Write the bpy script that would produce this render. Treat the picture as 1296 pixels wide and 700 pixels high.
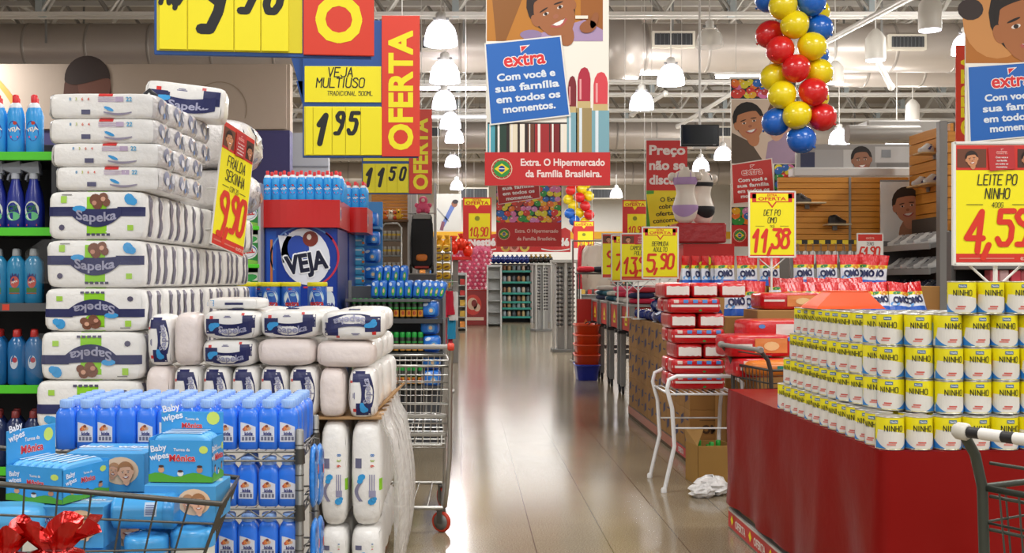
import bpy, math, random
from mathutils import Vector, Matrix, noise
for _o in list(bpy.data.objects): bpy.data.objects.remove(_o)
SC = bpy.context.scene
COL = SC.collection
RN = random.Random(11)
PI = math.pi
# ---------------------------------------------------------------- camera, world, light, exposure
F, CX, CY, H = 1370.0, 587.0, 355.0, 1.4          # focal length and vanishing point in pixels of 1296x700, eye height in metres
cam = bpy.data.cameras.new('camera'); camo = bpy.data.objects.new('camera', cam); COL.objects.link(camo)
camo.location = (0, 0, H); camo.rotation_euler = (PI/2, 0, 0)
cam.sensor_width = 36.0; cam.lens = 36.0*F/1296; cam.shift_x = (648-CX)/1296; cam.shift_y = (CY-350)/1296
cam.clip_start = .05; cam.clip_end = 200
SC.camera = camo
vs = SC.view_settings
vs.view_transform = 'Standard'; vs.look = 'None'; vs.gamma = 1.0; vs.use_curve_mapping = False; vs.exposure = -0.06
w = bpy.data.worlds.new('world'); SC.world = w; w.use_nodes = True
w.node_tree.nodes['Background'].inputs[0].default_value = (1.0, .985, .97, 1); w.node_tree.nodes['Background'].inputs[1].default_value = .5
LAMP_POWER = 260.0
def spot(x, y, z, power, size=2.6, parent=None):
    l = bpy.data.lights.new('lamp_light', 'POINT'); l.energy = power; l.shadow_soft_size = .28; l.color = (1, .98, .94)
    o = bpy.data.objects.new('lamp_light', l); COL.objects.link(o); o.location = (x, y, z); o.parent = parent
    return o
def area(x, y, z, sx, sy, power):
    l = bpy.data.lights.new('ceiling_and_fill_light', 'AREA'); l.shape = 'RECTANGLE'; l.size = sx; l.size_y = sy; l.energy = power; l.color = (1, .985, .96)
    o = bpy.data.objects.new('ceiling_and_fill_light', l); COL.objects.link(o); o.location = (x, y, z)
for lx in (-6, -.35, 4, 8):                        # the rows of lamps carry on over and behind the camera
    for ly in (-3.5, 1.5, 6.5): area(lx, ly, 5.6, 1.5, 1.5, 135 if ly > 0 else 170)
for lx in (-6, -1.5, 3, 8):  # broad light panels added to brighten the far end of the hall
    for ly in (38, 44, 50, 56): area(lx, ly, 5.7, 4, 4, 190)
for lx in (-9, 9):
    for ly in (12, 18, 26, 32): area(lx, ly, 5.7, .6, .6, 200)
for lx in (-5, 2, 8): area(lx, -4.5, 3.6, 1.6, .5, 60)  # added low fill lights behind the camera, no such lamps in the store

# ---------------------------------------------------------------- helpers
def at(px, py, Y): return ((px-CX)*Y/F, Y, H-(py-CY)*Y/F)
def X(px, Y): return (px-CX)*Y/F
def Z(py, Y): return H-(py-CY)*Y/F
def lin(h):
    h = h.lstrip('#'); c = [int(h[i:i+2], 16)/255 for i in (0, 2, 4)]
    return tuple(v/12.92 if v <= .04045 else ((v+.055)/1.055)**2.4 for v in c)+(1,)
_M = {}
def mat(hexc, rough=.5, metal=0, bump=None, var=0, em=0, alpha=1, trans=0, coat=0, spec=.5):
    key = (hexc, rough, metal, bump, var, em, alpha, trans, coat, spec)
    if key in _M: return _M[key]
    m = bpy.data.materials.new('surface_'+hexc.strip('#')); m.use_nodes = True
    nt = m.node_tree; b = nt.nodes['Principled BSDF']
    b.inputs['Base Color'].default_value = lin(hexc); b.inputs['Roughness'].default_value = rough; b.inputs['Metallic'].default_value = metal
    b.inputs['Specular IOR Level'].default_value = spec
    if coat: b.inputs['Coat Weight'].default_value = coat; b.inputs['Coat Roughness'].default_value = .12
    if em: b.inputs['Emission Color'].default_value = lin(hexc); b.inputs['Emission Strength'].default_value = em
    if alpha < 1: b.inputs['Alpha'].default_value = alpha
    if trans: b.inputs['Transmission Weight'].default_value = trans
    if bump or var:
        tc = nt.nodes.new('ShaderNodeTexCoord'); n = nt.nodes.new('ShaderNodeTexNoise')
        nt.links.new(tc.outputs['Object'], n.inputs['Vector']); n.inputs['Scale'].default_value = bump[0] if bump else 6; n.inputs['Detail'].default_value = 4
        if bump:
            bp = nt.nodes.new('ShaderNodeBump'); bp.inputs['Strength'].default_value = bump[1]; bp.inputs['Distance'].default_value = .02
            nt.links.new(n.outputs['Fac'], bp.inputs['Height']); nt.links.new(bp.outputs['Normal'], b.inputs['Normal'])
        if var:
            mx = nt.nodes.new('ShaderNodeMix'); mx.data_type = 'RGBA'; c = lin(hexc)
            mx.inputs[6].default_value = tuple(v*(1-var) for v in c[:3])+(1,); mx.inputs[7].default_value = tuple(min(1, v*(1+var)) for v in c[:3])+(1,)
            nt.links.new(n.outputs['Fac'], mx.inputs[0]); nt.links.new(mx.outputs[2], b.inputs['Base Color'])
    _M[key] = m
    return m
_T = {}
def textmesh(s, off):
    k = (s, off)
    if k not in _T:
        c = bpy.data.curves.new('lettering', 'FONT'); c.body = s; c.offset = off; c.resolution_u = 3; c.align_x = 'CENTER'; c.space_line = .95
        o = bpy.data.objects.new('lettering', c); COL.objects.link(o)
        dg = bpy.context.evaluated_depsgraph_get(); dg.update()
        me = bpy.data.meshes.new_from_object(o.evaluated_get(dg))
        vv = [(v.co.x, v.co.y) for v in me.vertices]; ff = [tuple(p.vertices) for p in me.polygons]
        bpy.data.objects.remove(o); bpy.data.curves.remove(c); bpy.data.meshes.remove(me)
        x0 = min(v[0] for v in vv); x1 = max(v[0] for v in vv); y0 = min(v[1] for v in vv); y1 = max(v[1] for v in vv)
        _T[k] = ([((v[0]-(x0+x1)/2), (v[1]-(y0+y1)/2)) for v in vv], ff, x1-x0, y1-y0)
    return _T[k]
SF = dict(A='00 26 40|12 32', B='00 06 36 45 44 33 03|33 42 41 30 00', C='45 36 16 05 01 10 30 41', D='00 06 26 44 42 20 00', E='46 06 00 40|03 33', F='46 06 00|03 33', G='45 36 16 05 01 10 30 41 43 23',
 H='00 06|40 46|03 43', I='20 26', J='46 41 30 10 01', L='06 00 40', M='00 06 23 46 40', N='00 06 40 46', O='10 01 05 16 36 45 41 30 10', P='00 06 36 45 44 33 03', R='00 06 36 45 44 33 03|23 40', S='45 36 16 05 14 33 42 41 30 10 01',
 T='06 46|26 20', U='06 01 10 30 41 46', V='06 20 46', X='00 46|06 40', Z='06 46 00 40', K='00 06|46 03 40', Q='10 01 05 16 36 45 41 30 10|22 40')
SF.update({'0': '10 01 05 16 36 45 41 30 10', '1': '04 26 20', '2': '05 16 36 45 44 00 40', '3': '06 46 24 34 42 41 30 10 01', '4': '30 36 02 42', '5': '46 06 04 34 43 41 30 10 01', '6': '46 16 03 01 10 30 41 42 33 03', '7': '06 46 10',
 '8': '14 05 16 36 45 34 14 02 01 10 30 41 42 34', '9': '43 14 05 16 36 45 42 30 10', ',': '21 1@', '.': '20 21', '$': '45 36 16 05 14 33 42 41 30 10 01|2@ 27', '/': '00 46', '-': '13 33'})
class MB:
    """Collects shapes and builds them as one mesh."""
    def __init__(s): s.v = []; s.f = []; s.m = []; s.s = []; s.mats = []; s.T = None
    def add(s, vv, ff, m, smooth=False):
        if m not in s.mats: s.mats.append(m)
        i = s.mats.index(m); b = len(s.v)
        if s.T is not None: vv = [tuple(s.T @ Vector(p)) for p in vv]
        s.v += vv
        for f in ff: s.f.append(tuple(b+j for j in f)); s.m.append(i); s.s.append(smooth)
        return s
    def box(s, x0, x1, y0, y1, z0, z1, m, b=.004):
        b = min(b, abs(x1-x0)*.3, abs(y1-y0)*.3, abs(z1-z0)*.3); C = {}; vv = []
        for sx in (0, 1):
            for sy in (0, 1):
                for sz in (0, 1):
                    x, y, z = (x0, x1)[sx], (y0, y1)[sy], (z0, z1)[sz]; dx, dy, dz = (b, -b)[sx], (b, -b)[sy], (b, -b)[sz]
                    C[sx, sy, sz] = len(vv); vv += [(x, y+dy, z+dz), (x+dx, y, z+dz), (x+dx, y+dy, z)]
        c = lambda q, k: C[q]+k; ff = []; q4 = ((0, 0), (1, 0), (1, 1), (0, 1))
        for t in (0, 1):
            r = 1 if t else -1
            ff += [tuple(c((t, a, d), 0) for a, d in q4)[::r], tuple(c((a, t, d), 1) for a, d in q4)[::-r], tuple(c((a, d, t), 2) for a, d in q4)[::r]]
        for a in (0, 1):
            for d in (0, 1):
                ff += [(c((0, a, d), 1), c((1, a, d), 1), c((1, a, d), 2), c((0, a, d), 2)), (c((a, 0, d), 0), c((a, 1, d), 0), c((a, 1, d), 2), c((a, 0, d), 2)), (c((a, d, 0), 0), c((a, d, 1), 0), c((a, d, 1), 1), c((a, d, 0), 1))]
        ff += [(v, v+1, v+2) for v in C.values()]
        return s.add(vv, ff, m)
    def lathe(s, prof, m, seg=20, cx=0, cy=0, cz=0, sx=1, sy=1, n=2, smooth=True, axis='z', cap=True):
        vv = []; ff = []
        for r, z in prof:
            for k in range(seg):
                a = 2*PI*k/seg; ca, sa = math.cos(a), math.sin(a)
                q = 1 if n == 2 else (abs(ca)**n+abs(sa)**n)**(-1/n)
                p = (r*q*ca*sx, r*q*sa*sy, z)
                if axis == 'x': p = (z, r*q*ca*sx, r*q*sa*sy)
                elif axis == 'y': p = (r*q*ca*sx, z, r*q*sa*sy)
                vv.append((cx+p[0], cy+p[1], cz+p[2]))
        for i in range(len(prof)-1):
            for k in range(seg): k2 = (k+1) % seg; ff.append((i*seg+k, i*seg+k2, (i+1)*seg+k2, (i+1)*seg+k))
        s.add(vv, ff, m, smooth)
        if cap: s.add(vv[:seg][::-1], [tuple(range(seg))], m); s.add(vv[-seg:], [tuple(range(seg))], m)
        return s
    def tube(s, pts, r, m, seg=8, closed=False):
        P = [Vector(p) for p in pts]; n = len(P); vv = []; ff = []; up = None
        for i, p in enumerate(P):
            d = (P[(i+1) % n]-P[i-1]) if closed else (P[min(i+1, n-1)]-P[max(i-1, 0)])
            d.normalize()
            if up is None: up = Vector((0, 0, 1)) if abs(d.z) < .9 else Vector((1, 0, 0))
            a = d.cross(up); 
            if a.length < 1e-4: a = d.orthogonal()
            a.normalize(); b = a.cross(d).normalized(); up = b
            for k in range(seg): t = 2*PI*k/seg; vv.append(tuple(p+a*r*math.cos(t)+b*r*math.sin(t)))
        for i in range(n if closed else n-1):
            j = (i+1) % n
            for k in range(seg): k2 = (k+1) % seg; ff.append((i*seg+k, j*seg+k, j*seg+k2, i*seg+k2))
        s.add(vv, ff, m, seg > 4)
        if not closed: s.add(vv[:seg], [tuple(range(seg))], m); s.add(vv[-seg:], [tuple(range(seg))[::-1]], m)
        return s
    def bar(s, a, b, r, m, seg=6): return s.tube([a, b], r, m, seg)
    def prism(s, poly, y0, y1, m):
        """polygon in the x-z plane pushed from y0 to y1"""
        n = len(poly); vv = [(p[0], y0, p[1]) for p in poly]+[(p[0], y1, p[1]) for p in poly]
        return s.add(vv, [tuple(range(n)), tuple(range(n, 2*n))[::-1]]+[(i, n+i, n+(i+1) % n, (i+1) % n) for i in range(n)], m)
    def ball(s, c, r, m, seg=16, sx=1, sy=1, sz=1):
        k = seg//2; prof = [(max(1e-4, r*math.sin(PI*i/k)), -r*sz*math.cos(PI*i/k)) for i in range(k+1)]
        return s.lathe(prof, m, seg, c[0], c[1], c[2], sx, sy, cap=False)
    # ---- flat print: u to the right, v up, laid on a surface by proj(u, v, lift)
    def strip(s, top, bot, m, proj, lift=1):
        n = len(top); vv = [proj(p[0], p[1], lift) for p in bot]+[proj(p[0], p[1], lift) for p in top]
        return s.add(vv, [(i, i+1, n+i+1, n+i) for i in range(n-1)], m)
    def rect(s, u0, u1, v0, v1, m, proj, lift=1, nu=1, nv=1):
        for j in range(nv):
            a, b = v0+(v1-v0)*j/nv, v0+(v1-v0)*(j+1)/nv
            us = [u0+(u1-u0)*i/nu for i in range(nu+1)]
            s.strip([(u, b) for u in us], [(u, a) for u in us], m, proj, lift)
        return s
    def poly(s, pts, m, proj, lift=1): return s.add([proj(p[0], p[1], lift) for p in pts], [tuple(range(len(pts)))], m)
    def disc(s, u, v, ru, rv, m, proj, lift=1, seg=16, rot=0, a0=0, a1=2*PI):
        c, d = math.cos(rot), math.sin(rot); pts = []
        full = abs(a1-a0-2*PI) < 1e-6
        for k in range(seg if full else seg+1):
            t = a0+(a1-a0)*k/seg; x, y = ru*math.cos(t), rv*math.sin(t); pts.append((u+x*c-y*d, v+x*d+y*c))
        return s.poly(pts, m, proj, lift)
    def text(s, t, u, v, h, m, proj, lift=1, off=.02, rot=0, wmax=None, shear=0, sx=1, arc=None):
        """h is the height of a capital letter; off thickens the strokes"""
        vv, ff, tw, th = textmesh(t, min(off, .016)); k = h/.72; kx = k*sx
        if wmax: kx = wmax/tw
        c, d = math.cos(rot), math.sin(rot); e = max(0, off-.016)*k*.9; q = e*.7
        for ki, (dx, dy) in enumerate(((0, 0),) if e == 0 else ((e, 0), (-e, 0), (0, e), (0, -e), (q, q), (-q, q), (q, -q), (-q, -q)) if off > .05 else ((q, q), (-q, q), (q, -q), (-q, -q))):
            out = []
            for x, y in vv:
                x = x*kx+shear*y*k+dx; y = y*k+dy
                if arc: y += arc(x)
                out.append(proj(u+x*c-y*d, v+x*d+y*c, lift+.1*ki))
            s.add(out, ff, m)
        return s
    def hand(s, t, u, v, h, m, proj, lift=1, wd=.14, sx=.75, rot=0, shear=.12, gap=1.35, wmax=None):
        """handwritten capitals; u, v = middle of the line"""
        adv = 0; segs = []
        for ch in t:
            if ch == ' ': adv += 3; continue
            g = SF.get(ch)
            if not g: adv += 3; continue
            wch = 1.2 if ch in ',.I' else 4
            for pl in g.split('|'):
                pts = []
                for p in pl.split():
                    x = int(p[0]); y = -1 if p[1] == '@' else int(p[1])
                    if ch in ',.I': x -= 1.5
                    pts.append((adv+x, y))
                segs.append(pts)
            adv += wch+gap
        adv -= gap; k = h/6; kx = k*sx
        if wmax and adv*kx > wmax: kx = wmax/adv
        c, d = math.cos(rot), math.sin(rot); r = h*wd/2; kk = [0]
        def up(): kk[0] = (kk[0]+1) % 60; return lift+.02*kk[0]
        for pts in segs:
            q = []
            for x, y in pts:
                xx = (x-adv/2)*kx+shear*(y-3)*k; yy = (y-3)*k; q.append((u+xx*c-yy*d, v+xx*d+yy*c))
            for a, b in zip(q, q[1:]):
                L = math.hypot(b[0]-a[0], b[1]-a[1]) or 1e-6; nx, ny = -(b[1]-a[1])/L*r, (b[0]-a[0])/L*r
                s.poly([(a[0]+nx, a[1]+ny), (a[0]-nx, a[1]-ny), (b[0]-nx, b[1]-ny), (b[0]+nx, b[1]+ny)], m, proj, up())
            for a in q: s.disc(a[0], a[1], r, r, m, proj, up(), 8)
        return s
    def build(s, name, parent=None, loc=(0, 0, 0), rz=0):
        me = bpy.data.meshes.new(name); me.from_pydata(s.v, [], s.f)
        for m in s.mats: me.materials.append(m)
        me.polygons.foreach_set('material_index', s.m); me.polygons.foreach_set('use_smooth', s.s); me.update()
        o = bpy.data.objects.new(name, me); COL.objects.link(o); o.location = loc; o.rotation_euler = (0, 0, rz)
        if parent: o.parent = parent
        return o
def tag(o, label, cat, group=None):
    o['label'] = label; o['category'] = cat
    if group: o['group'] = group
    return o
def thing(name, label, cat, loc=(0, 0, 0), rz=0, group=None):
    o = bpy.data.objects.new(name, None); COL.objects.link(o); o.empty_display_size = .05; o.location = loc; o.rotation_euler = (0, 0, rz)
    return tag(o, label, cat, group)
def struct(o): o['kind'] = 'structure'; return o
KIDS = {}
def kids(o): return [c for c in COL.objects if c.parent == o]
def dup(o, loc, rot=None, label=None, group=None, parent=None, _ch=None):
    c = o.copy(); COL.objects.link(c)
    if parent: c.parent = parent
    else:
        c.location = loc
        if rot is not None: c.rotation_euler = rot if isinstance(rot, tuple) else (0, 0, rot)
        if label: c['label'] = label
        if group: c['group'] = group
    if o.name not in KIDS: KIDS[o.name] = [k for k in o.children]
    for k in KIDS[o.name]: dup(k, None, parent=c)
    return c
ORD = 'zeroth first second third fourth fifth sixth seventh eighth ninth tenth eleventh twelfth thirteenth fourteenth fifteenth sixteenth seventeenth eighteenth nineteenth twentieth'.split()
def flat(t=0.0, step=.0008):
    return lambda u, v, k=1: (u, -t-step*k, v)
def cylp(r, step=.0006):
    return lambda u, v, k=1: ((r+step*k)*math.sin(u/r), -(r+step*k)*math.cos(u/r), v)
# soft packs: superquadric a, b, c half-sizes
def wr(x, z, seed, amp): return amp*noise.noise(Vector((x*14+seed, z*18, seed)))
def packmesh(mb, a, b, c, m, n=5, res=(9, 7, 7), seed=0, amp=.003, off=(0, 0, 0), side=None):
    nx, ny, nz = res
    def grid(ax, sg, na, nb):
        vv = []; ff = []
        for j in range(nb+1):
            for i in range(na+1):
                p = math.sin((i/na-.5)*PI*.98)/math.sin(.49*PI); q = math.sin((j/nb-.5)*PI*.98)/math.sin(.49*PI)
                d = [0, 0, 0]; d[ax] = sg; d[(ax+1) % 3] = p; d[(ax+2) % 3] = q
                L = (abs(d[0])**n+abs(d[1])**n+abs(d[2])**n)**(1/n)
                x, y, z = d[0]/L*a, d[1]/L*b, d[2]/L*c
                vv.append((x+off[0]+(wr(y, z, seed+5, amp) if ax == 0 else 0), y+off[1]+wr(x, z, seed, amp), z+off[2]))
        for j in range(nb):
            for i in range(na):
                f = (j*(na+1)+i, j*(na+1)+i+1, (j+1)*(na+1)+i+1, (j+1)*(na+1)+i); ff.append(f if sg > 0 else f[::-1])
        return vv, ff
    for ax, na, nb in ((0, ny, nz), (1, nz, nx), (2, nx, ny)):
        for sg in (-1, 1):
            vv, ff = grid(ax, sg, na, nb); mb.add(vv, ff, side if (side and ax == 0) else m, True)
    return mb
def packproj(a, b, c, n=5, seed=0, amp=.003, lift=.0016, flip=False):
    def pr(u, v, k=1):
        if flip: u, v = -u, -v
        t = max(.02, 1-abs(u/a)**n-abs(v/c)**n)
        return (u, -b*t**(1/n)+wr(u, v, seed, amp)-lift*k, v)
    return pr
def face(mb, pr, u, v, r, skin, hair, tilt=0, lift=2, hairline=.25, shirt=None):
    """a printed portrait: hair, head, ears, brows, eyes, nose, smiling mouth"""
    c, d = math.cos(tilt), math.sin(tilt)
    q = lambda x, y: (u+r*(x*c-y*d), v+r*(x*d+y*c))
    def el(x, y, rx, ry, m, k, rot=0): p = q(x, y); mb.disc(p[0], p[1], rx*r, ry*r, m, pr, lift+k, 18, tilt+rot)
    sk, hr = mat(skin, .6), mat(hair, .6); dk = mat('#2a1a14', .6)
    if shirt: el(0, -2.0, 1.5, 1.1, mat(shirt, .6), 0)
    el(0, -.95, .4, .6, sk, 1)
    el(0, .22, .98, 1.08, hr, 1); el(-.82, -.05, .16, .26, sk, 1.2); el(.82, -.05, .16, .26, sk, 1.2)
    el(0, -.1, .8, 1.02, sk, 2)
    top = [q(.86*math.cos(t), .1+.98*math.sin(t)) for t in [PI*k/14 for k in range(15)]]
    bot = [q(.86*math.cos(t), .1+(.98-.02-hairline*1.6*math.sin(t))*math.sin(t)) for t in [PI*k/14 for k in range(15)]]
    mb.strip(top, bot, hr, pr, lift+3)
    for sg in (-1, 1):
        el(.32*sg, .02, .13, .06, mat('#e6dcd2', .5), 3); el(.32*sg, .02, .07, .062, dk, 4); el(.33*sg, .2, .2, .035, hr, 3, -.12*sg)
    el(0, -.25, .12, .09, mat('#a5664a', .6), 3)
    lips = [(-.36, -.5), (-.18, -.62), (0, -.66), (.18, -.62), (.36, -.5)]; upl = [(-.36, -.5), (-.18, -.47), (0, -.48), (.18, -.47), (.36, -.5)]
    mb.strip([q(*p) for p in upl], [q(p[0], p[1]-.06) for p in lips], mat('#b0524a', .5), pr, lift+3)
    mb.strip([q(p[0]*.8, p[1]-.01) for p in upl], [q(p[0]*.8, p[1]+.02) for p in lips], mat('#f5f0ea', .4), pr, lift+4)
WHITE = mat('#f2f0ec', .45); YEL = mat('#f3e60a', .45); RED = mat('#c81512', .42); BLUE = mat('#1763b8', .4); BLK = mat('#141414', .5); NAVY = mat('#23265e', .45)
GREY = mat('#8d8d8b', .4); CHROME = mat('#b4b2ac', .3, .85); STEEL = mat('#8b8a86', .38, .7); PAINT = mat('#e4e2dd', .35)
# ---------------------------------------------------------------- the hall: floor, roof, walls
def floor_material():
    m = bpy.data.materials.new('polished_terrazzo_tiles'); m.use_nodes = True; nt = m.node_tree; N = nt.nodes; L = nt.links; b = N['Principled BSDF']
    tc = N.new('ShaderNodeTexCoord'); sp = N.new('ShaderNodeSeparateXYZ'); L.new(tc.outputs['Object'], sp.inputs[0])
    def math_(op, a, c=None):
        n = N.new('ShaderNodeMath'); n.operation = op
        for i, v in enumerate((a, c)):
            if v is None: continue
            if isinstance(v, (int, float)): n.inputs[i].default_value = v
            else: L.new(v, n.inputs[i])
        return n.outputs[0]
    def line(coord, size, off, wd):
        f = math_('FRACT', math_('DIVIDE', math_('ADD', coord, off), size)); d = math_('ABSOLUTE', math_('SUBTRACT', f, .5))
        return math_('GREATER_THAN', d, .5-wd/size/2)
    lx = line(sp.outputs['X'], .395, 40*.395+.02, .006); ly = line(sp.outputs['Y'], .395, .1, .004)
    n1 = N.new('ShaderNodeTexNoise'); n1.inputs['Scale'].default_value = 140; n1.inputs['Detail'].default_value = 3
    n2 = N.new('ShaderNodeTexNoise'); n2.inputs['Scale'].default_value = 1.3; n2.inputs['Detail'].default_value = 3
    L.new(tc.outputs['Object'], n1.inputs['Vector']); L.new(tc.outputs['Object'], n2.inputs['Vector'])
    cr = N.new('ShaderNodeValToRGB'); L.new(n1.outputs['Fac'], cr.inputs[0])
    cr.color_ramp.elements[0].position = .32; cr.color_ramp.elements[0].color = lin('#796a54'); cr.color_ramp.elements[1].position = .68; cr.color_ramp.elements[1].color = lin('#b9ab90')
    mx = N.new('ShaderNodeMix'); mx.data_type = 'RGBA'; mx.blend_type = 'MULTIPLY'; mx.inputs[0].default_value = .35
    L.new(cr.outputs[0], mx.inputs[6]); L.new(n2.outputs['Fac'], mx.inputs[7])
    m2 = N.new('ShaderNodeMix'); m2.data_type = 'RGBA'; L.new(math_('MULTIPLY', lx, .75), m2.inputs[0]); L.new(mx.outputs[2], m2.inputs[6]); m2.inputs[7].default_value = lin('#3a3129')
    m3 = N.new('ShaderNodeMix'); m3.data_type = 'RGBA'; L.new(math_('MULTIPLY', ly, .22), m3.inputs[0]); L.new(m2.outputs[2], m3.inputs[6]); m3.inputs[7].default_value = lin('#5a4d40')
    L.new(m3.outputs[2], b.inputs['Base Color']); b.inputs['Roughness'].default_value = .15; b.inputs['Specular IOR Level'].default_value = .42
    return m
def corrugated(hexc, scale=6.0, axis='Y'):
    m = bpy.data.materials.new('corrugated_metal'); m.use_nodes = True; nt = m.node_tree; b = nt.nodes['Principled BSDF']
    b.inputs['Base Color'].default_value = lin(hexc); b.inputs['Roughness'].default_value = .55
    tc = nt.nodes.new('ShaderNodeTexCoord'); wv = nt.nodes.new('ShaderNodeTexWave'); wv.bands_direction = axis; wv.inputs['Scale'].default_value = scale
    bp = nt.nodes.new('ShaderNodeBump'); bp.inputs['Strength'].default_value = .5; bp.inputs['Distance'].default_value = .05
    nt.links.new(tc.outputs['Object'], wv.inputs[0]); nt.links.new(wv.outputs['Fac'], bp.inputs['Height']); nt.links.new(bp.outputs['Normal'], b.inputs['Normal'])
    return m
def slatwall_material():
    m = bpy.data.materials.new('orange_wood_slats'); m.use_nodes = True; nt = m.node_tree; N = nt.nodes; L = nt.links; b = N['Principled BSDF']
    tc = N.new('ShaderNodeTexCoord'); mp = N.new('ShaderNodeMapping'); mp.inputs['Scale'].default_value = (1.2, 1.2, 24); ns = N.new('ShaderNodeTexNoise'); ns.inputs['Scale'].default_value = 2; ns.inputs['Detail'].default_value = 5
    L.new(tc.outputs['Object'], mp.inputs[0]); L.new(mp.outputs[0], ns.inputs['Vector'])
    cr = N.new('ShaderNodeValToRGB'); cr.color_ramp.elements[0].color = lin('#c5761a'); cr.color_ramp.elements[1].color = lin('#eba53e'); L.new(ns.outputs['Fac'], cr.inputs[0])
    L.new(cr.outputs[0], b.inputs['Base Color']); b.inputs['Roughness'].default_value = .45
    return m
FLOORM = floor_material(); SLAT = slatwall_material()
struct(MB().box(-14, 15, -6, 61, -.2, 0, FLOORM, 0).build('floor'))
struct(MB().box(-14, 15, -6, 61, 7.5, 7.6, corrugated('#a39b92', 3.0), 0).build('ceiling'))
struct(MB().box(-14, 15, 60, 60.2, 0, 7.5, mat('#efece6', .7, var=.03), 0).build('wall_back'))
struct(MB().box(-14, 15, 59.9, 60, 3.7, 4.1, mat('#f0b428', .6), 0).build('trim_1'))
struct(MB().box(-14.2, -14, -6, 61, 0, 7.5, mat('#cfcac4', .7, var=.03), 0).build('wall_left'))
struct(MB().box(15, 15.2, -6, 61, 0, 7.5, mat('#cfcac4', .7, var=.03), 0).build('wall_right'))
# the raised office wall on the left, its dark band and the pale panel beside it
struct(MB().box(-14, -3.05, 19, 19.3, 4.03, 5.2, mat('#b9a898', .75, var=.03), 0).build('wall_front_left'))
struct(MB().box(-14, -3.05, 18.97, 19.3, 2.6, 4.03, mat('#3e3a6c', .6, var=.05), 0).build('trim_2'))
struct(MB().box(-14, -3.05, 19, 19.3, 0, 2.6, mat('#b9b2aa', .75, var=.03), 0).build('trim_3'))
g = MB().box(-4.0, -2.75, 22, 22.2, 0, 4.4, mat('#b8bcc6', .6), 0)
for zz in (3.0, 3.7): g.box(-4.0, -2.75, 21.98, 22.0, zz, zz+.03, mat('#8b8f9a', .6), 0)
struct(g.build('trim_4'))
# printed mural on that wall: a man's head seen from behind, an ochre curve and a drawn circle
mu = MB(); mu.box(-8.3, -3.1, 18.93, 18.965, 4.05, 5.18, mat('#b7a697', .7, var=.02), .003)
mp = lambda u, v, k=1: (u, 18.93-.004*k, v)
cx_, cz_ = X(111, 18.93), Z(96, 18.93)
mu.rect(X(112, 18.93), X(128, 18.93), 4.6, 5.15, mat('#a79cab', .7), mp, 1)
mu.disc(cx_, cz_-.3, .42, .62, mat('#5e3a2e', .6), mp, 2, 24)
mu.disc(cx_+.12, cz_-.16, .29, .36, mat('#74483a', .6), mp, 3, 20)
mu.strip([(cx_+.40*math.cos(t), cz_-.05+.4*math.sin(t)) for t in [PI*k/16 for k in range(17)]], [(cx_+.40*math.cos(t), cz_-.05+.14*math.sin(2*t+.4)*.4-.05) for t in [PI*k/16 for k in range(17)]], mat('#33231e', .6), mp, 4)
mu.strip([(-8.2+.5*math.sin(k*.22), 5.0-.12*k) for k in range(8)], [(-8.32+.5*math.sin(k*.22), 5.0-.12*k) for k in range(8)], mat('#b98a35', .6), mp, 2)
for k in range(28):
    a0, a1 = PI*k/20-.35, PI*(k+1)/20-.35; c0, c1 = X(278, 18.93), Z(138, 18.93)
    mu.strip([(c0+.48*math.cos(a1), c1+.48*math.sin(a1)), (c0+.48*math.cos(a0), c1+.48*math.sin(a0))], [(c0+.465*math.cos(a1), c1+.465*math.sin(a1)), (c0+.465*math.cos(a0), c1+.465*math.sin(a0))], mat('#9a8874', .6), mp, 2)
tag(mu.build('wall_mural'), 'beige printed mural with a dark-haired head high on the office wall', 'mural')

# ---------------------------------------------------------------- roof trusses, purlins, ducts, lamps
def truss(Y, z0, z1, label, x0=-13.9, x1=14.9, step=1.25):
    t = thing('roof_truss', label, 'roof truss', (0, Y, z0), 0, 'roof trusses'); h = z1-z0
    for s in (-.12, .12): MB().box(x0, x1, s-.03, s+.03, -.035, .035, PAINT).build('bottom_chord', t)
    MB().box(x0, x1, -.05, .05, h-.05, h+.05, mat('#cfccc6', .4)).build('top_chord', t)
    wb = MB(); n = int((x1-x0)/step)
    for i in range(n):
        xa = x0+i*step
        for s in (-.12, .12):
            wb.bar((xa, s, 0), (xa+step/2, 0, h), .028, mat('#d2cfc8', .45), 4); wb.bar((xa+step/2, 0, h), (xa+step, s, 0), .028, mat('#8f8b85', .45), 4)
        if i % 2: wb.box(xa-.06, xa+.06, -.14, .14, -.02, .3, mat('#b9c4c9', .35, .5), .003)
    wb.build('lattice', t)
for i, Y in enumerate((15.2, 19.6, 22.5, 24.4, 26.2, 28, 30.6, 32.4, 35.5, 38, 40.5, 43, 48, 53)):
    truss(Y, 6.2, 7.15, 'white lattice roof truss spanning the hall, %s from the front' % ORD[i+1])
for i, xx in enumerate((-9.5, -5.2, -1.6, 2.3, 6.1, 10)):
    b = MB(); b.bar((xx, 8, 7.3), (xx, 58, 7.3), .045, mat('#c2beb8', .45)); b.bar((xx-.25, 8, 7.05), (xx-.25, 58, 7.05), .022, PAINT)
    for k in range(24): b.bar((xx, 9+2*k, 7.3), (xx-.25, 10+2*k, 7.05), .018, mat('#a5a19b', .45), 4)
    tag(b.build('roof_purlin'), 'long steel purlin running down the hall under the roof, %s from the office wall' % ORD[i+1], 'purlin', 'roof purlins')
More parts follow.
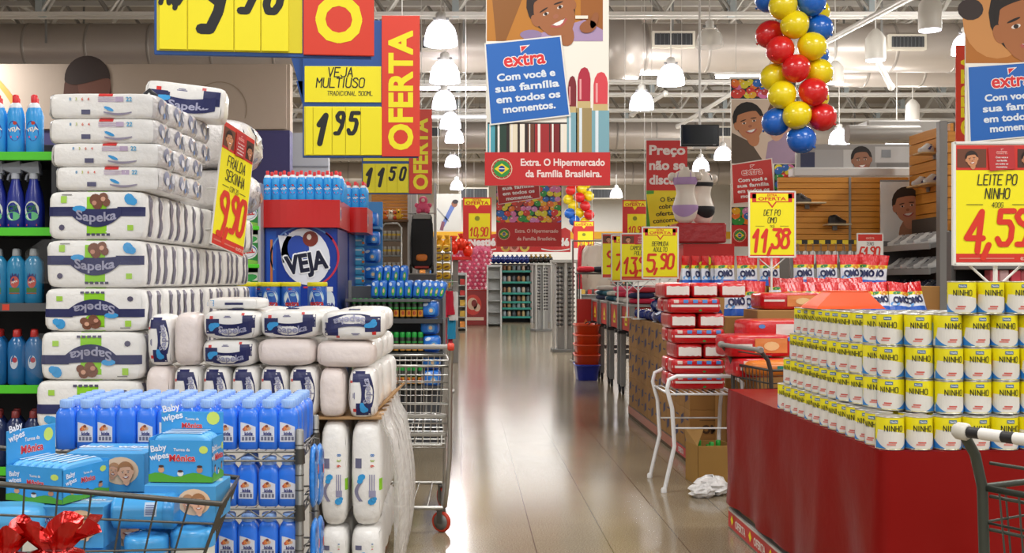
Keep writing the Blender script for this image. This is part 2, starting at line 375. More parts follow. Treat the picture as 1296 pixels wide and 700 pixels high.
for i, (p, q) in enumerate(((at(1040, 56, 18.5), at(1160, -8, 13.5)), (at(1108, 72, 18), at(1128, 110, 19.4)), (at(858, 160, 27), at(930, 116, 24.3)), (at(800, 145, 27), at(842, 118, 24.5)))):
    b = MB(); b.bar(p, q, .05, PAINT, 8); b.ball(p, .07, PAINT, 8); b.ball(q, .07, PAINT, 8)
    tag(b.build('roof_brace'), ('white diagonal brace bar beside the near balloons', 'short white brace bar under the grey vent on the right', 'pale diagonal brace bar behind the boy banner', 'pale diagonal brace bar behind the big duct')[i], 'roof brace')
def duct(name, Y, z, r, x0, x1, label, vents=(), collar=None):
    m = mat('#c3bab2', .38, .35, bump=(1.2, .05)); t = thing(name, label, 'duct', (0, Y, z), 0)
    b = MB(); b.lathe([(r, x0), (r, x1)], m, 40, axis='x'); b.build('pipe', t)
    n = int((x1-x0)/1.2)
    for k in range(n): MB().lathe([(r, 0), (r+.012, .01), (r+.012, .05), (r, .06)], mat('#a9a29b', .4, .4), 40, x0+.6+k*1.2, axis='x', cap=False).build('seam_band', t)
    for xx in range(-12, 15, 4): MB().box(xx-.02, xx+.02, -r-.012, -r+.0, 0, 7.5-z, GREY, 0).box(xx-.02, xx+.02, -r-.01, .0, -.004, .004, GREY, 0).build('hanger_strap', t)
    if collar: MB().lathe([(r, collar[0]), (r+.13, collar[0]+.02), (r+.13, collar[1]-.02), (r, collar[1])], mat('#b7aea6', .38, .35), 40, axis='x').build('collar', t)
    for vx, vz, vw, vh in vents:
        v = MB(); v.box(vx-vw/2, vx+vw/2, -r-.1, -r*.55, vz-vh/2, vz+vh/2, mat('#dcd5c6', .5)); vo = v.build('vent_frame', t)
        g = MB(); g.box(vx-vw/2+.05, vx+vw/2-.05, -r-.11, -r-.09, vz-vh/2+.05, vz+vh/2-.05, mat('#3d3f42', .5))
        for k in range(9): g.box(vx-vw/2+.06+k*(vw-.12)/8.5, vx-vw/2+.075+k*(vw-.12)/8.5, -r-.125, -r-.11, vz-vh/2+.05, vz+vh/2-.05, mat('#5b5d60', .5), 0)
        g.build('grille', vo)
    return t
duct('air_duct', 21.2, 5.95, .47, -13.9, 14.9, 'wide silver air duct crossing the hall, nearest of the four', [(X(853, 20.6), .05, .82, .32), (X(1150, 20.6), .0, .72, .3), (X(548, 20.6), -.02, .5, .3), (X(520, 20.6), -.02, .4, .3)], (X(768, 21), X(811, 21)))
duct('air_duct', 33.7, 5.95, .47, -13.9, 14.9, 'silver air duct crossing the hall, second from the front', [(X(905, 33.2), 0, 1.0, .35), (X(540, 33.2), 0, .9, .35)])
duct('air_duct', 46, 5.95, .47, -13.9, 14.9, 'silver air duct crossing the hall, third from the front', [(X(600, 45.5), -.9, 1.2, .5), (X(766, 45.5), -.9, 1.3, .45)])
duct('air_duct', 23.2, 5.95, .4, X(1055, 23.2), 14.9, 'smaller silver air duct behind the wide one, on the shoe-wall end')
for i, (xa, xb, zz, Y) in enumerate(((X(520, 24), X(640, 24), Z(112, 24), 24), (X(775, 23), X(835, 23), Z(93, 23), 23), (X(905, 23), X(1005, 23), Z(97, 23), 23), (X(1150, 26), X(1215, 26), Z(107, 26), 26), (X(480, 31.4), X(620, 31.4), Z(148, 31.4), 31.4))):
    b = thing('strip_light', ('white strip light crossing behind the first hanging lamps', 'white strip light left of the first ceiling vent', 'white strip light behind the boy banner', 'white strip light beside the right-hand banner', 'white strip light crossing far behind the hanging lamps')[i], 'strip light', (0, Y, zz))
    MB().box(xa, xb, -.06, .06, .03, .1, PAINT).build('housing', b); MB().box(xa+.02, xb-.02, -.045, .045, -.03, .03, mat('#f3f1ff', .4, em=4)).build('tube', b)
    MB().bar((xa+.3, 0, .1), (xa+.3, 0, 7.5-zz), .008, GREY).bar((xb-.3, 0, .1), (xb-.3, 0, 7.5-zz), .008, GREY).build('hanger', b)
GLOW = mat('#f7f3ff', .4, em=4); GLASS = mat('#e8e6e0', .15, alpha=.35)
def bay_lamp(x, Y, z, r, label, lit=True, power=LAMP_POWER, group='hanging bay lamps'):
    """z is the rim of the reflector"""
    t = thing('bay_lamp', label, 'ceiling lamp', (x, Y, z), 0, group)
    MB().lathe([(r, 0), (r*1.02, .03), (r*.98, r*.5), (r*.84, r*1.0), (r*.55, r*1.35), (r*.3, r*1.45)], GLOW if lit else GLASS, 24, cap=False).build('reflector', t)
    if not lit: MB().ball((0, 0, r*.7), r*.2, mat('#efeae0', .3), 12, sz=1.6).build('bulb', t)
    MB().lathe([(r*.32, r*1.42), (r*.32, r*1.9), (r*.2, r*2.0)], PAINT, 16).box(-r*.5, r*.5, -.02, .02, r*1.5, r*1.65, GREY).build('ballast', t)
    MB().bar((0, 0, r*2), (0, 0, 7.5-z), .012, PAINT).build('cord', t)
    if lit and power: spot(0, 0, -.03, power, parent=t)
    return t
for i, (px, py, Y) in enumerate(((558, 57, 17), (563, 104, 20.3), (562, 137, 23.8), (570, 162, 27), (575, 180, 30), (573, 211, 36), (578, 240, 44.6))):
    bay_lamp(X(px, Y), Y, Z(py, Y), .26 if i != 1 else .28, 'glowing glass bay lamp above the aisle beside the offer boards, %s from the front' % ORD[i+1], power=LAMP_POWER*(1 if i < 3 else .3) if i < 5 else 0)
bay_lamp(X(898, 17), 17, Z(60, 17), .21, 'unlit clear glass bay lamp hanging before the duct vent', False)
for i, (px, py, Y) in enumerate(((849, 107, 20), (812, 138, 22.5), (887, 216, 32.8), (915, 202, 31), (780, 250, 44))):
    bay_lamp(X(px, Y), Y, Z(py, Y), .25, ('glowing bay lamp just below the unlit lamp, largest of the right row', 'glowing bay lamp next to the large lit one, slightly lower', 'glowing bay lamp right above the mannequins', 'glowing bay lamp behind the black screen', 'tiny glowing bay lamp over the far special-offer board')[i], power=LAMP_POWER*(1 if i < 2 else .3) if i < 4 else 0)
for i, (px, py, Y) in enumerate(((1222, 68, 18), (1135, 188, 22), (1062, 182, 24))):
    bay_lamp(X(px, Y), Y, Z(py, Y), .22, ('glowing bay lamp half hidden by the right-hand banner', 'glowing bay lamp above the shoe shop fascia, by the post', 'dim bay lamp above the portrait on the shoe shop fascia')[i], power=LAMP_POWER)
for i, (px, py, Y, hh) in enumerate(((1177, 38, 15.5, .46), (1108, 76, 17.5, .44), (1057, 105, 20.5, .36), (1155, 153, 25, .44), (1012, 205, 30, .5))):
    x, y, z = at(px, py, Y)
    t = thing('tube_lamp', 'white cylinder downlight hanging near the right side, %s from the front' % ORD[i+1], 'ceiling lamp', (x, y, z), 0, 'cylinder downlights')
    MB().lathe([(.155, 0), (.16, .02), (.155, hh*.8), (.1, hh), (.04, hh+.06)], mat('#e9e5dd', .4), 20).build('shade', t)
    MB().lathe([(.001, .005), (.15, -.012), (.15, .005)], GLOW, 20).build('diffuser', t)
    MB().bar((0, 0, hh), (0, 0, 7.5-z), .012, PAINT).build('cord', t)
    spot(0, 0, -.04, 90, 1.9, t)
# ---------------------------------------------------------------- packs
PACKW = mat('#f4f2ee', .32, bump=(26, .25), coat=.15); PACKP = mat('#efe3de', .34, bump=(22, .3), coat=.1)
CRINK = mat('#dedad8', .22, bump=(30, .7), coat=.4); LIME = mat('#8fd21a', .4); SKY = mat('#3aa0e0', .4); BROWN = mat('#7a4b36', .5); SILV = mat('#a9a9c2', .35, .3); DNAVY = mat('#262a5c', .4)
def big_front(mb, pr, a, c):
    """front print of a large bale: lime band, navy arch with silver lettering, teddy picture, blue bird, small tags"""
    mb.rect(-.2*a, .2*a, -.98*c, .98*c, LIME, pr, 1, 3, 8)
    mb.rect(-.97*a, -.42*a, -.04*c, .34*c, DNAVY, pr, 2, 6, 2); mb.rect(.42*a, .97*a, -.04*c, .34*c, DNAVY, pr, 2, 6, 2)
    xs = [-.5*a+1.0*a*k/12 for k in range(13)]; hh = lambda x: max(0.0, math.cos(max(-1, min(1, x/(.46*a)))*PI/2))
    mb.strip([(x, .3*c-.05*c*hh(x)) for x in xs], [(x, -.02*c-.46*c*hh(x)**.6) for x in xs], DNAVY, pr, 3)
    mb.text('Sapeka', .0, .0, .38*c, SILV, pr, 4, .03, wmax=.8*a, arc=lambda x: -.14*c*hh(x))
    for x, y, r in ((-.02, .62, .3), (.14, .72, .24), (.02, .45, .26), (.2, .52, .2)): mb.disc(x*a, y*c, r*.4*a, r*c*.85, BROWN, pr, 3, 12)
    mb.disc(.14*a, .66*c, .05*a, .1*c, mat('#d9a58a', .5), pr, 4, 8); mb.disc(-.04*a, .5*c, .05*a, .1*c, mat('#c98f78', .5), pr, 4, 8)
    mb.disc(.66*a, .66*c, .1*a, .24*c, SKY, pr, 2, 10, .5); mb.disc(.74*a, .56*c, .08*a, .16*c, SKY, pr, 2.5, 8, -.4); mb.disc(-.34*a, .26*c, .14*a, .13*c, SKY, pr, 4, 9)
    mb.rect(-.72*a, -.6*a, .5*c, .78*c, mat('#a9d84a', .4), pr, 2, 1, 2); mb.rect(-.7*a, -.5*a, .82*c, .86*c, GREY, pr, 2)
    mb.rect(.62*a, .74*a, -.62*c, -.4*c, mat('#a9d84a', .4), pr, 2, 1, 2); mb.disc(-.7*a, -.5*c, .06*a, .12*c, mat('#55506a', .5), pr, 2, 8)
    for k in range(5): mb.rect((-.2+.1*k)*a, (-.13+.1*k)*a, -.84*c, -.74*c, mat('#55506a', .5), pr, 3)
def thin_front(mb, pr, a, c):
    """front of the thin packs: red top tab, coloured letters, bar code, grey drawing"""
    mb.rect(-.05*a, .2*a, .72*c, .97*c, mat('#d83a3a', .4), pr, 1, 3, 4)
    for k, hx in enumerate(('#5aa0d0', '#b4c03a', '#e0603a', '#e0503a')): mb.text('8364'[k], (-.56+.11*k)*a, .5*c, .22*c, mat(hx, .45), pr, 2, .02)
    mb.rect(-.36*a, -.2*a, -.66*c, -.3*c, mat('#5a5a78', .5), pr, 2, 2, 2)
    for k in range(4): mb.rect(-.06*a, .3*a, (.3+.1*k)*c, (.34+.1*k)*c, mat('#b8a0c0', .5), pr, 2, 4)
    mb.rect(.26*a, .4*a, .3*c, .68*c, mat('#c3b0cc', .5), pr, 2, 2, 2); mb.text('22', .5*a, .5*c, .34*c, mat('#5ab0dd', .45), pr, 2, .03)
    mb.disc(.14*a, -.25*c, .1*a, .13*c, SKY, pr, 2, 8, -.4); xs = [k/10 for k in range(11)]
    mb.strip([((.05+.5*t)*a, (-.45-.12*math.sin(t*PI))*c) for t in xs], [((.05+.5*t)*a, (-.55-.2*math.sin(t*PI))*c) for t in xs], mat('#9a94a8', .5), pr, 2)
def wave_front(mb, pr, a, c, only=None):
    """front of the small packs: navy swoosh with silver lettering, blue bird and red squares"""
    xs = [-.82*a+1.6*a*k/16 for k in range(17)]; f = lambda x: .5*(x/(.8*a))**2
    mb.rect(-.84*a, -.36*a, -.6*c, .42*c, DNAVY, pr, 1, 4, 4); mb.rect(.46*a, .88*a, -.2*c, .66*c, DNAVY, pr, 1, 4, 4)
    mb.strip([(x, (.04+.5*(x/a)**2)*c) for x in xs[3:]], [(x, (-.8+.5*(x/a)**2)*c) for x in xs[3:]], DNAVY, pr, 2)
    mb.text('Sapeka', .12*a, -.44*c, .46*c, SILV, pr, 3, .03, wmax=.98*a, arc=lambda x: .5*c*((x+.1*a)/a)**2)
    for x, y, r in ((-.6, -.1, .16), (-.5, -.02, .12), (-.42, .0, .1), (-.62, -.28, .1)): mb.disc(x*a, y*c, r*a*.9, r*c*1.5, SKY, pr, 3, 8, .4)
    mb.rect(-.7*a, -.58*a, .4*c, .62*c, mat('#d8322e', .4), pr, 1, 1, 2); mb.rect(.42*a, .52*a, .66*c, .82*c, mat('#d8524e', .4), pr, 1, 1, 1)
    mb.rect(-.2*a, .06*a, .5*c, .55*c, mat('#77769a', .5), pr, 1, 2); mb.rect(-.16*a, .02*a, .58*c, .63*c, mat('#77769a', .5), pr, 1, 2)
def pack(name, label, dims, style, group=None, seed=0, amp=.003, body=PACKW, flip=False, spin=False, n=8, res=(9, 7, 7), side=None, tabs=True):
    """dims = width, depth, height in metres as it stands; spin = the print runs up the pack"""
    a, b, c = dims[0]/2, dims[1]/2, dims[2]/2
    mb = MB(); packmesh(mb, a, b, c, body, n, res, seed, amp, (0, 0, c), side); o = mb.build(name); tag(o, label, 'pack of diapers', group)
    if style:
        d = MB(); d.T = Matrix.Translation((0, 0, c)); base = packproj(a, b, c, n, seed, amp, flip=flip)
        if spin: pr = lambda u, v, k=1: base(-v, u, k)
        else: pr = base
        A, C_ = (c, a) if spin else (a, c)
        style(d, pr, A, C_); d.build('front_print', o)
    return o
# pleated sleeve seen at the end of each bale in the tall stack
def bale(name, label, dims, style, group, seed, flip, amp=.004):
    o = pack(name, label, dims, style, group, seed, amp, PACKW, flip, res=(8, 7, 8))
    a, b, c = dims[0]/2, dims[1]/2, dims[2]/2
    p = MB(); pts = []; q = []
    for k in range(9):
        z = -.86*c+1.72*c*k/8; x = a*(max(.05, 1-abs(z/c)**8-.03))**(1/8)
        pts.append((x*.996+.006, -b*.45+.008*math.sin(k*1.3+seed), z+c)); q.append((x*.996+.006, b*.12+.01*math.sin(k*1.7+seed), z+c))
    p.add(pts+q, [(i, 9+i, 10+i, i+1) for i in range(8)], mat('#6f6c7e', .45)); p.build('fold_stripe', o)  # dark grey stripe along the fold at the bale end
    return o
WRAP = mat('#f4f5f6', .12, bump=(18, .8), alpha=.05, coat=.3)
XS = -1.62                                             # middle of the tall stack of bales, its aisle face is at x = -1.40
struct_top = Z(545, 4.75)
# plain plinth under the tall stack
pl = thing('display_plinth', 'white carton plinth under the tall stack of diaper bales', 'plinth', (XS, 0, 0))
MB().box(-.235, .235, 4.76, 7.1, .1, struct_top-.002, mat('#d9d4cc', .6, var=.05)).build('carton_block', pl)
MB().box(-.235, .235, 4.76, 7.1, 0, .1, mat('#8a6a45', .7, var=.1)).build('pallet', pl)
MB().box(-.22, .215, 5.42, 7.1, struct_top-.002, Z(482, 4.75), mat('#d9d4cc', .6, var=.05)).build('carton_block', pl)
rows = [(545, 483, 178, 43), (481, 420, 182, 50), (418, 364, 184, 54), (361, 301, 181, 54), (299, 238, 186, 60)]   # front of each tier in the photograph: bottom, top, right and left edges
zb = struct_top; bproto = {}
for t, (yb, yt, xr, xl) in enumerate(rows):
    hz = Z(yt, 4.75)-Z(yb, 4.75)+.004; wd = X(xr, 4.75)-X(xl, 4.75); xc = (X(xr, 4.75)+X(xl, 4.75))/2; flip = t in (0, 1, 2)
    for k in range(15 if t else 4):
        y = 4.83+k*.152+(.06 if k > 6 else 0); dx = RN.uniform(-.008, .008)+(.0 if k else 0); nm = ORD[t+1]
        lab = 'navy and lime printed diaper bale at the front of the tall stack, %s tier up' % nm if k == 0 else 'white diaper bale %s from the front, %s tier up in the tall stack' % (ORD[k+1], nm)
        if (t, k > 0) not in bproto:
            o = bproto[t, k > 0] = bale('diaper_bale', lab, (wd, .146, hz), (lambda m, p, a, c: big_front(m, p, a, c)) if k == 0 else None, 'bales in the tall diaper stack', t*7+k, flip)
            o.location = (xc+dx, y, zb)
        else: dup(bproto[t, True], (xc+dx+.004*k/8, y, zb), RN.uniform(-.015, .015), lab)
    zb += hz
TOPZ = zb
# four thin packs deep in each of the two thin bundles on top
trows = [(235, 205, 205, 66), (204, 174, 205, 61), (172, 141, 199, 58), (140, 108, 198, 58)]
for t, (yb, yt, xr, xl) in enumerate(trows):
    hz = Z(yt, 4.75)-Z(yb, 4.75); wd = X(xr, 4.75)-X(xl, 4.75); xc = (X(xr, 4.75)+X(xl, 4.75))/2
    for k in range(3 if t < 2 else 4):
        lab = 'red-tabbed thin diaper pack at the front, %s layer down in the tall stack' % ORD[4-t] if k == 0 else 'thin diaper pack %s from the front, %s layer down in the tall stack' % (ORD[k+1], ORD[4-t])
        dims = (wd-.01*k, .235, hz+.004)
        o = pack('diaper_pack', lab, dims, thin_front if k == 0 else None, 'thin diaper packs on the tall stack', 40+t*5+k, .006, PACKW, side=CRINK)
        o.location = (xc+.01*k, 4.87+k*.24, zb); a, b, c = [d/2 for d in dims]
        e = MB(); e.T = Matrix.Translation((0, 0, c))
        def epr(u, v, kk=1, a=a, b=b, c=c, s=40+t*5+k): q = max(.03, 1-abs(u/b)**8-abs(v/c)**8); return (a*q**(1/8)+.0025*kk+wr(u, v, s+5, .006), u, v)
        e.disc(-.4*b, .1*c, .33*b, .6*c, mat('#8f95b0', .4), epr, 1, 12); e.disc(-.4*b, -.15*c, .2*b, .35*c, mat('#d9dae2', .4), epr, 2, 10)
        e.disc(.42*b, -.05*c, .3*b, .62*c, mat('#8d93a8', .4), epr, 1, 12); e.disc(.45*b, .15*c, .18*b, .36*c, mat('#d2d6e0', .4), epr, 2, 10)
        e.disc(0, -.5*c, .12*b, .25*c, mat('#6c8fc4', .4), epr, 1, 8); e.disc(.05*b, .5*c, .04*b, .1*c, mat('#c8564e', .4), epr, 1, 6)
        e.build('end_print', o)
    zb += hz
TOP2 = zb
# loose packs at the back of the stack: one on the very top, crinkled ones behind the yellow sign
o = pack('diaper_pack', 'white diaper pack with navy print lying across the very top of the tall stack', (.40, .24, .17), wave_front, None, 77, .008, PACKW); o.location = (X(243, 5.6)-.02, 5.55, TOP2+.002); o.rotation_euler = (0, .1, .12)
z_ = TOPZ
for i, (px, hh) in enumerate(((279, .26), (281, .3))):
    o = pack('diaper_pack', 'crinkled clear-wrapped diaper pack behind the yellow sign, %s' % ('lower of two', 'upper of two')[i], (.46, .6, hh), None, None, 90+i, .02, CRINK, n=3.2, res=(12, 12, 10)); o.location = (X(px, 6.55), 6.52, z_); z_ += hh-.002
    e = MB(); a, b, c = .23, .3, hh/2; e.T = Matrix.Translation((0, 0, c))
    pr = lambda u, v, kk=1, c=c, i=i: (a*max(.03, 1-abs(u/b)**3.2-abs(v/c)**3.2)**(1/3.2)+.004*kk+wr(u, v, 95+i, .02), u, v)
    for k in range(7): e.disc(RN.uniform(-.7, .7)*b, RN.uniform(-.6, .6)*c, RN.uniform(.02, .05), RN.uniform(.015, .04), mat(RN.choice(('#a7abc0', '#b9bccb', '#8f93a6', '#b4866f')), .4), pr, 1, 9)
    e.build('end_print', o)
st = MB(); st.tube([(X(183, 5.1)+.0, 5.1, TOP2-.02), (X(184, 5.1), 5.1, TOP2+.06), (X(189, 5.1), 5.1, TOP2+.075), (X(197, 5.1), 5.1, TOP2+.05), (X(202, 5.1), 5.12, TOP2-.02)], .011, mat('#1c1c22', .4)); tag(st.build('carry_strap'), 'black looped carry strap sticking up from the top of the tall stack', 'strap')
# clear film wrapped round some of the front bales
for i, t in enumerate((1, 3)):
    yb, yt, xr, xl = rows[t]; mb = MB(); vv = []; ff = []; n1, n2 = 14, 8
    for j in range(n2+1):
        for k in range(n1+1):
            u = k/n1; v = j/n2; px = xl-22+(xr-xl+24)*u; edge = max(0, 1-u*7); py = yt+2+(yb-yt-4)*(.5+(v-.5)*(1-.55*edge))
            x, y, z = at(px, py, 4.73+.1*edge+.008*math.sin(9*u+5*v)+.012*edge*math.sin(7*v)); vv.append((x, y, z))
    for j in range(n2):
        for k in range(n1): a0 = j*(n1+1)+k; ff.append((a0, a0+1, a0+n1+2, a0+n1+1))
    mb.add(vv, ff, WRAP, True); tag(mb.build('plastic_wrap'), 'loose clear plastic film round the front of the %s tier bale' % ORD[t+1], 'plastic film')

# ---------------------------------------------------------------- lower pile of small packs on a second pallet
YP = 4.72; sp_ = F/YP
pl = thing('display_plinth', 'white carton plinth behind the blue bottle rack under the small packs', 'plinth', (0, 0, 0))
MB().box(-1.375, -.68, 4.75, 5.8, .1, Z(530, YP)-.003, mat('#d9d4cc', .6, var=.05)).build('carton_block', pl); MB().box(-1.375, -.665, 4.96, 5.8, Z(530, YP)-.003, Z(466, YP)-.002, mat('#d9d4cc', .6, var=.05)).build('carton_block', pl)
MB().box(-1.375, -.40, 4.74, 5.83, 0, .1, mat('#8a6a45', .7, var=.1)).build('pallet', pl)
GP = 'small diaper packs on the low pile'
protos = {}
def sp(x0, x1, y0, y1, style, label, dy=0, depth=.22, flip=False, spin=False, body=PACKW, rot=0):
    wd = (x1-x0)/sp_; h = (y1-y0)/sp_
    o = pack('diaper_pack', label, (wd*1.0, depth, h*1.0), style, GP, RN.randint(1, 99), .004, body, flip, spin, n=4, res=(12, 7, 9))
    o.location = (X((x0+x1)/2, YP), YP+depth/2+dy, Z(y1, YP)); o.rotation_euler = (0, 0, rot)
    if style and not spin:
        k = MB(); k.box(-.025, .025, -.03, .03, h-.004, h+.004, DNAVY, .002); k.build('seal_tab', o)
    return o
W = wave_front
sp(254, 326, 393, 430, W, 'navy swoosh pack in the upper row, first from the tall stack', 0)
sp(327, 403, 392, 429, W, 'white small pack with navy swoosh in the upper row, second from the tall stack', .01)
sp(405, 487, 393, 431, W, 'white small pack with upside-down navy print at the aisle end of the upper row', -.02, flip=True, rot=.05)
sp(253, 322, 430, 465, W, 'white small pack with navy swoosh in the second row, below the first labelled one', .0)
sp(324, 398, 429, 464, None, 'blank pinkish small pack lying in the middle of the second row', -.005, body=PACKP)
sp(399, 474, 431, 466, None, 'blank pinkish small pack lying at the aisle end of the second row', -.01, body=PACKP)
sp(184, 217, 398, 464, W, 'small pack standing upright with its navy print turned sideways beside the tall stack', 0, spin=True)
sp(218, 252, 396, 464, None, 'blank pinkish small pack standing upright next to the sideways print', -.005, body=PACKP)
sp(182, 215, 464, 530, None, 'blank small pack in the bottom row against the tall stack', -.005, body=PACKP)
for i, (a_, b_) in enumerate(((217, 253), (254, 290), (291, 326), (327, 363), (364, 402))):
    sp(a_, b_, 464, 530, W, 'upright navy-print pack behind the blue bottles, %s of five from the tall stack' % ORD[i+1], 0, spin=True)
sp(403, 437, 466, 530, None, 'blank pinkish pack standing between labelled ones near the aisle end of the low pile', -.01, body=PACKP)
sp(440, 477, 466, 531, W, 'upright small pack with navy print at the aisle corner of the low pile', -.01, spin=True)
o = sp(253, 326, 377, 393, None, 'white small pack lying flat on top of the low pile near the tall stack', .06, depth=.3)
e = MB(); e.rect(.0, .05, 0, .03, DNAVY, packproj(.13, .15, .03, 4)); 
e.T = Matrix.Translation((0, 0, .028)); e.rect(-.12, -.08, -.01, .015, SKY, packproj(.125, .15, .028, 4), 1, 2, 2); e.rect(-.03, .05, -.005, .005, DNAVY, packproj(.125, .15, .028, 4), 1, 4, 2); e.build('front_print', o)
# packs further back on the pile, seen over and beside the front row
bk = None
for r in range(1, 4):
    for c in range(3):
        x = X(291+c*76, YP)+.0; lab = 'small pack on top of the low pile, %s row back, %s from the tall stack' % (ORD[r+1], ORD[c+1])
        if bk is None: bk = sp(254, 326, 393, 430, None, lab, .25)
        else: dup(bk, (min(x, -.49)+RN.uniform(-.01, .01), YP+.11+r*.25, Z(430, YP)), RN.uniform(-.08, .08), lab)
        lab = 'small pack in the middle layer of the low pile, %s row back, %s across' % (ORD[r+1], ORD[c+1])
        dup(bk, (min(x, -.49)+RN.uniform(-.01, .01), YP+.11+r*.25, Z(466, YP)), RN.uniform(-.05, .05), lab)
side_p = None
for r in range(1, 4):
    lab = 'upright small pack on the low pile aisle side, %s behind the corner pack' % ORD[r]
    if side_p is None: side_p = sp(440, 477, 466, 531, None, lab, .25, depth=.23)
    else: dup(side_p, (side_p.location.x+.01*r, YP+.11+r*.25, Z(531, YP)), RN.uniform(-.03, .03), lab)
# large packs standing on the pallet at the aisle corner
def tall_print(mb, pr, a, c):
    mb.rect(-.7*a, -.3*a, .12*c, .3*c, mat('#6a6a86', .5), pr, 1, 2, 2)
    for k, (hx, ch) in enumerate((('#3f7fc4', '8'), ('#9fb830', '3'), ('#d8452e', '6'))): mb.text(ch, .38*a, (.36-.1*k)*c, .07*c, mat(hx, .45), pr, 1, .03, rot=-PI/2)
    for k in range(3): mb.rect((.18+.14*k)*a, (.25+.14*k)*a, -.36*c, .0*c, mat('#9a98b4', .5), pr, 1, 1, 5)
    mb.rect(.16*a, .6*a, -.42*c, -.3*c, mat('#9a98b4', .5), pr, 1.5, 3, 2)
    for x, y, r in ((-.3, -.05, .2), (-.4, -.12, .16), (.36, -.5, .22), (.5, -.46, .14)): mb.disc(x*a, y*c, r*a*1.3, r*c*.3, SKY, pr, 2, 8, .5)
    xs = [k/8 for k in range(9)]
    mb.strip([((-.4-.3*math.sin(t*PI))*a+.18*a, (-.14-.36*t)*c) for t in xs], [((-.4-.3*math.sin(t*PI))*a-.06*a, (-.14-.36*t)*c) for t in xs], mat('#8d8ba6', .5), pr, 1)
    mb.rect(.8*a, .97*a, -.3*c, -.08*c, LIME, pr, 1, 2, 2)
z0 = .1; zt1 = Z(669, YP); zt2 = Z(532, YP)
TALLP = None; LOWP = None
for r in range(5):
    for c, (x0, x1) in enumerate(((404, 440), (443, 484))):
        xm = X((x0+x1)/2, YP); wd = (x1-x0)/sp_
        lab = 'tall white pack standing on the pallet at the aisle corner, %s' % (('beside the bottle rack', 'at the outer edge')[c] if r == 0 else ('%s row back, ' % ORD[r+1]+('inner one', 'outer one')[c]))
        if r == 0 or (r == 1 and c == 0):
            o = pack('diaper_pack', lab, (wd*.98, .21, zt2-zt1-.004), tall_print if r == 0 else None, 'tall packs on the corner pallet', 120+c, .004, PACKW, n=4, res=(7, 7, 12)); TALLP = o if r else TALLP
            o.location = (xm, YP+.11+.22*r, zt1)
        else: o = dup(TALLP, (xm, YP+.11+.22*r, zt1), RN.uniform(-.02, .02), lab)
        lab = 'short white pack under the tall ones, %s row %s' % (ORD[r+1], ('beside the rack', 'at the aisle edge')[c])
        if r == 0 or (r == 1 and c == 0):
            o = pack('diaper_pack', lab, (wd*.98, .21, zt1-.1), tall_print if r == 0 else None, 'short packs on the corner pallet', 130+c, .004, PACKW, n=4, res=(7, 7, 9)); LOWP = o if r else LOWP
            o.location = (xm, YP+.11+.22*r, .1)
        else: dup(LOWP, (xm, YP+.11+.22*r, .1), 0, lab)
# cardboard sheet on those packs, its corner sticking out, and the clear film round the aisle side
cb = MB(); cb.box(-.66, -.36, YP+.02, 5.80, zt2, zt2+.012, mat('#b08a5c', .7, var=.1), .002)
cb.add([(-.40, 4.95, zt2+.01), (-.40, 5.5, zt2+.01), (-.29, 5.35, zt2+.10), (-.34, 5.0, zt2+.06), (-.40, 4.95, zt2+.02), (-.40, 5.5, zt2+.02), (-.29, 5.35, zt2+.11), (-.34, 5.0, zt2+.07)], [(0, 1, 2, 3), (7, 6, 5, 4), (0, 3, 7, 4), (3, 2, 6, 7), (2, 1, 5, 6)], mat('#b08a5c', .7, var=.1))
tag(cb.build('cardboard_sheet'), 'brown cardboard sheet poking out of the low pile towards the aisle', 'cardboard')
mb = MB(); vv = []; ff = []; n1, n2 = 30, 14
for j in range(n2+1):
    v = j/n2
    for k in range(n1+1):
        u = k/n1; y = 4.72+1.12*u; bulge = .05*math.sin(v*PI)+.05*(1-v)*(u > .05)
        rib = .016*math.sin(u*41+2*math.sin(v*3))+.01*noise.noise(Vector((u*22, v*3, 2)))
        vv.append((-.345+bulge*.9+rib-.02*(v > .9), y, .04+(zt2-.02)*v))
for j in range(n2):
    for k in range(n1): a0 = j*(n1+1)+k; ff.append((a0, a0+1, a0+n1+2, a0+n1+1))
mb.add(vv, ff, mat('#eeece8', .16, bump=(16, .8), alpha=.55, coat=.3), True); tag(mb.build('plastic_wrap'), 'wrinkled clear stretch film down the aisle side of the corner pallet', 'plastic film')

# ---------------------------------------------------------------- yellow tilted offer sign on the tall stack
EXTR = mat('#c02a26', .42); OCHRE = mat('#d9892e', .5)
def mini_photo(mb, pr, u0, u1, v0, v1, bg, skin, hair, lift=2):
    mb.rect(u0, u1, v0, v1, mat(bg, .5), pr, lift, 2, 2); w_, h_ = u1-u0, v1-v0; r = min(w_, h_)*.36
    face(mb, pr, (u0+u1)/2, (v0+v1)/2-.05*h_, r, skin, hair, .15, lift+.5)
def extra_logo(mb, pr, u, v, h, lift=3, body='#d9262a'):
    """the word extra, red with a pale edge, and the little flag on the t"""
    mb.text('extra', u, v, h, mat('#f5ebe6', .4), pr, lift, .075, sx=1.02); mb.text('extra', u, v, h, mat(body, .4), pr, lift+1, .03, sx=1.02)
    k = h*1.2
    mb.poly([(u-.18*k, v+.42*k), (u+.42*k, v+.86*k), (u-.2*k, v+.86*k)], mat('#f5ebe6', .4), pr, lift); mb.poly([(u-.13*k, v+.47*k), (u+.25*k, v+.81*k), (u-.14*k, v+.81*k)], mat(body, .4), pr, lift+1)
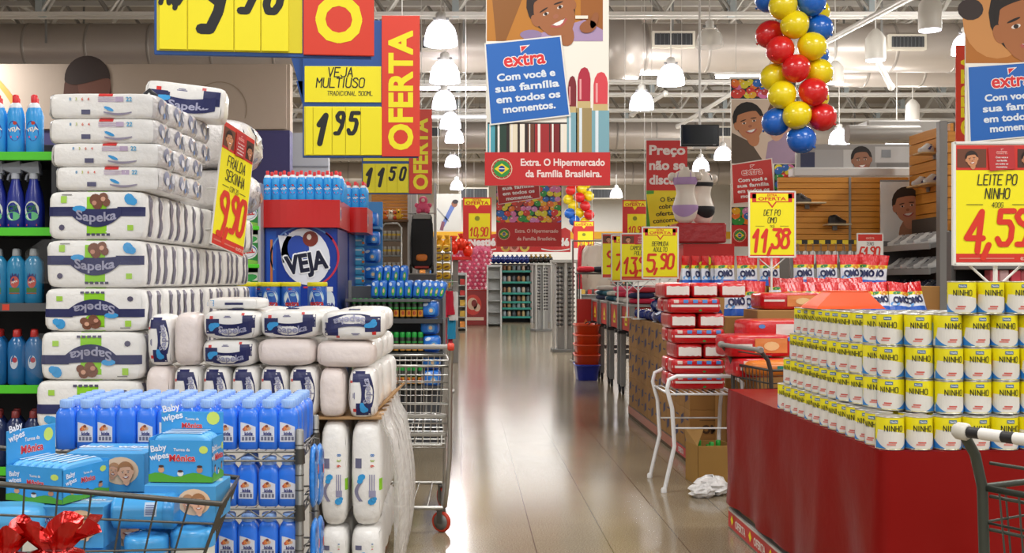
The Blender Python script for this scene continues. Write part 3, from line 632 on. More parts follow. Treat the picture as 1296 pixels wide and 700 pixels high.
def price_card(parent, w_, h_, kind, lines, price, small=None, seed=0):
    """handwritten card: kind 'photo' (family photos on top) or 'offer' (red arrow EXTRA OFERTA); origin at the card's lower edge"""
    o = MB(); o.box(-w_/2, w_/2, -.004, .004, 0, h_, mat('#e8e4dc', .5), .001); card = o.build('card', parent)
    p = MB(); pr = flat(.004); u = w_/2-.006
    ink = mat('#20201c', .5); red = mat('#d8301a', .45); rd2 = mat('#cf2d22', .45)
    p.rect(-u, u, .006, h_-.006, YEL if kind != 'white' else mat('#ece8e2', .5), pr, 1)
    if kind == 'photo':
        p.rect(-u, u, .006, h_*.085, rd2, pr, 2); p.text('extra', u*.72, h_*.046, h_*.04, mat('#e8b0a0', .5), pr, 3, .02); p.rect(-u*.92, u*.4, h_*.04, h_*.05, mat('#d9806c', .5), pr, 3)
        p.rect(-u, u, h_*.78, h_-.006, rd2, pr, 2)
        mini_photo(p, pr, -u*.97, -u*.27, h_*.80, h_*.955, '#6a3a24', '#c98a62', '#2a1a14', 3); mini_photo(p, pr, u*.48, u*.98, h_*.80, h_*.955, '#4a2a20', '#b87a58', '#20120e', 3)
        p.poly([(-u*.2, h_*.77), (u*.42, h_*.79), (u*.38, h_*.985), (-u*.24, h_*.965)], mat('#b92a2c', .5), pr, 8)
        extra_logo(p, pr, u*.09, h_*.925, h_*.03, 9, '#d94a40')
        for i, s in enumerate(('Com voce e', 'sua familia', 'em todos os', 'momentos.')): p.text(s, u*.09, h_*(.885-.027*i), h_*.015, WHITE, pr, 9, .02)
        y0 = h_*.70
    elif kind == 'white':
        p.rect(-u, u, h_*.8, h_-.006, rd2, pr, 2); p.text('extra', 0, h_*.88, h_*.08, mat('#e8a090', .5), pr, 3, .03); p.rect(-u, u, .006, h_*.03, rd2, pr, 2); y0 = h_*.72
    else:
        p.rect(-u, u, h_*.9, h_-.006, rd2, pr, 2); p.poly([(-u*.9, h_*.97), (u*.9, h_*.97), (u*.9, h_*.84), (u*.2, h_*.84), (0, h_*.75), (-u*.2, h_*.84), (-u*.9, h_*.84)], rd2, pr, 2)
        p.poly([(-u*.72, h_*.975), (u*.72, h_*.975), (u*.72, h_*.855), (u*.16, h_*.855), (0, h_*.785), (-u*.16, h_*.855), (-u*.72, h_*.855)], YEL, pr, 3)
        p.text('EXTRA', 0, h_*.95, h_*.035, red, pr, 4, .03); p.text('OFERTA', 0, h_*.895, h_*.05, red, pr, 4, .03, wmax=w_*.6)
        p.rect(-u, u, .006, h_*.03, rd2, pr, 2); y0 = h_*.68
    for i, s in enumerate(lines): p.hand(s, 0, y0-i*h_*.115, h_*.085, ink, pr, 4, .1, .62, wmax=w_*.62)
    yy = y0-len(lines)*h_*.115+h_*.02
    if small:
        p.hand(small, 0, yy, h_*.04, ink, pr, 4, .1, .7); p.rect(-u*.75, -u*.35, yy, yy+h_*.005, ink, pr, 4); p.rect(u*.35, u*.75, yy, yy+h_*.005, ink, pr, 4); yy -= h_*.05
    ph = min(h_*.33, yy-h_*.07); big, dec = price.split(',')
    p.hand(big+',', -w_*.2, yy-ph*.52, ph, red, pr, 4, .15, .62, gap=1.1, wmax=w_*(.34 if len(big) == 1 else .42)); p.hand(dec, w_*.19, yy-ph*.42, ph*.84, red, pr, 4, .17, .6, gap=1.1, wmax=w_*.42)
    p.build('print', card); return card
s = thing('price_sign', 'yellow sign handwritten FRALDA 9,90 standing turned on the tall diaper stack', 'sign', (-1.275, 5.82, 1.56), 0)
price_card(s, .34, .68, 'photo', ('FRALDA', 'SEKINHA'), '9,90', 'COM 20'); s.rotation_euler = (0, .2, 1.25)
MB().bar((0, .003, .12), (0, .165, .12), .006, PAINT).bar((0, .003, .35), (0, .165, .35), .006, PAINT).build('clip', s)
# ---------------------------------------------------------------- wire rack of blue bottles
RY0, RY1, RX0, RX1 = 3.6, 4.0, -1.39, -.548
LEV = (.835, .645, .455, .12)
t = thing('wire_rack', 'grey metal wire rack carrying the blue baby-shampoo bottles', 'rack', (0, 0, 0))
for x in (RX0, RX1):
    for y in (RY0+.01, RY1-.01):
        p = MB(); p.lathe([(.0145, 0), (.0145, .90), (.010, .905)], STEEL, 14, x, y, 0)
        for k in range(17): p.lathe([(.0152, 0), (.0152, .004)], mat('#5c5b58', .4, .7), 14, x, y, .05+k*.05, cap=False)
        p.build('post', t)
for li, z in enumerate(LEV):
    sh = MB(); nw = 26
    for zz in (z-.005, z-.035):
        sh.tube([(RX0, RY0, zz), (RX1, RY0, zz), (RX1, RY1, zz), (RX0, RY1, zz)], .004, STEEL, 6, True)
    for k in range(nw): x = RX0+(RX1-RX0)*(k+.5)/nw; sh.bar((x, RY0, z-.002), (x, RY1, z-.002), .002, STEEL, 4)
    nz = 20
    for yy in (RY0, RY1): sh.tube([(RX0+(RX1-RX0)*k/nz, yy, z-.006-.028*(k % 2)) for k in range(nz+1)], .003, STEEL, 5)
    sh.tube([(RX1, RY0+(RY1-RY0)*k/8, z-.006-.028*(k % 2)) for k in range(9)], .003, STEEL, 5)
    for x in (RX0, RX1):
        for y in (RY0+.01, RY1-.01): sh.lathe([(.019, z-.045), (.017, z+.005)], mat('#55534e', .4, .6), 12, x, y, 0)
    sh.build('wire_shelf', t)
BB = mat('#2f78ea', .28, bump=(9, .12), coat=.3); BCAP = mat('#9cc0f6', .35); LABM = mat('#d9dbe6', .45)
def blue_bottle(label, group, h=.165, front=True):
    """squarish bottle: rectangular body, sloping shoulders, wide pale screw cap, small label"""
    b = MB(); s_ = h/.165
    b.lathe([(.026, 0), (.0295, .004), (.0305, .05*s_), (.0305, .105*s_), (.0285, .122*s_), (.022, .134*s_), (.019, .138*s_)], BB, 24, sy=.8, n=5)
    o = b.build('shampoo_bottle'); tag(o, label, 'bottle', group)
    c = MB(); c.lathe([(.0195, .137*s_), (.0205, .139*s_), (.0205, .162*s_), (.0185, .165*s_)], BCAP, 20)
    for k in range(20): a = 2*PI*k/20; c.box(.0205*math.cos(a)-.0008, .0205*math.cos(a)+.0008, .0205*math.sin(a)-.0008, .0205*math.sin(a)+.0008, .141*s_, .161*s_, BCAP, 0)
    c.build('cap', o)
    if front:
        l = MB(); pr = lambda u, v, k=1: (u, -.0305*.8*max(.02, 1-abs(u/.0305)**5)**.2-.0007*k, v)
        l.strip([(-.022+.044*i/8, .092*s_-.016*s_*(i/8)**1.3) for i in range(9)], [(-.022+.044*i/8, .026*s_) for i in range(9)], LABM, pr, 1)
        for x, z, r, c_ in ((-.004, .072, .0085, '#e08a4a'), (-.010, .068, .006, '#c05a4a'), (.004, .071, .006, '#d9b090'), (-.001, .078, .005, '#8a4a3a')): l.disc(x, z*s_, r, r, mat(c_, .5), pr, 2, 10)
        l.text('kids', .002, .054*s_, .011, mat('#2a2f7a', .45), pr, 3, .04)
        for k in range(4): l.rect(-.018+.010*k, -.011+.010*k, .031*s_, .043*s_, mat('#6d6f86', .5), pr, 2)
        l.rect(-.017, .017, .046*s_, .0475*s_, mat('#8d8fa6', .5), pr, 2)
        l.build('label', o)
    return o
GB = 'blue bottles on the wire rack'
pf = blue_bottle('x', GB); pb = blue_bottle('x', GB, front=False); used = [0, 0]
pf.scale = pb.scale = (1.13, 1.1, 1.0)
pitch = (RX1-RX0-.03)/12
for li, rows_ in ((0, 6), (1, 2), (2, 2)):
    for r in range(rows_):
        for c in range(12):
            if li and r and c % 3: continue
            fr = r == 0 and not (li == 0 and c in (0, 3)); x = RX0+.035+pitch*(c+.35)+RN.uniform(-.003, .003); y = RY0+.035+r*.062+RN.uniform(-.003, .003)
            if li == 0 and r == 0 and c == 1: y -= .0
            lab = 'blue bottle on the rack %s shelf, %s, %s from the aisle end' % (('top', 'middle', 'lower')[li], ('front row', 'second row', 'third row', 'fourth row', 'fifth row', 'back row')[r], ORD[12-c])
            src = pf if fr else pb; i = 0 if fr else 1
            if not used[i]: src.location = (x, y, LEV[li]+.001); src['label'] = lab; used[i] = 1
            else: dup(src, (x, y, LEV[li]+.001), RN.uniform(-.12, .12), lab)
# blue sachets hanging down the aisle end of the rack
for i, (y, z) in enumerate(((3.72, .62), (3.86, .60), (3.74, .36), (3.87, .34))):
    m = MB(); packmesh(m, .012, .06, .11, mat('#2f86e0', .25, bump=(20, .6), coat=.3), 3, (4, 6, 8), i, .004, (0, 0, .11))
    for k in range(3): m.disc(RN.uniform(-.03, .03), .08+.05*k, .012, .018, mat(('#e8e0e4', '#c8465a', '#1c3c9a')[k], .4), lambda u, v, kk=1: (.0125+.002*kk, u, v), 1, 10)
    o = m.build('blue_sachet', None, (RX1+.033, y, z)); tag(o, 'shiny blue sachet hanging on the aisle end of the wire rack, %s' % ('upper front', 'upper rear', 'lower front', 'lower rear')[i], 'sachet')
    h = MB(); h.tube([(0, 0, .215), (0, 0, .235), (-.02, 0, .24)], .0015, STEEL, 4); h.build('hook', o)

# ---------------------------------------------------------------- green-edged cleaning shelf at the far end of the foreground
SY = 5.12; t = thing('shelf_unit', 'dark shelf unit with lime-green shelf edges full of cleaning bottles', 'shelf', (0, 0, 0))
GRN = mat('#55d12a', .4); DK = mat('#26272c', .6)
SX0, SX1 = -2.75, -1.93; SL = (2.0, 1.645, 1.29, .905, .52, .12)
MB().box(SX0, SX1, 5.58, 5.62, 0, 2.1, DK).build('back_panel', t)
for x in (SX0, SX1): MB().box(x-.015, x+.015, SY-.02, 5.62, 0, 2.02, mat('#3a3b40', .5)).build('side_post', t)
for i, z in enumerate(SL):
    so = MB().box(SX0, SX1, SY-.03, 5.6, z-.03, z-.003, mat('#3c3d42', .5)).build('shelf_board', t)
    e = MB().box(SX0, SX1, SY-.045, SY-.03, z-.036, z+.004, GRN if i != 2 else mat('#55565a', .5), .002)
    if i == 2: e.rect(X(8, SY), X(17, SY), z-.03, z-.002, mat('#d9442e', .5), lambda u, v, k=1: (u, SY-.045-.001*k, v))
    e.build('price_rail', so)
def spray(label, group, kind):
    b = MB(); pr = cylp(.033)
    if kind == 'veja':      # sky blue cleaner, white shoulder, red cap
        b.lathe([(.030, 0), (.033, .006), (.033, .08), (.0325, .15), (.033, .18), (.026, .205)], mat('#35a4f0', .25, coat=.3), 20, sy=.75); o = b.build('cleaner_bottle'); tag(o, label, 'bottle', group)
        MB().lathe([(.0262, .203), (.022, .218), (.012, .228)], mat('#e8eef4', .35), 18, sy=.8).build('shoulder', o); MB().lathe([(.0125, .226), (.013, .256), (.009, .262)], mat('#e0242c', .35), 14).build('cap', o)
        l = MB(); pr = lambda u, v, k=1: (u, -.033*.75*max(.05, 1-(u/.033)**2)**.5-.0007*k, v)
        l.disc(0, .10, .024, .045, mat('#1c4cb0', .4), pr, 1, 16, .1); l.text('VEJA', 0, .105, .016, WHITE, pr, 2, .04, rot=.25); l.disc(.004, .135, .008, .008, mat('#c03a2a', .4), pr, 2, 10); l.rect(-.014, .016, .07, .078, mat('#e0508a', .4), pr, 2); l.build('label', o)
    elif kind == 'trigger':
        b.lathe([(.034, 0), (.037, .006), (.037, .10), (.030, .16), (.018, .205), (.015, .225)], mat('#1c2c8e', .25, coat=.3), 20, sy=.7); o = b.build('spray_bottle'); tag(o, label, 'bottle', group)
        h = MB(); h.lathe([(.017, .22), (.017, .245)], mat('#b8bcc6', .4), 14); h.prism([(-.05, .262), (-.05, .285), (.022, .298), (.026, .245), (-.012, .245)], -.013, .013, mat('#9ea3ae', .4)); h.tube([(-.014, 0, .25), (-.028, 0, .235), (-.032, 0, .215)], .005, mat('#8a8f9a', .4), 6); h.build('trigger', o)
        l = MB(); pr = lambda u, v, k=1: (u, -.037*.7*max(.05, 1-(u/.037)**2)**.5-.0008*k, v)
        l.disc(0, .08, .028, .042, mat('#dfe8dc', .4), pr, 1, 16); l.disc(0, .055, .026, .02, mat('#6cc48a', .4), pr, 2, 14); l.text('Cif', 0, .09, .022, mat('#1f6a4a', .4), pr, 3, .05, rot=.2); l.rect(-.022, .022, .012, .02, mat('#c03a5a', .4), pr, 2); l.build('label', o)
    else:
        col, cap = kind
        b.lathe([(.030, 0), (.036, .008), (.036, .10), (.038, .15), (.034, .185), (.02, .205), (.014, .212)], mat(col, .25, coat=.3), 20, sy=.75); o = b.build('cleaner_bottle'); tag(o, label, 'bottle', group)
        MB().lathe([(.015, .21), (.016, .212), (.0145, .238), (.010, .242)], mat(cap, .4), 14).build('cap', o)
        l = MB(); pr = lambda u, v, k=1: (u, -.036*.75*max(.05, 1-(u/.036)**2)**.5-.0008*k, v)
        if cap == '#a3a8ac':
            l.rect(-.016, .018, .10, .145, mat('#26306e', .4), pr, 1, 4); l.disc(.002, .095, .017, .026, mat('#c05a50', .4), pr, 2, 14); l.text('AJAX', .002, .095, .008, WHITE, pr, 3, .03, rot=.3); l.rect(-.02, .02, .05, .07, mat('#4a7a3a', .4), pr, 1, 4); l.rect(-.02, .02, .043, .048, mat('#a05a30', .4), pr, 1, 4)
        else: l.disc(0, .10, .016, .03, mat('#cfd6e2', .4), pr, 1, 14); l.disc(.004, .11, .01, .012, mat('#b03a4a', .4), pr, 2, 10)
        l.build('label', o)
    return o
kinds = ('veja', 'trigger', ('#2a86b4', '#a3a8ac'), ('#1f6aa6', '#c2322e'), ('#20305e', '#8a3a3a'))
names_ = ('sky-blue red-capped cleaner bottle on the highest shelf', 'navy trigger spray bottle on the second shelf', 'teal grey-capped cleaner bottle on the third shelf', 'deep-blue red-capped cleaner bottle on the fourth shelf', 'dark navy cleaner bottle on the lowest seen shelf')
for i, kd in enumerate(kinds):
    pr_ = None
    for r in range(2):
        for c in range(7):
            x = X(43, SY+.03)-c*.085-r*.03+RN.uniform(-.004, .004)
            if x > SX1-.06: x = SX1-.06
            if X(-8, SY+.03+.09*r) > x: continue
            lab = '%s, %s row, %s from the diapers' % (names_[i], ('front', 'second')[r], ORD[c+1])
            if pr_ is None: pr_ = spray(lab, 'cleaning bottles on the green shelves', kd); pr_.location = (x, SY+.03, SL[i]); pr_.scale = (1.18, 1.1, 1.08)
            else: dup(pr_, (x, SY+.03+.09*r, SL[i]), RN.uniform(-.1, .1), lab)

# ---------------------------------------------------------------- shopping carts
def cart(label, loc, rz, wires=True, metal=CHROME, grip='#3a3a3c', endcap='#d8442e', grate=True, swivel=0, bz=.48, top=.93, hz=1.04, group=None, rise=0):
    """supermarket trolley: the handle at local -y, the nose at +y"""
    t = thing('shopping_cart', label, 'shopping cart', loc, rz, group); Wd, L = .54, .86
    def pt(u, v, wz): # u across -1..1, v along 0 (handle) .. 1 (nose), w 0..1 up
        taper = 1-.26*v; tp = top+rise*(1-v); zz = (bz+.10*v)+(tp-(bz+.10*v))*wz; yy = -L/2+.02*(1-wz)+v*(L-.12*(1-wz))
        return (u*Wd/2*taper*(.88+.12*wz), yy, zz)
    r = MB(); r.tube([pt(-1, 0, 1), pt(-1, 1, 1), pt(1, 1, 1), pt(1, 0, 1)], .008, metal, 8, True); r.build('rim', t)
    g = MB(); w_ = .0028
    for k in range(1, 10):
        v = k/10
        for u in (-1, 1): g.bar(pt(u, v, 0), pt(u, v, 1), w_, metal, 4)
    for k in range(0, 12):
        u = -1+2*k/11; g.bar(pt(u, 1, 0), pt(u, 1, 1), w_, metal, 4); g.bar(pt(u, 0, 0), pt(u, 1, 0), w_, metal, 4); g.bar(pt(u, 0, .0), pt(u, 0, 1), w_, metal, 4)
    for wz in (0, .3, .55, .8): g.tube([pt(-1, 0, wz), pt(-1, 1, wz), pt(1, 1, wz), pt(1, 0, wz)], w_*1.25, metal, 5, True)
    for k in range(1, 9): g.bar(pt(-1, k/9, 0), pt(1, k/9, 0), w_, metal, 4)
    g.build('wire_basket', t)
    if grate:
        s = MB()
        for zz in (.655, .555): s.box(-Wd/2*.9, Wd/2*.9, -L/2+.0, -L/2+.022, zz-.012, zz+.012, metal, .006)
        for zz in (.72, .80, .88, .96): s.bar((-Wd/2*.93, -L/2+.01, zz), (Wd/2*.93, -L/2+.01, zz), .0045, metal)
        s.bar((-Wd/2*.5, -L/2, .555), (-Wd/2*.5, -L/2-.02, .50), .006, metal); s.bar((Wd/2*.8, -L/2, .555), (Wd/2*.8, -L/2-.02, .50), .006, metal); s.bar((-Wd/2*.5, -L/2-.02, .50), (Wd/2*.8, -L/2-.02, .50), .006, metal)
        s.build('child_seat', t)
    for u in (-1, 1):
        a = MB(); x = u*Wd/2
        a.tube([(x, -L/2-.07, hz), (x, -L/2-.02, hz-.06), (x*.98, -L/2+.0, top), (x*.97, -L/2+.01, .6), (x*.96, -L/2+.02, .42), (x*.9, -L/2+.03, .24), (x*.86, -L/2+.06, .15), (x*.8, -L/2+.16, .125), (x*.72, L/2-.06, .14)], .0125, metal, 10)
        a.bar((x*.72, L/2-.1, .14), (x*.74, L/2-.14, bz+.07), .01, metal, 8); a.build('side_frame', t)
    b = MB(); b.tube([(-Wd/2*.82, -L/2+.08, .135), (Wd/2*.82, -L/2+.08, .135)], .0125, metal, 8); b.tube([(-Wd/2*.66, L/2-.06, .14), (Wd/2*.66, L/2-.06, .14)], .0115, metal, 8)
    for k in range(4): x = Wd/2*(-.5+.33*k); b.bar((x, -L/2+.08, .14), (x*.9, L/2-.06, .145), .005, metal)
    b.build('chassis', t)
    hd = MB(); hd.tube([(-Wd/2, -L/2-.07, hz), (Wd/2, -L/2-.07, hz)], .0135, mat(grip, .45), 12)
    ho = hd.build('handle', t)
    if grip == '#1d1d1f':
        for k in range(6): MB().lathe([(.0143, 0), (.0143, .055)], mat('#e3e0da', .45), 12, -Wd/2+.05+k*.085, -L/2-.07, hz, axis='x').build('handle_stripe', ho)
    for u in (-1, 1): MB().lathe([(.016, -.018), (.021, -.01), (.021, .012), (.016, .018)], mat(endcap, .4), 12, u*Wd/2, -L/2-.07, hz, axis='x').build('end_cap', ho)
    for u in (-1, 1):
        for v, rr in ((-L/2+.09, .058), (L/2-.08, .058)):
            x = u*Wd/2*(.78 if v < 0 else .66)
            wo = MB().lathe([(rr-.014, -.011), (rr-.003, -.0125), (rr, -.006), (rr, .006), (rr-.003, .0125), (rr-.014, .011)], mat('#c4391f', .45), 24, 0, 0, rr, axis='x').build('wheel', t, (x, v, 0), swivel if v < 0 else swivel*.4)
            MB().lathe([(.012, -.015), (rr-.013, -.012), (rr-.013, .012), (.012, .015)], mat('#7d7d7b', .4, .4), 20, 0, 0, rr, axis='x').build('hub', wo)
            fk = MB()
            for s_ in (-.017, .017): fk.box(s_-.002, s_+.002, -.014, .02, rr-.01, rr*2+.006, mat('#6c6a66', .4, .6), .001)
            fk.box(-.019, .019, -.018, .026, rr*2+.002, rr*2+.014, mat('#6c6a66', .4, .6), .002); fk.build('fork', wo)
    return t
cart('empty grey shopping cart seen from behind, beside the plastic-wrapped diaper pallet', (-.325, 6.37, 0), -.03, grip='#a9a5a0', swivel=1.05)
cart('dark green-grey shopping cart cut by the frame in front of the milk-can table', (1.757, 2.60, 0), math.radians(-60), metal=mat('#4a4f48', .42, .5), grip='#1d1d1f', endcap='#c9c5ba', top=.90)
cart('shopping cart loaded with red packs behind the red-draped table', (2.148, 6.58, 0), math.radians(-80), metal=mat('#55534f', .42, .6), grip='#8b8984', endcap='#8b8984', top=.88, bz=.5, hz=1.0)
cart('shopping cart full of blue baby-wipe boxes in the near corner', (-1.118, 3.162, 0), math.radians(-85), metal=mat('#5f5d58', .38, .6), top=.78, bz=.40, hz=.99, rise=.11, grate=False)
# ---------------------------------------------------------------- baby wipes in the near cart
WB = mat('#3f9fe0', .4, var=.06); WB2 = mat('#62b4ea', .35); GRS = mat('#57a62e', .45); SKIN = '#e0a988'
def wipes_front(p, pr, w_, h_, name=True, grass=True, y0=0):
    if grass:
        xs = [-w_/2+w_*k/10 for k in range(11)]
        p.strip([(x, y0+h_*(.17+.05*math.sin(k*1.1))) for k, x in enumerate(xs)], [(x, y0) for x in xs], GRS, pr, 1)
        for k in range(3): p.disc((-.3+.3*k)*w_, y0+h_*(.28 if k != 1 else .2), .05*w_, .07*h_, mat(('#d8a07a', '#e8e4da', '#c08a6a')[k], .5), pr, 2, 10); p.disc((-.3+.3*k)*w_, y0+h_*(.36 if k != 1 else .25), .045*w_, .03*h_, mat('#4a2f26', .5), pr, 3, 8)
    p.disc(.36*w_, y0+h_*.74, .07*w_, .09*h_, mat('#cfe36a', .45), pr, 1, 10)
    p.text('Baby\nwipes', -.34*w_, y0+h_*.66, h_*.14, mat('#e9edf7', .45), pr, 2, .03, rot=.15)
    p.text('Turma da', .02*w_, y0+h_*.74, h_*.07, WHITE, pr, 2, .02)
    if name: p.text('Mônica', .03*w_, y0+h_*.55, h_*.15, mat('#f2dcdc', .45), pr, 2, .07); p.text('Mônica', .03*w_, y0+h_*.55, h_*.15, mat('#d02a36', .45), pr, 3, .035)
def display_box(label, loc, rz, w_, d_, h_, hh):
    """open counter box: printed front and sides, tall header at the back, wipe packs standing inside"""
    t = thing('wipes_display_box', label, 'display box', loc, rz); c = .003
    b = MB(); b.box(-w_/2, w_/2, -d_/2, d_/2, 0, c, WB, 0); b.box(-w_/2, w_/2, -d_/2, -d_/2+c, 0, h_*.95, WB, 0); b.box(-w_/2, w_/2, d_/2-c, d_/2, 0, h_, WB, 0)
    for s in (-1, 1): b.box(s*w_/2-(c if s > 0 else 0), s*w_/2+(c if s < 0 else 0), -d_/2, d_/2, 0, h_, WB, 0)
    b.build('tray', t)
    p = MB(); wipes_front(p, lambda u, v, k=1: (u, -d_/2-.0006*k, v), w_, h_)
    wipes_front(p, lambda u, v, k=1: (-w_/2-.0006*k, -u, v), d_, h_); wipes_front(p, lambda u, v, k=1: (w_/2+.0006*k, u, v), d_, h_); p.build('tray_print', t)
    hd = MB(); hd.box(-w_/2, w_/2, d_/2-.004, d_/2, h_, h_+hh, WB, .001); ho = hd.build('header_card', t)
    p = MB(); pr = lambda u, v, k=1: (u, d_/2-.004-.0007*k, v)
    p.text('Baby\nwipes', -.33*w_, h_+hh*.92, .02, mat('#eef0f8', .45), pr, 2, .03, rot=.2); p.text('Turma da', 0, h_+hh*.66, hh*.12, WHITE, pr, 1, .02); p.text('Mônica', 0, h_+hh*.36, hh*.24, mat('#f2dcdc', .45), pr, 1, .07); p.text('Mônica', 0, h_+hh*.36, hh*.24, mat('#d02a36', .45), pr, 2, .035); p.disc(.34*w_, h_+hh*.7, .02, .02, mat('#cfe36a', .45), pr, 1, 12); p.build('header_print', ho)
    n = int(d_/.027)
    for k in range(n):
        m = MB(); packmesh(m, w_*.47, .0125, h_*.52, WB2, 4, (10, 4, 6), k, .002, (0, 0, h_*.55)); 
        m.strip([(x, .02) for x in (-.06, 0, .06)], [(x, -.02) for x in (-.06, 0, .06)], mat('#cfe4f6', .4), lambda u, v, kk=1: (u, v*.3, h_*1.07), 1)
        y = -d_/2+.018+k*(d_-.034)/max(1, n-1); o = m.build('wipe_pack', None, (0, y, 0)); M_ = thing  # each pack can be lifted out
        o.location = Matrix.Translation(loc) @ (Matrix.Rotation(rz, 4, 'Z') @ Vector((0, y, .004))); o.rotation_euler = (0, 0, rz)
        tag(o, 'pale blue wipes pack in the %s, %s from its front' % (('box with the visible long side' if d_ > .18 else 'box facing the camera'), ORD[k+1]), 'wipes pack', 'wipe packs in the counter boxes')
    return t
def carton(label, loc, rz, w_, d_, h_, full=True):
    t = thing('wipes_carton', label, 'carton', loc, rz); MB().box(-w_/2, w_/2, -d_/2, d_/2, 0, h_, mat('#4b9ed6', .42, var=.06), .002).build('box', t)
    MB().box(-w_/2+.002, w_/2-.002, -.012, .012, h_, h_+.0006, mat('#9cc8ea', .3), 0).build('tape', t)
    p = MB(); pr = lambda u, v, k=1: (u, -d_/2-.0007*k, v)
    p.disc(.2*w_, .55*h_, .23*w_, .36*h_, mat('#e8c9a8', .5), pr, 1, 20)
    face(p, pr, .11*w_, .56*h_, .16*h_, SKIN, '#b98a62', -.2, 2); face(p, pr, .27*w_, .52*h_, .22*h_, '#e8b594', '#a9784f', .1, 8)
    p.text('Baby', -.25*w_, .66*h_, .15*h_, mat('#eef2fa', .45), pr, 2, .06, rot=.1); p.text('Baby', -.25*w_, .66*h_, .15*h_, mat('#233a7c', .45), pr, 3, .02, rot=.1); p.text('wipes', -.22*w_, .44*h_, .12*h_, mat('#eef2fa', .45), pr, 2, .03, rot=.1)
    p.rect(-.4*w_, -.05*w_, .16*h_, .19*h_, WHITE, pr, 1)
    tp = lambda u, v, k=1: (u, v, h_+.0008*k); p.text('Baby wipes', 0, .1*d_, .2*d_, mat('#e8eef8', .45), tp, 2, .03); p.rect(-.4*w_, .4*w_, -.25*d_, -.22*d_, mat('#c9ddf0', .45), tp, 2)
    p.build('carton_print', t); return t
display_box('open blue wipes box seen from its corner, header card at its far end', (X(74, 3.16)-.0, 3.16, .772), math.radians(70), .20, .20, .10, .095)
display_box('open blue wipes box facing the camera on top of a carton, tall header card', (X(234, 3.19), 3.21, .812), math.radians(-4), .19, .11, .128, .065)
carton('blue baby-wipes carton with two faces, under the box facing the camera', (X(236, 3.18), 3.20, .703), math.radians(-3), .21, .16, .106)
carton('blue baby-wipes carton with its lid showing between the two open boxes', (X(148, 3.4), 3.40, .755), math.radians(-2), .24, .2, .118)
carton('blue baby-wipes carton under the open box seen from its corner', (X(92, 3.08), 3.10, .65), math.radians(-2), .215, .14, .118)
carton('lower blue carton hidden deeper in the near cart', (X(92, 3.08), 3.12, .46), 0, .2, .16, .188); carton('lower blue carton at the back of the near cart', (X(150, 3.4), 3.38, .55), 0, .22, .15, .203)
def tub(label, loc, r, h, rot=(0, 0, 0)):
    t = thing('wipes_tub', label, 'tub', loc, 0, 'wipe tubs in the near cart'); t.rotation_euler = rot
    MB().lathe([(r*.93, 0), (r*.96, .006), (r, h*.78)], mat('#e6e4da', .4), 28).build('body', t)
    MB().lathe([(r*1.03, h*.76), (r*1.04, h*.9), (r*.98, h*.96), (r*.7, h*.985), (r*.68, h*.97), (r*.3, h)], mat('#4aa6e6', .3, coat=.2), 28).build('lid', t)
    l = MB(); pr = lambda u, v, k=1: (cylp(r*.98)(u, v, k)); l.rect(-r, r, h*.15, h*.6, mat('#4aa0dc', .4), pr, 3, 10, 1); l.text('Baby', 0, h*.4, h*.12, WHITE, pr, 4, .03); l.build('label', t); return t
tub('white round tub with sky-blue lid beside the aisle end of the near cart', (X(242, 3.1), 3.12, .46), .062, .235)
tub('white round tub with sky-blue lid in the middle of the near cart', (X(183, 3.06), 3.08, .46), .06, .225)
tub('white round tub with sky-blue lid next to the carton with the faces', (X(126, 3.04), 3.02, .452), .05, .19)
tub('white round tub with sky-blue lid behind the middle tub', (X(212, 3.25), 3.24, .47), .06, .23)
t = thing('wipes_cylinder', 'sky-blue cylinder pack lying on its side across the round tubs', 'tub', (X(183, 3.08), 3.09, .742)); r = .05
MB().lathe([(r*.8, -.088), (r*.97, -.083), (r, -.075), (r, .062)], mat('#4aa6e6', .3, coat=.2), 28, axis='x').build('body', t)
MB().lathe([(r*1.03, .06), (r*1.03, .083), (r*.8, .09)], mat('#3b93d6', .3, coat=.2), 28, axis='x').build('lid', t)
l = MB(); pr = lambda u, v, k=1: (u, -(r+.0006*k)*math.cos(v/r), (r+.0006*k)*math.sin(v/r)); l.rect(.01, .045, -.005, .035, mat('#b9cfe8', .4), pr, 1, 1, 4)
for k in range(5): l.rect(.014, .041, .0+.006*k, .003+.006*k, mat('#6d7aa8', .4), pr, 2)
l.build('label', t)
t = thing('wipes_bucket', 'big white and blue wipes container at the frame edge of the near cart', 'tub', (X(10, 3.02), 3.03, .49), .12)
MB().lathe([(.088, 0), (.092, .01), (.095, .235)], mat('#e6e4da', .4), 28, sy=.7, n=4).build('body', t); MB().lathe([(.099, .225), (.1, .265), (.09, .28), (.05, .284)], mat('#58aee6', .3), 28, sy=.7, n=4).build('lid', t)
p = MB(); pr = lambda u, v, k=1: (u, -.0955*.7*max(.05, 1-abs(u/.0955)**4)**.25-.001*k, v); p.rect(-.07, .05, .03, .19, mat('#2f6fae', .4), pr, 1, 6, 1); p.text('Baby\nwipes', -.02, .12, .026, WHITE, pr, 2, .03); p.build('label', t)
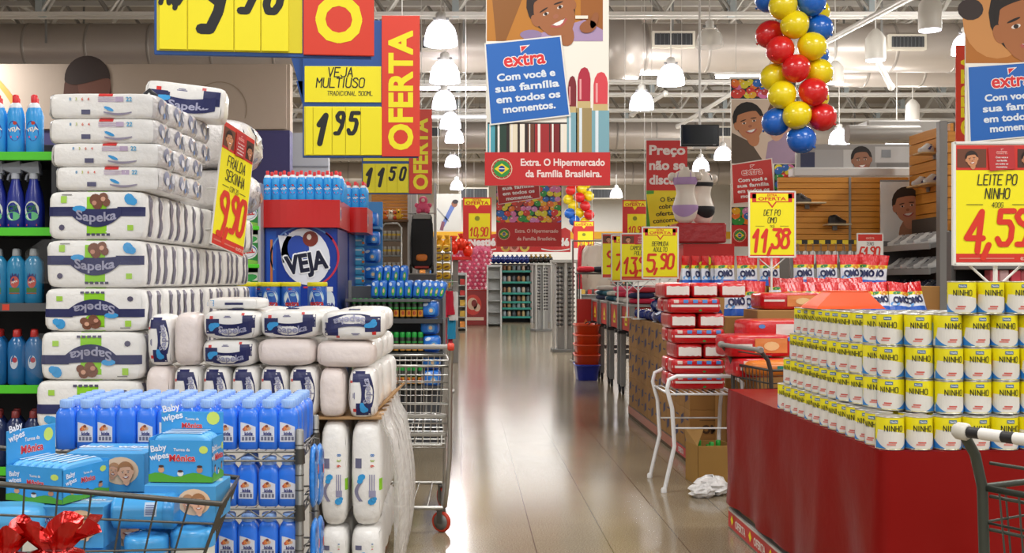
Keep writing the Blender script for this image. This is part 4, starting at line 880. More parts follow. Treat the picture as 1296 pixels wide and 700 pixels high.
# red foil bags in the very near corner, on a low carton
t = thing('brown_carton', 'plain brown carton below the frame carrying the red foil bags', 'carton', (-1.02, 2.5, 0)); MB().box(-.17, .17, -.12, .12, 0, .56, mat('#a5814f', .7, var=.1)).build('box', t); MB().box(-.17, .17, -.02, .02, .56, .5607, mat('#c9b186', .4), 0).build('tape', t)
FOIL = mat('#c8140f', .16, .55, bump=(14, .5), coat=.4)
for i, (px, dy, sc, top) in enumerate(((71, 0, 1.0, 664), (8, -.02, .85, 668))):
    x, y = X(px, 2.5), 2.5+dy; hb = Z(top, 2.5)-.56; m = MB(); prof = []; seg = 40; vv = []; ff = []
    P = [(.06, 0), (.085, .02), (.095, .1), (.085, .17), (.055, .21), (.03, hb*.8), (.05, hb*.88), (.088, hb)]
    for j, (r, z) in enumerate(P):
        for k in range(seg):
            a = 2*PI*k/seg; pl = 0 if j < 3 else (.10, .22, .3, .3, .28)[j-3]; rr = r*sc*(1+pl*math.sin(a*9+j*.4)+.04*math.sin(a*4+j)); zz = z+(.02*math.sin(a*5+i) if j == 7 else 0); vv.append((rr*math.cos(a), rr*math.sin(a)*.8, zz))
    for j in range(len(P)-1):
        for k in range(seg): k2 = (k+1) % seg; ff.append((j*seg+k, j*seg+k2, (j+1)*seg+k2, (j+1)*seg+k))
    m.add(vv, ff, FOIL, True); m.add(vv[:seg], [tuple(range(seg))[::-1]], FOIL); o = m.build('foil_bag', None, (x, y, .5605)); tag(o, ('shiny red foil bag with flared pleated top in the near corner', 'shiny red foil bag cut by the frame edge in the near corner')[i], 'bag')
    MB().lathe([(.033*sc, hb*.79), (.036*sc, hb*.8), (.033*sc, hb*.81)], mat('#8a0f0c', .3), 20, sy=.8, cap=False).build('tie', o)
# ---------------------------------------------------------------- milk-can table draped in red
TX0, TX1, TY0, TY1, TZ = 1.5, 2.75, 3.9, 6.14, .785
t = thing('draped_table', 'red-cloth draped pallet table carrying the milk-can stack', 'table', (0, 0, 0))
MB().box(TX0+.03, TX1, TY0+.03, TY1-.02, .115, TZ-.006, mat('#8a6a45', .7, var=.1)).build('crate_core', t)
pb = MB(); pb.box(TX0, TX1, TY0, TY1, .0, .116, mat('#8d8b86', .5, .3), .004); po = pb.build('pallet_base', t)
l = MB(); pr = lambda u, v, k=1: (TX0-.002*k, u, v)
l.rect(TY0+.01, TY1-.01, .012, .10, mat('#c22a26', .45), pr, 1); l.rect(TY0+.01, TY1-.01, .10, .112, mat('#c9c5bb', .45), pr, 1)
prr = lambda u, v, k=1: (TX0-.002*k, -u, v)
for k in range(6): l.text('OFERTA', -(TY1-.28-.38*k), .055, .042, mat('#efe2d8', .45), prr, 2, .03); l.poly([(-(TY1-.1-.38*k)-.03, .06), (-(TY1-.1-.38*k), .09), (-(TY1-.1-.38*k)+.03, .06), (-(TY1-.1-.38*k), .03)], YEL, prr, 2)
l.build('base_strip', po)
CLOTH = mat('#800b07', .42, bump=(5, .25), spec=.18)
def draped(x0, x1, y0, y1, z, low, seed=3):
    """cloth: flat top and four hanging sides with soft folds"""
    m = MB(); rim = []; n = 30
    for k in range(n): rim.append((x0, y1+(y0-y1)*k/n, 'l', k/n))
    for k in range(n): rim.append((x0+(x1-x0)*k/n, y0, 'f', k/n))
    for k in range(n): rim.append((x1, y0+(y1-y0)*k/n, 'r', k/n))
    for k in range(n): rim.append((x1+(x0-x1)*k/n, y1, 'b', k/n))
    vv = []; ff = []; R_ = 9; N = len(rim)
    for j in range(R_):
        v = j/(R_-1)
        for i, (x, y, sd, u) in enumerate(rim):
            f = noise.noise(Vector((x*3+seed, y*3, v*.6)))*.035*v+noise.noise(Vector((x*9, y*9, seed+v*2)))*.014*(.3+v); f = max(-.02, f)+.012*v
            nx, ny = dict(l=(-1, 0), f=(0, -1), r=(1, 0), b=(0, 1))[sd]
            edge = .006*(1-math.cos(min(1, v*5)*PI/2)); zl = z-(z-low)*v+.02*v*noise.noise(Vector((x*2, y*2, 9)))
            vv.append((x+nx*(f+edge), y+ny*(f+edge), zl+(.004*noise.noise(Vector((x*6, y*6, 1))) if j == 0 else 0)))
    for j in range(R_-1):
        for i in range(N): i2 = (i+1) % N; ff.append((j*N+i, (j+1)*N+i, (j+1)*N+i2, j*N+i2))
    m.add(vv, ff, CLOTH, True); m.add([(x, y, z-.0005) for x, y, _, _ in rim], [tuple(range(N))], CLOTH); return m
o = draped(TX0, TX1, TY0, TY1, TZ, .150).build('tablecloth'); tag(o, 'glossy dark-red cloth hanging over the milk-can table', 'tablecloth')
# the cans
CR, CHT = .0497, .122
CYEL = mat('#e6d912', .4); CWH = mat('#dcd8d0', .4); CBL = mat('#2f7fc4', .4); RIM = mat('#c9c7c1', .28, .85)
def milk_can(label, group, rz=0):
    b = MB(); b.lathe([(CR-.0006, .004), (CR-.0003, .006), (CR-.0003, CHT-.006), (CR-.0006, CHT-.004)], CYEL, 32); o = b.build('milk_can'); tag(o, label, 'can', group)
    for z in (0, CHT-.005):
        rm = MB(); rm.lathe([(CR-.002, z), (CR+.0006, z+.0012), (CR+.0006, z+.0038), (CR-.002, z+.005)]+([(CR-.004, CHT-.002), (CR-.012, CHT-.0035), (.001, CHT-.003)] if z else []), RIM, 32); rm.build('lid' if z else 'bottom_rim', o)
    l = MB(); pr = cylp(CR-.0003, .0005); L = PI*CR; xs = [-L+2*L*k/36 for k in range(37)]
    top = lambda x: CHT*(.40-.10*abs(x/L)**1.5-.08*math.sin(x/L*2.2)); l.strip([(x, max(.03, top(x))+.02 if abs(x) < .068 else .03) for x in xs], [(x, .006) for x in xs], CWH, pr, 1)
    for sg in (-1, 1):
        ys = [sg*(.028+.045*k/8) for k in range(9)]; l.strip([(x, .008+.034*((abs(x)-.028)/.045)**1.4) for x in ys], [(x, .006) for x in ys], CBL, pr, 2)
    l.rect(-.014, .014, .098, .110, mat('#3d6f9c', .4), pr, 3, 4); l.text('Nestle', 0, .104, .006, WHITE, pr, 4, .02)
    l.hand('NINHO', 0, .079, .020, mat('#101820', .4), pr, 4, .135, .8, shear=0, gap=1.7, wmax=.078)
    l.rect(-.024, .006, .018, .024, mat('#d98a80', .4), pr, 3, 4); l.rect(-.018, .01, .026, .031, mat('#c8564a', .4), pr, 3, 4)
    l.disc(.09, .06, .02, .024, mat('#d9842a', .4), pr, 3, 12); l.rect(-.105, -.085, .02, .09, mat('#9cb8c8', .4), pr, 3, 4); l.build('label', o)
    return o
def along(path, step):
    out = []; d = 0
    for (x0, y0), (x1, y1) in zip(path, path[1:]):
        L = math.hypot(x1-x0, y1-y0)
        while d <= L: out.append((x0+(x1-x0)*d/L, y0+(y1-y0)*d/L)); d += step
        d -= L
    return out
GC = 'milk-powder cans on the red table'; canp = None; tiern = ('bottom', 'second', 'third', 'fourth', 'top')
def put_can(x, y, z, lab, rz=0):
    global canp
    if canp is None: canp = milk_can(lab, GC); canp.location = (x, y, z); canp.rotation_euler = (0, 0, rz)
    else: dup(canp, (x, y, z), rz, lab)
left = [(1.556, TY0+.055+.1028*(k+1)) for k in range(12)]; front = [(1.556+.1035*k, TY0+.055) for k in range(8)]
for k, (x, y) in enumerate(left): put_can(x, y, TZ+.0005, 'yellow milk can in the bottom tier, aisle side, %s behind the front corner can' % ORD[k+1], -.8+RN.uniform(-.3, .3))
for k, (x, y) in enumerate(front): put_can(x, y, TZ+.0005, 'yellow milk can in the bottom tier, %s' % ('at the front corner' if k == 0 else 'front side, %s from the corner can' % ORD[k]), RN.uniform(-.22, .22))
for k in range(6): put_can(1.662+.103*k+.02, TY0+.159, TZ+.0005, 'yellow milk can in the bottom tier, second row behind the front, %s from the aisle' % ORD[k+1], RN.uniform(-.4, .4))
for k in range(4): put_can(1.662+.0, TY0+.262+.103*k, TZ+.0005, 'yellow milk can in the bottom tier, second row in from the aisle, %s back' % ORD[k+1], RN.uniform(-.4, .4))
for ti in (1, 2, 3):
    z = TZ+.0005+CHT*ti+.0004*ti; o_ = (.0, .0, .012)[ti-1]; j = (0, .05, .01)[ti-1]
    pts = along([(2.32, 4.02+o_), (1.77+j*.3, 4.025+o_), (1.63, 4.13), (1.575+o_, 4.45), (1.575+o_*2, 5.2-.02*ti)], .1035)
    for k, (x, y) in enumerate(pts): put_can(x, y, z, 'yellow milk can in the %s tier, outer row, %s from the frame edge' % (tiern[ti], ORD[k+1]), (-.75 if y > 4.3 else -.35 if y > 4.06 else -.05)+RN.uniform(-.22, .2))
    pts = along([(2.32, 4.125+o_), (1.83, 4.13+o_), (1.74, 4.2), (1.68+o_, 4.47), (1.68+o_*2, 5.2)], .105)
    for k, (x, y) in enumerate(pts): put_can(x, y, z, 'yellow milk can in the %s tier, inner row, %s from the frame edge' % (tiern[ti], ORD[k+1]), RN.uniform(-.4, .4))
    if ti == 3:
        for k in range(9): put_can(1.79+(k % 3)*.105, 4.32+.105*(k//3)+.04, z, 'yellow milk can in the fourth tier under the orange tray or sign, place %s' % ORD[k+1], RN.uniform(-.4, .4))
        for k in range(3): put_can(2.11+k*.104, 4.24, z, 'yellow milk can in the fourth tier, third row from the front, %s' % ('nearest the aisle', 'in the middle', 'at the frame edge')[k], RN.uniform(-.4, .4))
for k in range(5): put_can(X(1225, 3.98)+.1035*k, 4.03, TZ+.0005+CHT*4+.002, 'yellow milk can in the top tier, %s from the aisle' % ORD[k+1], (-.35, -.05, .1, 0, .2)[k])
# orange tray turned over on the stack
zt = TZ+CHT*4+.003
m = MB(); q = [(0, 0), (.30, 0), (.30, .26), (0, .26)]; OR = mat('#f2581c', .35, coat=.2)
def ring(x0, x1, y0, y1, z): return [(x0, y0, z), (x1, y0, z), (x1, y1, z), (x0, y1, z)]
a = ring(0, .30, 0, .24, 0); b = ring(.01, .29, .01, .23, .012); c = ring(.085, .24, .05, .19, .075)
m.add(a+b+c, [(0, 1, 5, 4), (1, 2, 6, 5), (2, 3, 7, 6), (3, 0, 4, 7), (4, 5, 9, 8), (5, 6, 10, 9), (6, 7, 11, 10), (7, 4, 8, 11), (8, 9, 10, 11)], OR)
o = m.build('orange_tray', None, (X(1031, 4.75), 4.72, zt), 0); tag(o, 'orange plastic tray turned over on the fourth tier of milk cans', 'tray')
MB().tube([(.085, .05, .0755), (.24, .05, .0755), (.24, .19, .0755), (.085, .19, .0755)], .004, OR, 6, True).build('rim', o)
# ---------------------------------------------------------------- hanging offer boards over the left side
SIGNY = mat('#f2e30c', .42); SIGNR = mat('#d8371c', .42); SBLUE = mat('#1c4c92', .45)
def offer_board(label, px, py, Y, rz, price, lines=None, topper=False):
    """blue board: product card, price number slips and the upright OFERTA strip; px, py = lower left corner in the photograph"""
    W_, H_ = .79, .95; x, y, z = at(px, py, Y)
    t = thing('offer_board', label, 'sign', (x, y, z), rz, 'hanging offer boards'); sw = W_*.325; bw = W_-sw
    MB().box(0, W_-.01, 0, .018, -.008, H_-.03, SBLUE, .002).build('board', t)
    st = MB().box(bw, W_, -.012, .0, -.0, H_, SIGNR, .002).build('offer_strip', t)
    p = MB(); pr = flat(.012); p.text('OFERTA', bw+sw*.5, H_*.47, sw*.62, SIGNY, pr, 1, .045, rot=PI/2, wmax=H_*.84); p.build('strip_lettering', st)
    pc = MB().box(.014, bw-.004, -.006, 0, H_*.385, H_*.64, SIGNY, .001).build('product_card', t)
    if lines:
        p = MB(); pr = flat(.006)
        for i, (s, hh, wm, uu) in enumerate(lines): p.hand(s, bw*uu, H_*(.598-.075*i), hh, BLK, pr, 1, .13, .8, wmax=wm*bw)
        p.build('handwriting', pc)
    # price slips
    pf = MB().box(.010, bw-.004, -.004, 0, .006, H_*.355, mat('#dccd12', .45), .001).build('price_panel', t); n = len(price); xs = .02
    for i, (s, w_, big) in enumerate(price):
        sl = MB(); sl.box(xs, xs+w_*bw-.004, -.010-.001*i, -.005, .010, H_*.35, SIGNY, .001); so = sl.build('number_slip', t)
        if s:
            p = MB(); pr = flat(.010+.001*i); hh = H_*(.20 if big == 1 else (.145 if big == 0 else .11)); vc = H_*(.19 if big == 1 else (.235 if big == 0 else .24))
            p.hand(s, xs+w_*bw*.5, vc, hh, BLK, pr, 1, .2 if big != 2 else .17, .5 if big != 2 else .42, shear=.22, wmax=w_*bw*.8); p.build('digit', so)
        xs += w_*bw
    c = MB()
    for xx in (.1, W_-.12): c.bar((xx, .01, H_-.03), (xx, .01, 7.5-z), .0035, PAINT, 5); 
    for xx in (.1, W_-.12): MB().bar((xx, .01, H_-.04), (xx, .01, 7.5-z), .0035, PAINT, 5).build('cord', t)
    return t
offer_board('largest hanging offer board with price 9 90, cut by the top of the frame', 195, 66, 3.9, .10, (('R$', .19, 2), ('9', .31, 1), ('9', .18, 0), ('0', .19, 0)))
offer_board('hanging offer board with handwritten product card and price 1 95', 383, 198, 7.3, .02, (('', .10, 0), ('1', .24, 1), ('9', .17, 0), ('5', .19, 0), ('', .27, 0)), (('VEJA', .062, .4, .48), ('MULTIUSO', .062, .72, .48), ('TRADICIONAL 500ML', .028, .75, .60)))
offer_board('small hanging offer board with price 11 50, furthest of the three', 458, 245, 12.2, .02, (('1', .25, 1), ('1', .25, 1), ('5', .22, 0), ('0', .22, 0)), (('OLEO DE SOJA', .05, .8, .5),))
b = MB(); b.prism([(-.05, .26), (.02, .26), (.02, 0)], .02, .035, SBLUE); b.prism([(-.14, .62), (.02, .62), (.02, .05)], .02, .03, SBLUE); o = b.build('blue_gusset', None, (X(383, 7.3)-.0, 7.32, Z(150, 7.3)))
tag(o, 'blue triangular back board beside the offer board priced 1 95', 'sign board')
# ---------------------------------------------------------------- hanging banners of the store campaign
def emblem(p, pr, u, v, r, lift=3):
    p.disc(u, v, r, r, mat('#e8dcb8', .5), pr, lift, 24); p.disc(u, v, r*.93, r*.93, mat('#b51f20', .5), pr, lift+1, 24); p.disc(u, v, r*.8, r*.8, mat('#2b8f3c', .5), pr, lift+2, 24)
    p.poly([(u-r*.7, v), (u, v+r*.52), (u+r*.7, v), (u, v-r*.52)], mat('#f0d522', .5), pr, lift+3); p.disc(u, v, r*.3, r*.3, mat('#1d3a8c', .5), pr, lift+4, 16); p.rect(u-r*.28, u+r*.28, v-.03*r, v+.04*r, WHITE, pr, lift+5)
    for k in range(14): a = 2*PI*k/14; p.disc(u+r*.865*math.cos(a), v+r*.865*math.sin(a), r*.035, r*.035, mat('#e8dcb8', .5), pr, lift+2, 6)
def slogan(p, pr, u, v, s, lines=('Com você e', 'sua família', 'em todos os', 'momentos.'), m=None, lift=4, rot=0, logo=True, lbody='#d9262a'):
    c, d = math.cos(rot), math.sin(rot); q = lambda a, b: (u+a*c-b*d, v+a*d+b*c)
    if logo:
        base = lambda a, b, k=1: pr(*q(a, b), k); extra_logo(p, base, .0, .25*s, .17*s, lift, lbody)
    for i, ln in enumerate(lines): x, y = q(0, .06*s-.135*s*i); p.text(ln, x, y, .088*s, m or WHITE, pr, lift, .045, rot=rot, wmax=s*.80*len(ln)/11.2)
def lipstick(p, pr, u, v0, w_, h_, col, case, lift=2):
    p.rect(u-w_/2, u+w_/2, v0, v0+h_*.52, mat(case, .35), pr, lift); p.rect(u-w_*.3, u-w_*.12, v0, v0+h_*.52, mat('#dfe9ee', .4), pr, lift+1); p.rect(u-w_*.42, u+w_*.42, v0+h_*.52, v0+h_*.6, mat('#c9b27a', .35), pr, lift)
    p.poly([(u-w_*.4, v0+h_*.6), (u+w_*.4, v0+h_*.6), (u+w_*.42, v0+h_*.86), (u+w_*.36, v0+h_*.93), (u+w_*.22, v0+h_*.985), (u+w_*.04, v0+h_), (u-w_*.18, v0+h_*.98), (u-w_*.33, v0+h_*.92), (u-w_*.4, v0+h_*.84)], mat(col, .4), pr, lift); p.rect(u-w_*.28, u-w_*.16, v0+h_*.62, v0+h_*.86, mat('#e8a0a0', .4), pr, lift+1)
def candies(p, pr, u0, u1, v0, v1, seed, r=.05, lift=2):
    q = random.Random(seed); p.rect(u0, u1, v0, v1, mat('#20242c', .5), pr, lift-.5); cols = ('#e03a2a', '#f0b41e', '#2f9a3c', '#2a6cc0', '#e07ab0', '#ef7a22', '#e8d82a', '#c23a2a', '#d98ac0')
    ny = max(1, int((v1-v0)/(r*1.3))); nx = max(1, int((u1-u0)/(r*1.55)))
    for j in range(ny+1):
        for i in range(nx+1):
            rr = r*q.uniform(.8, 1.1); a = min(max(u0+(i+.5*(j % 2))*(u1-u0)/nx+q.uniform(-.3, .3)*r, u0+rr), u1-rr); b_ = min(max(v0+j*(v1-v0)/ny+q.uniform(-.2, .2)*r, v0+rr*.9), v1-rr*.9)
            c_ = q.choice(cols); rot = q.uniform(-.7, .7); k = lift+.15*((i*7+j*3) % 11); p.disc(a, b_, rr, rr*.82, mat(c_, .35), pr, k, 14, rot); p.disc(a-rr*.3, b_+rr*.3, rr*.2, rr*.13, mat('#f6e6dc', .4), pr, k+.07, 7, rot)
def banner(label, x, Y, z, w_, h_, body, rz=0, cat='banner'):
    t = thing('hanging_banner', label, cat, (x, Y, z), rz, 'campaign banners'); MB().box(0, w_, 0, .02, 0, h_, mat('#f1ece0', .5), .002).build('board', t)
    p = MB(); body(p, flat(0)); p.build('print', t)
    MB().box(-.02, w_+.02, -.006, .026, h_-.004, h_+.03, PAINT, .003).build('top_bar', t)
    for xx in (.08, w_-.08): MB().bar((xx, .01, h_), (xx, .01, 7.5-z), .004, PAINT, 5).build('cord', t)
    return t
def main_body(p, pr):
    s = 155.7; U = lambda px: (px-615)/s; V = lambda py: (235-py)/s
    p.rect(U(616), U(763), V(52), V(-75), mat('#b8761e', .5), pr, 1); p.poly([(U(616), V(-75)), (U(690), V(-75)), (U(640), V(52)), (U(628), V(52))], mat('#8a5416', .5), pr, 2); p.rect(U(735), U(763), V(52), V(-30), mat('#9a5a1c', .5), pr, 2)
    p.poly([(U(655), V(52)), (U(763), V(52)), (U(763), V(38)), (U(740), V(25)), (U(690), V(40))], mat('#a98fb4', .5), pr, 3); p.disc(U(672), V(44), .09, .04, mat('#8f7aa0', .5), pr, 4, 14)
    face(p, pr, U(700), V(14), .20, '#a0633a', '#2a1812', .45, 4, .22)
    p.disc(U(744), V(34), .07, .05, mat('#95582f', .5), pr, 12, 14, .3); p.disc(U(752), V(26), .03, .07, mat('#95582f', .5), pr, 12, 10, -.3); p.rect(U(728), U(744), V(24), V(20), mat('#efe6d4', .5), pr, 13)
    p.rect(U(617), U(770), V(193), V(155), mat('#2a1816', .5), pr, 1)
    for px, w_, col in ((622, 9, '#4aa0b0'), (634, 14, '#1c3a2c'), (650, 10, '#e8dcc0'), (661, 6, '#f3ead8'), (672, 8, '#6a3a20'), (686, 18, '#a01c20'), (702, 12, '#7a1416'), (714, 9, '#efe6d4'), (722, 5, '#2a2420')):
        p.rect(U(px)-w_/2/s, U(px)+w_/2/s, V(193), V(157), mat(col, .4), pr, 2); p.rect(U(px)-w_*.3/s, U(px)-w_*.12/s, V(193), V(157), mat('#efe9e0', .4), pr, 3)
    for px, w_, top, col in ((724, 13, 96, '#7a1420'), (739, 20, 85, '#b01c38'), (760, 22, 91, '#d9404a')): lipstick(p, pr, U(px), V(193), w_/s, V(top)-V(193), col, '#7aa8b4' if px != 739 else '#a08a5a', 3)
    q = [(U(613), V(55)), (U(710), V(45)), (U(722), V(147)), (U(620), V(159))]; p.poly(q, mat('#e9e6de', .5), pr, 16); c = (sum(a for a, _ in q)/4, sum(b_ for _, b_ in q)/4); p.poly([(c[0]+(a-c[0])*.965, c[1]+(b_-c[1])*.965) for a, b_ in q], BLUE, pr, 17)
    slogan(p, pr, c[0], c[1], .66, rot=.10, lift=19, m=mat('#dfe6ee', .5))
    p.rect(U(613.5), U(772), V(235), V(193), mat('#c41f20', .45), pr, 18); emblem(p, pr, U(635), V(214), .085, 20)
    p.text('Extra. O Hipermercado', U(712), V(207), .058, mat('#f2dcd6', .5), pr, 20, .03, wmax=106/s); p.text('da Família Brasileira.', U(713), V(220), .058, mat('#f2dcd6', .5), pr, 20, .03, wmax=96/s)
banner('tall hanging banner with lipsticks and a blue slogan card, nearest over the aisle', X(615, 8.8), 8.8, Z(235, 8.8), 1.0, 2.0, main_body)
def second_body(p, pr):
    candies(p, pr, 0, 1, .36, 1.1, 4, .055, 2); p.rect(0, 1, 0, .37, mat('#c8221f', .45), pr, 5); emblem(p, pr, .12, .19, .09, 6)
    p.text('Extra. O Hipermercado', .62, .23, .055, mat('#efc4b8', .5), pr, 7, .03, wmax=.66); p.text('da Família Brasileira.', .62, .12, .055, mat('#efc4b8', .5), pr, 7, .03, wmax=.6)
    q = [(.03, .64), (.68, .74), (.64, 1.3), (-.01, 1.2)]; p.poly(q, mat('#e9dcd2', .5), pr, 8); p.poly([(a*.97+.008, b_*.97+.03) for a, b_ in q], mat('#b3221f', .45), pr, 9); slogan(p, pr, .33, .96, .62, rot=.1, lift=11)
    p.rect(0, 1, 1.3, 1.95, mat('#c47a2a', .5), pr, 2); face(p, pr, .5, 1.6, .26, '#c08a62', '#2a1812', .2, 3)
banner('second hanging banner with red slogan card and candies, straight behind the first', X(628, 16.6), 16.6, Z(312, 16.6), 1.0, 2.1, second_body)
def third_body(p, pr):
    s = 82.5; U = lambda px: (px-925)/s; V = lambda py: (312-py)/s
    candies(p, pr, U(925), U(973), V(125), V(100), 9, .07, 1); p.rect(U(973), U(1007), V(125), V(100), mat('#2a2420', .5), pr, 1)
    p.rect(U(926), U(1006), V(207), V(126), mat('#d9c3ae', .5), pr, 1); p.poly([(U(926), V(207)), (U(926), V(168)), (U(950), V(180)), (U(968), V(207))], mat('#5a4a3a', .5), pr, 3); p.poly([(U(968), V(207)), (U(972), V(180)), (U(995), V(168)), (U(1006), V(176)), (U(1006), V(207))], mat('#a98fa8', .5), pr, 3)
    face(p, pr, U(948), V(155), .245, '#c08058', '#1c120e', .25, 4); face(p, pr, U(990), V(148), .25, '#d3a288', '#6a4a36', -.3, 4)
    candies(p, pr, U(980), U(1006), V(242), V(208), 12, .075, 2); candies(p, pr, U(926), U(952), V(285), V(262), 15, .075, 2); p.rect(U(952), U(1006), V(285), V(242), mat('#d9c8b0', .5), pr, 1)
    q = [(U(927), V(259)), (U(981), V(254)), (U(977), V(200)), (U(925), V(208))]; p.poly(q, mat('#e9dcd2', .5), pr, 12); c = (sum(a for a, _ in q)/4, sum(b_ for _, b_ in q)/4); p.poly([(c[0]+(a-c[0])*.95, c[1]+(b_-c[1])*.95) for a, b_ in q], mat('#c8302a', .45), pr, 13); slogan(p, pr, c[0], c[1], .62, rot=.08, lift=15, lbody='#d8564a')
    p.rect(U(926), U(1006), V(312), V(285), mat('#c8221f', .45), pr, 5); emblem(p, pr, U(936), V(298), .1, 6)
banner('hanging banner with two smiling boys and a red slogan card, behind the big balloons', X(925, 16.6), 16.6, Z(312, 16.6), 1.0, 2.57, third_body)
def fourth_body(p, pr):
    s = 137.0; U = lambda px: (px-1222)/s; V = lambda py: (245-py)/s
    p.rect(0, 1.0, V(80), V(-30), mat('#b06a1c', .5), pr, 1); p.disc(U(1262), V(25), .32, .36, mat('#c98a4a', .5), pr, 2, 20); face(p, pr, U(1300), V(30), .34, '#a8683c', '#1c120e', .3, 4); p.disc(U(1228), V(12), .12, .10, mat('#2a1812', .5), pr, 5, 14)
    p.rect(0, 1, 0, V(183), mat('#c8221f', .45), pr, 2); emblem(p, pr, .14, .2, .09, 6)
    q = [(U(1223), V(84)), (U(1335), V(76)), (U(1341), V(170)), (U(1226), V(181))]; p.poly(q, mat('#e9e6de', .5), pr, 12); c = (sum(a for a, _ in q)/4, sum(b_ for _, b_ in q)/4); p.poly([(c[0]+(a-c[0])*.965, c[1]+(b_-c[1])*.965) for a, b_ in q], BLUE, pr, 13); slogan(p, pr, c[0], c[1]-.0, .72, rot=.08, lift=15, m=mat('#dfe6ee', .5))
banner('hanging banner with a portrait and blue slogan card at the right frame edge', X(1222, 10), 10, Z(245, 10), 1.0, 2.1, fourth_body)
t = thing('offer_strip', 'red and yellow OFERTA strip peeping out behind the right-edge banner', 'sign', (X(1210, 10.6), 10.6, Z(180, 10.6))); MB().box(0, .25, 0, .015, 0, .95, SIGNR, .002).build('board', t); p = MB(); p.text('OFERTA', .125, .46, .15, SIGNY, flat(0), 1, .045, rot=PI/2, wmax=.8); p.build('print', t); MB().bar((.12, .007, .95), (.12, .007, 7.5-Z(180, 10.6)), .004, PAINT, 5).build('cord', t)
def preco(p, pr):
    w_, h_ = .53, 1.2; p.rect(0, w_, .55, h_, mat('#cf2724', .45), pr, 1); p.rect(0, w_, 0, .55, mat('#f0da1e', .45), pr, 1); p.poly([(0, 0), (.06, 0), (.1, .55), (0, .55)], mat('#4aa02c', .45), pr, 2); p.poly([(.06, 0), (w_, .0), (w_, .55), (.0, .5)], mat('#f2df20', .45), pr, 3)
    for i, s in enumerate(('Preço', 'não se', 'discute')): p.text(s, .27, 1.06-.185*i, .12, mat('#f2e4de', .5), pr, 4, .05, wmax=.46)
    for i, s in enumerate(('O Extra', 'cobre as', 'ofertas da', 'concorrência', 'você nem')): p.text(s, .31, .44-.09*i, .058, mat('#2a2410', .5), pr, 4, .03, rot=.08, wmax=.06*len(s)*.62)
KP = 15.8/14; t = banner('narrow red and yellow hanging banner reading Preço não se discute', X(818, 15.8), 15.8, Z(295, 15.8), .53*KP, 1.2*KP, lambda p, pr: preco(p, lambda u, v, k=1: pr(u*KP, v*KP, k)))
def ofr(p, pr, w_=.4, h_=.52, price='10,90'):
    p.rect(0, w_, 0, h_, mat('#cf2724', .45), pr, 1); p.poly([(.05*w_, h_*.97), (.95*w_, h_*.97), (.95*w_, h_*.82), (.6*w_, h_*.82), (.5*w_, h_*.72), (.4*w_, h_*.82), (.05*w_, h_*.82)], YEL, pr, 2); p.text('EXTRA', .5*w_, h_*.94, h_*.05, RED, pr, 3, .03); p.text('OFERTA', .5*w_, h_*.87, h_*.075, RED, pr, 3, .04, wmax=w_*.8)
    p.rect(.2*w_, .95*w_, .02*h_, .62*h_, YEL, pr, 2); p.disc(.5*w_, .5*h_, .09*w_, .06*h_, mat('#8a8a20', .5), pr, 3, 12); p.hand(price, .56*w_, .18*h_, .2*h_, mat('#d8301a', .45), pr, 3, .15, .6, wmax=.62*w_)
for lab, px0, px1, py0, py1, Y in (('red special-offer board with yellow 10,90 card left of the second banner', 586, 622, 303, 250, 17.5), ('red special-offer board with yellow arrow beside the Preço banner', 788, 819, 300, 253, 16.5), ('red special-offer board half hidden behind the far balloons', 726, 752, 314, 280, 27)):
    w_ = (px1-px0)*Y/F; h_ = (py0-py1)*Y/F; t = thing('special_offer_board', lab, 'sign', (X(px0, Y), Y, Z(py0, Y)), 0, 'red special-offer boards'); MB().box(0, w_, 0, .02, 0, h_, SIGNR, .002).build('board', t); p = MB(); ofr(p, flat(0), w_, h_); p.build('print', t)
    for xx in (.1*w_, .9*w_): MB().bar((xx, .01, h_), (xx, .01, 7.5-Z(py0, Y)), .005, PAINT, 5).build('cord', t)
# ---------------------------------------------------------------- balloons
BC = dict(y=mat('#f0d810', .25, coat=.4), r=mat('#d81e1e', .25, coat=.4), b=mat('#1763c4', .25, coat=.4))
def garland(label, x, Y, s, items, top):
    t = thing('balloon_garland', label, 'balloons', (x, Y, 0))
    for c, dx, z, r, dy in items:
        m = MB(); pr_ = [(max(1e-4, r*math.sin(PI*i/10)*(1+.06*math.cos(PI*i/10))), -r*1.06*math.cos(PI*i/10)) for i in range(11)]; m.lathe(pr_, BC[c], 22, cap=False)
        a = math.atan2(dy, dx) if (dx or dy) else 0; o = m.build('balloon', t, (dx, dy, z)); o.rotation_euler = (math.copysign(.5, dy) if dy else 0, math.copysign(.9, -dx), 0)
        MB().lathe([(.004, -r*1.06-.012), (.012, -r*1.06-.016), (.006, -r*1.06+.002)], BC[c], 8).build('knot', o)
    MB().bar((0, 0, min(i[2] for i in items)), (0, 0, top), .004, PAINT, 5).build('string', t); return t
raw = [('y', 725, 35, 62, 0), ('b', 847, 20, 62, 0), ('y', 905, 35, 50, 1), ('r', 700, 135, 52, 1), ('y', 777, 120, 62, 0), ('b', 893, 125, 60, .4), ('r', 720, 225, 62, .2), ('y', 850, 215, 62, 0), ('b', 900, 230, 50, 1), ('y', 715, 332, 54, .8), ('r', 783, 312, 62, 0), ('y', 893, 320, 60, .4), ('y', 728, 423, 62, .2), ('r', 855, 415, 62, 0), ('y', 900, 420, 52, 1), ('b', 715, 535, 54, .6), ('y', 787, 517, 62, 0), ('r', 905, 520, 62, .3), ('b', 815, 620, 60, .3), ('r', 760, -60, 62, .3), ('y', 870, -80, 62, 0), ('b', 800, -160, 62, .3), ('b', 690, -20, 55, .8), ('r', 860, -170, 55, 1)]
Yb = 9.8; gx = X(780+810/3.5, Yb)
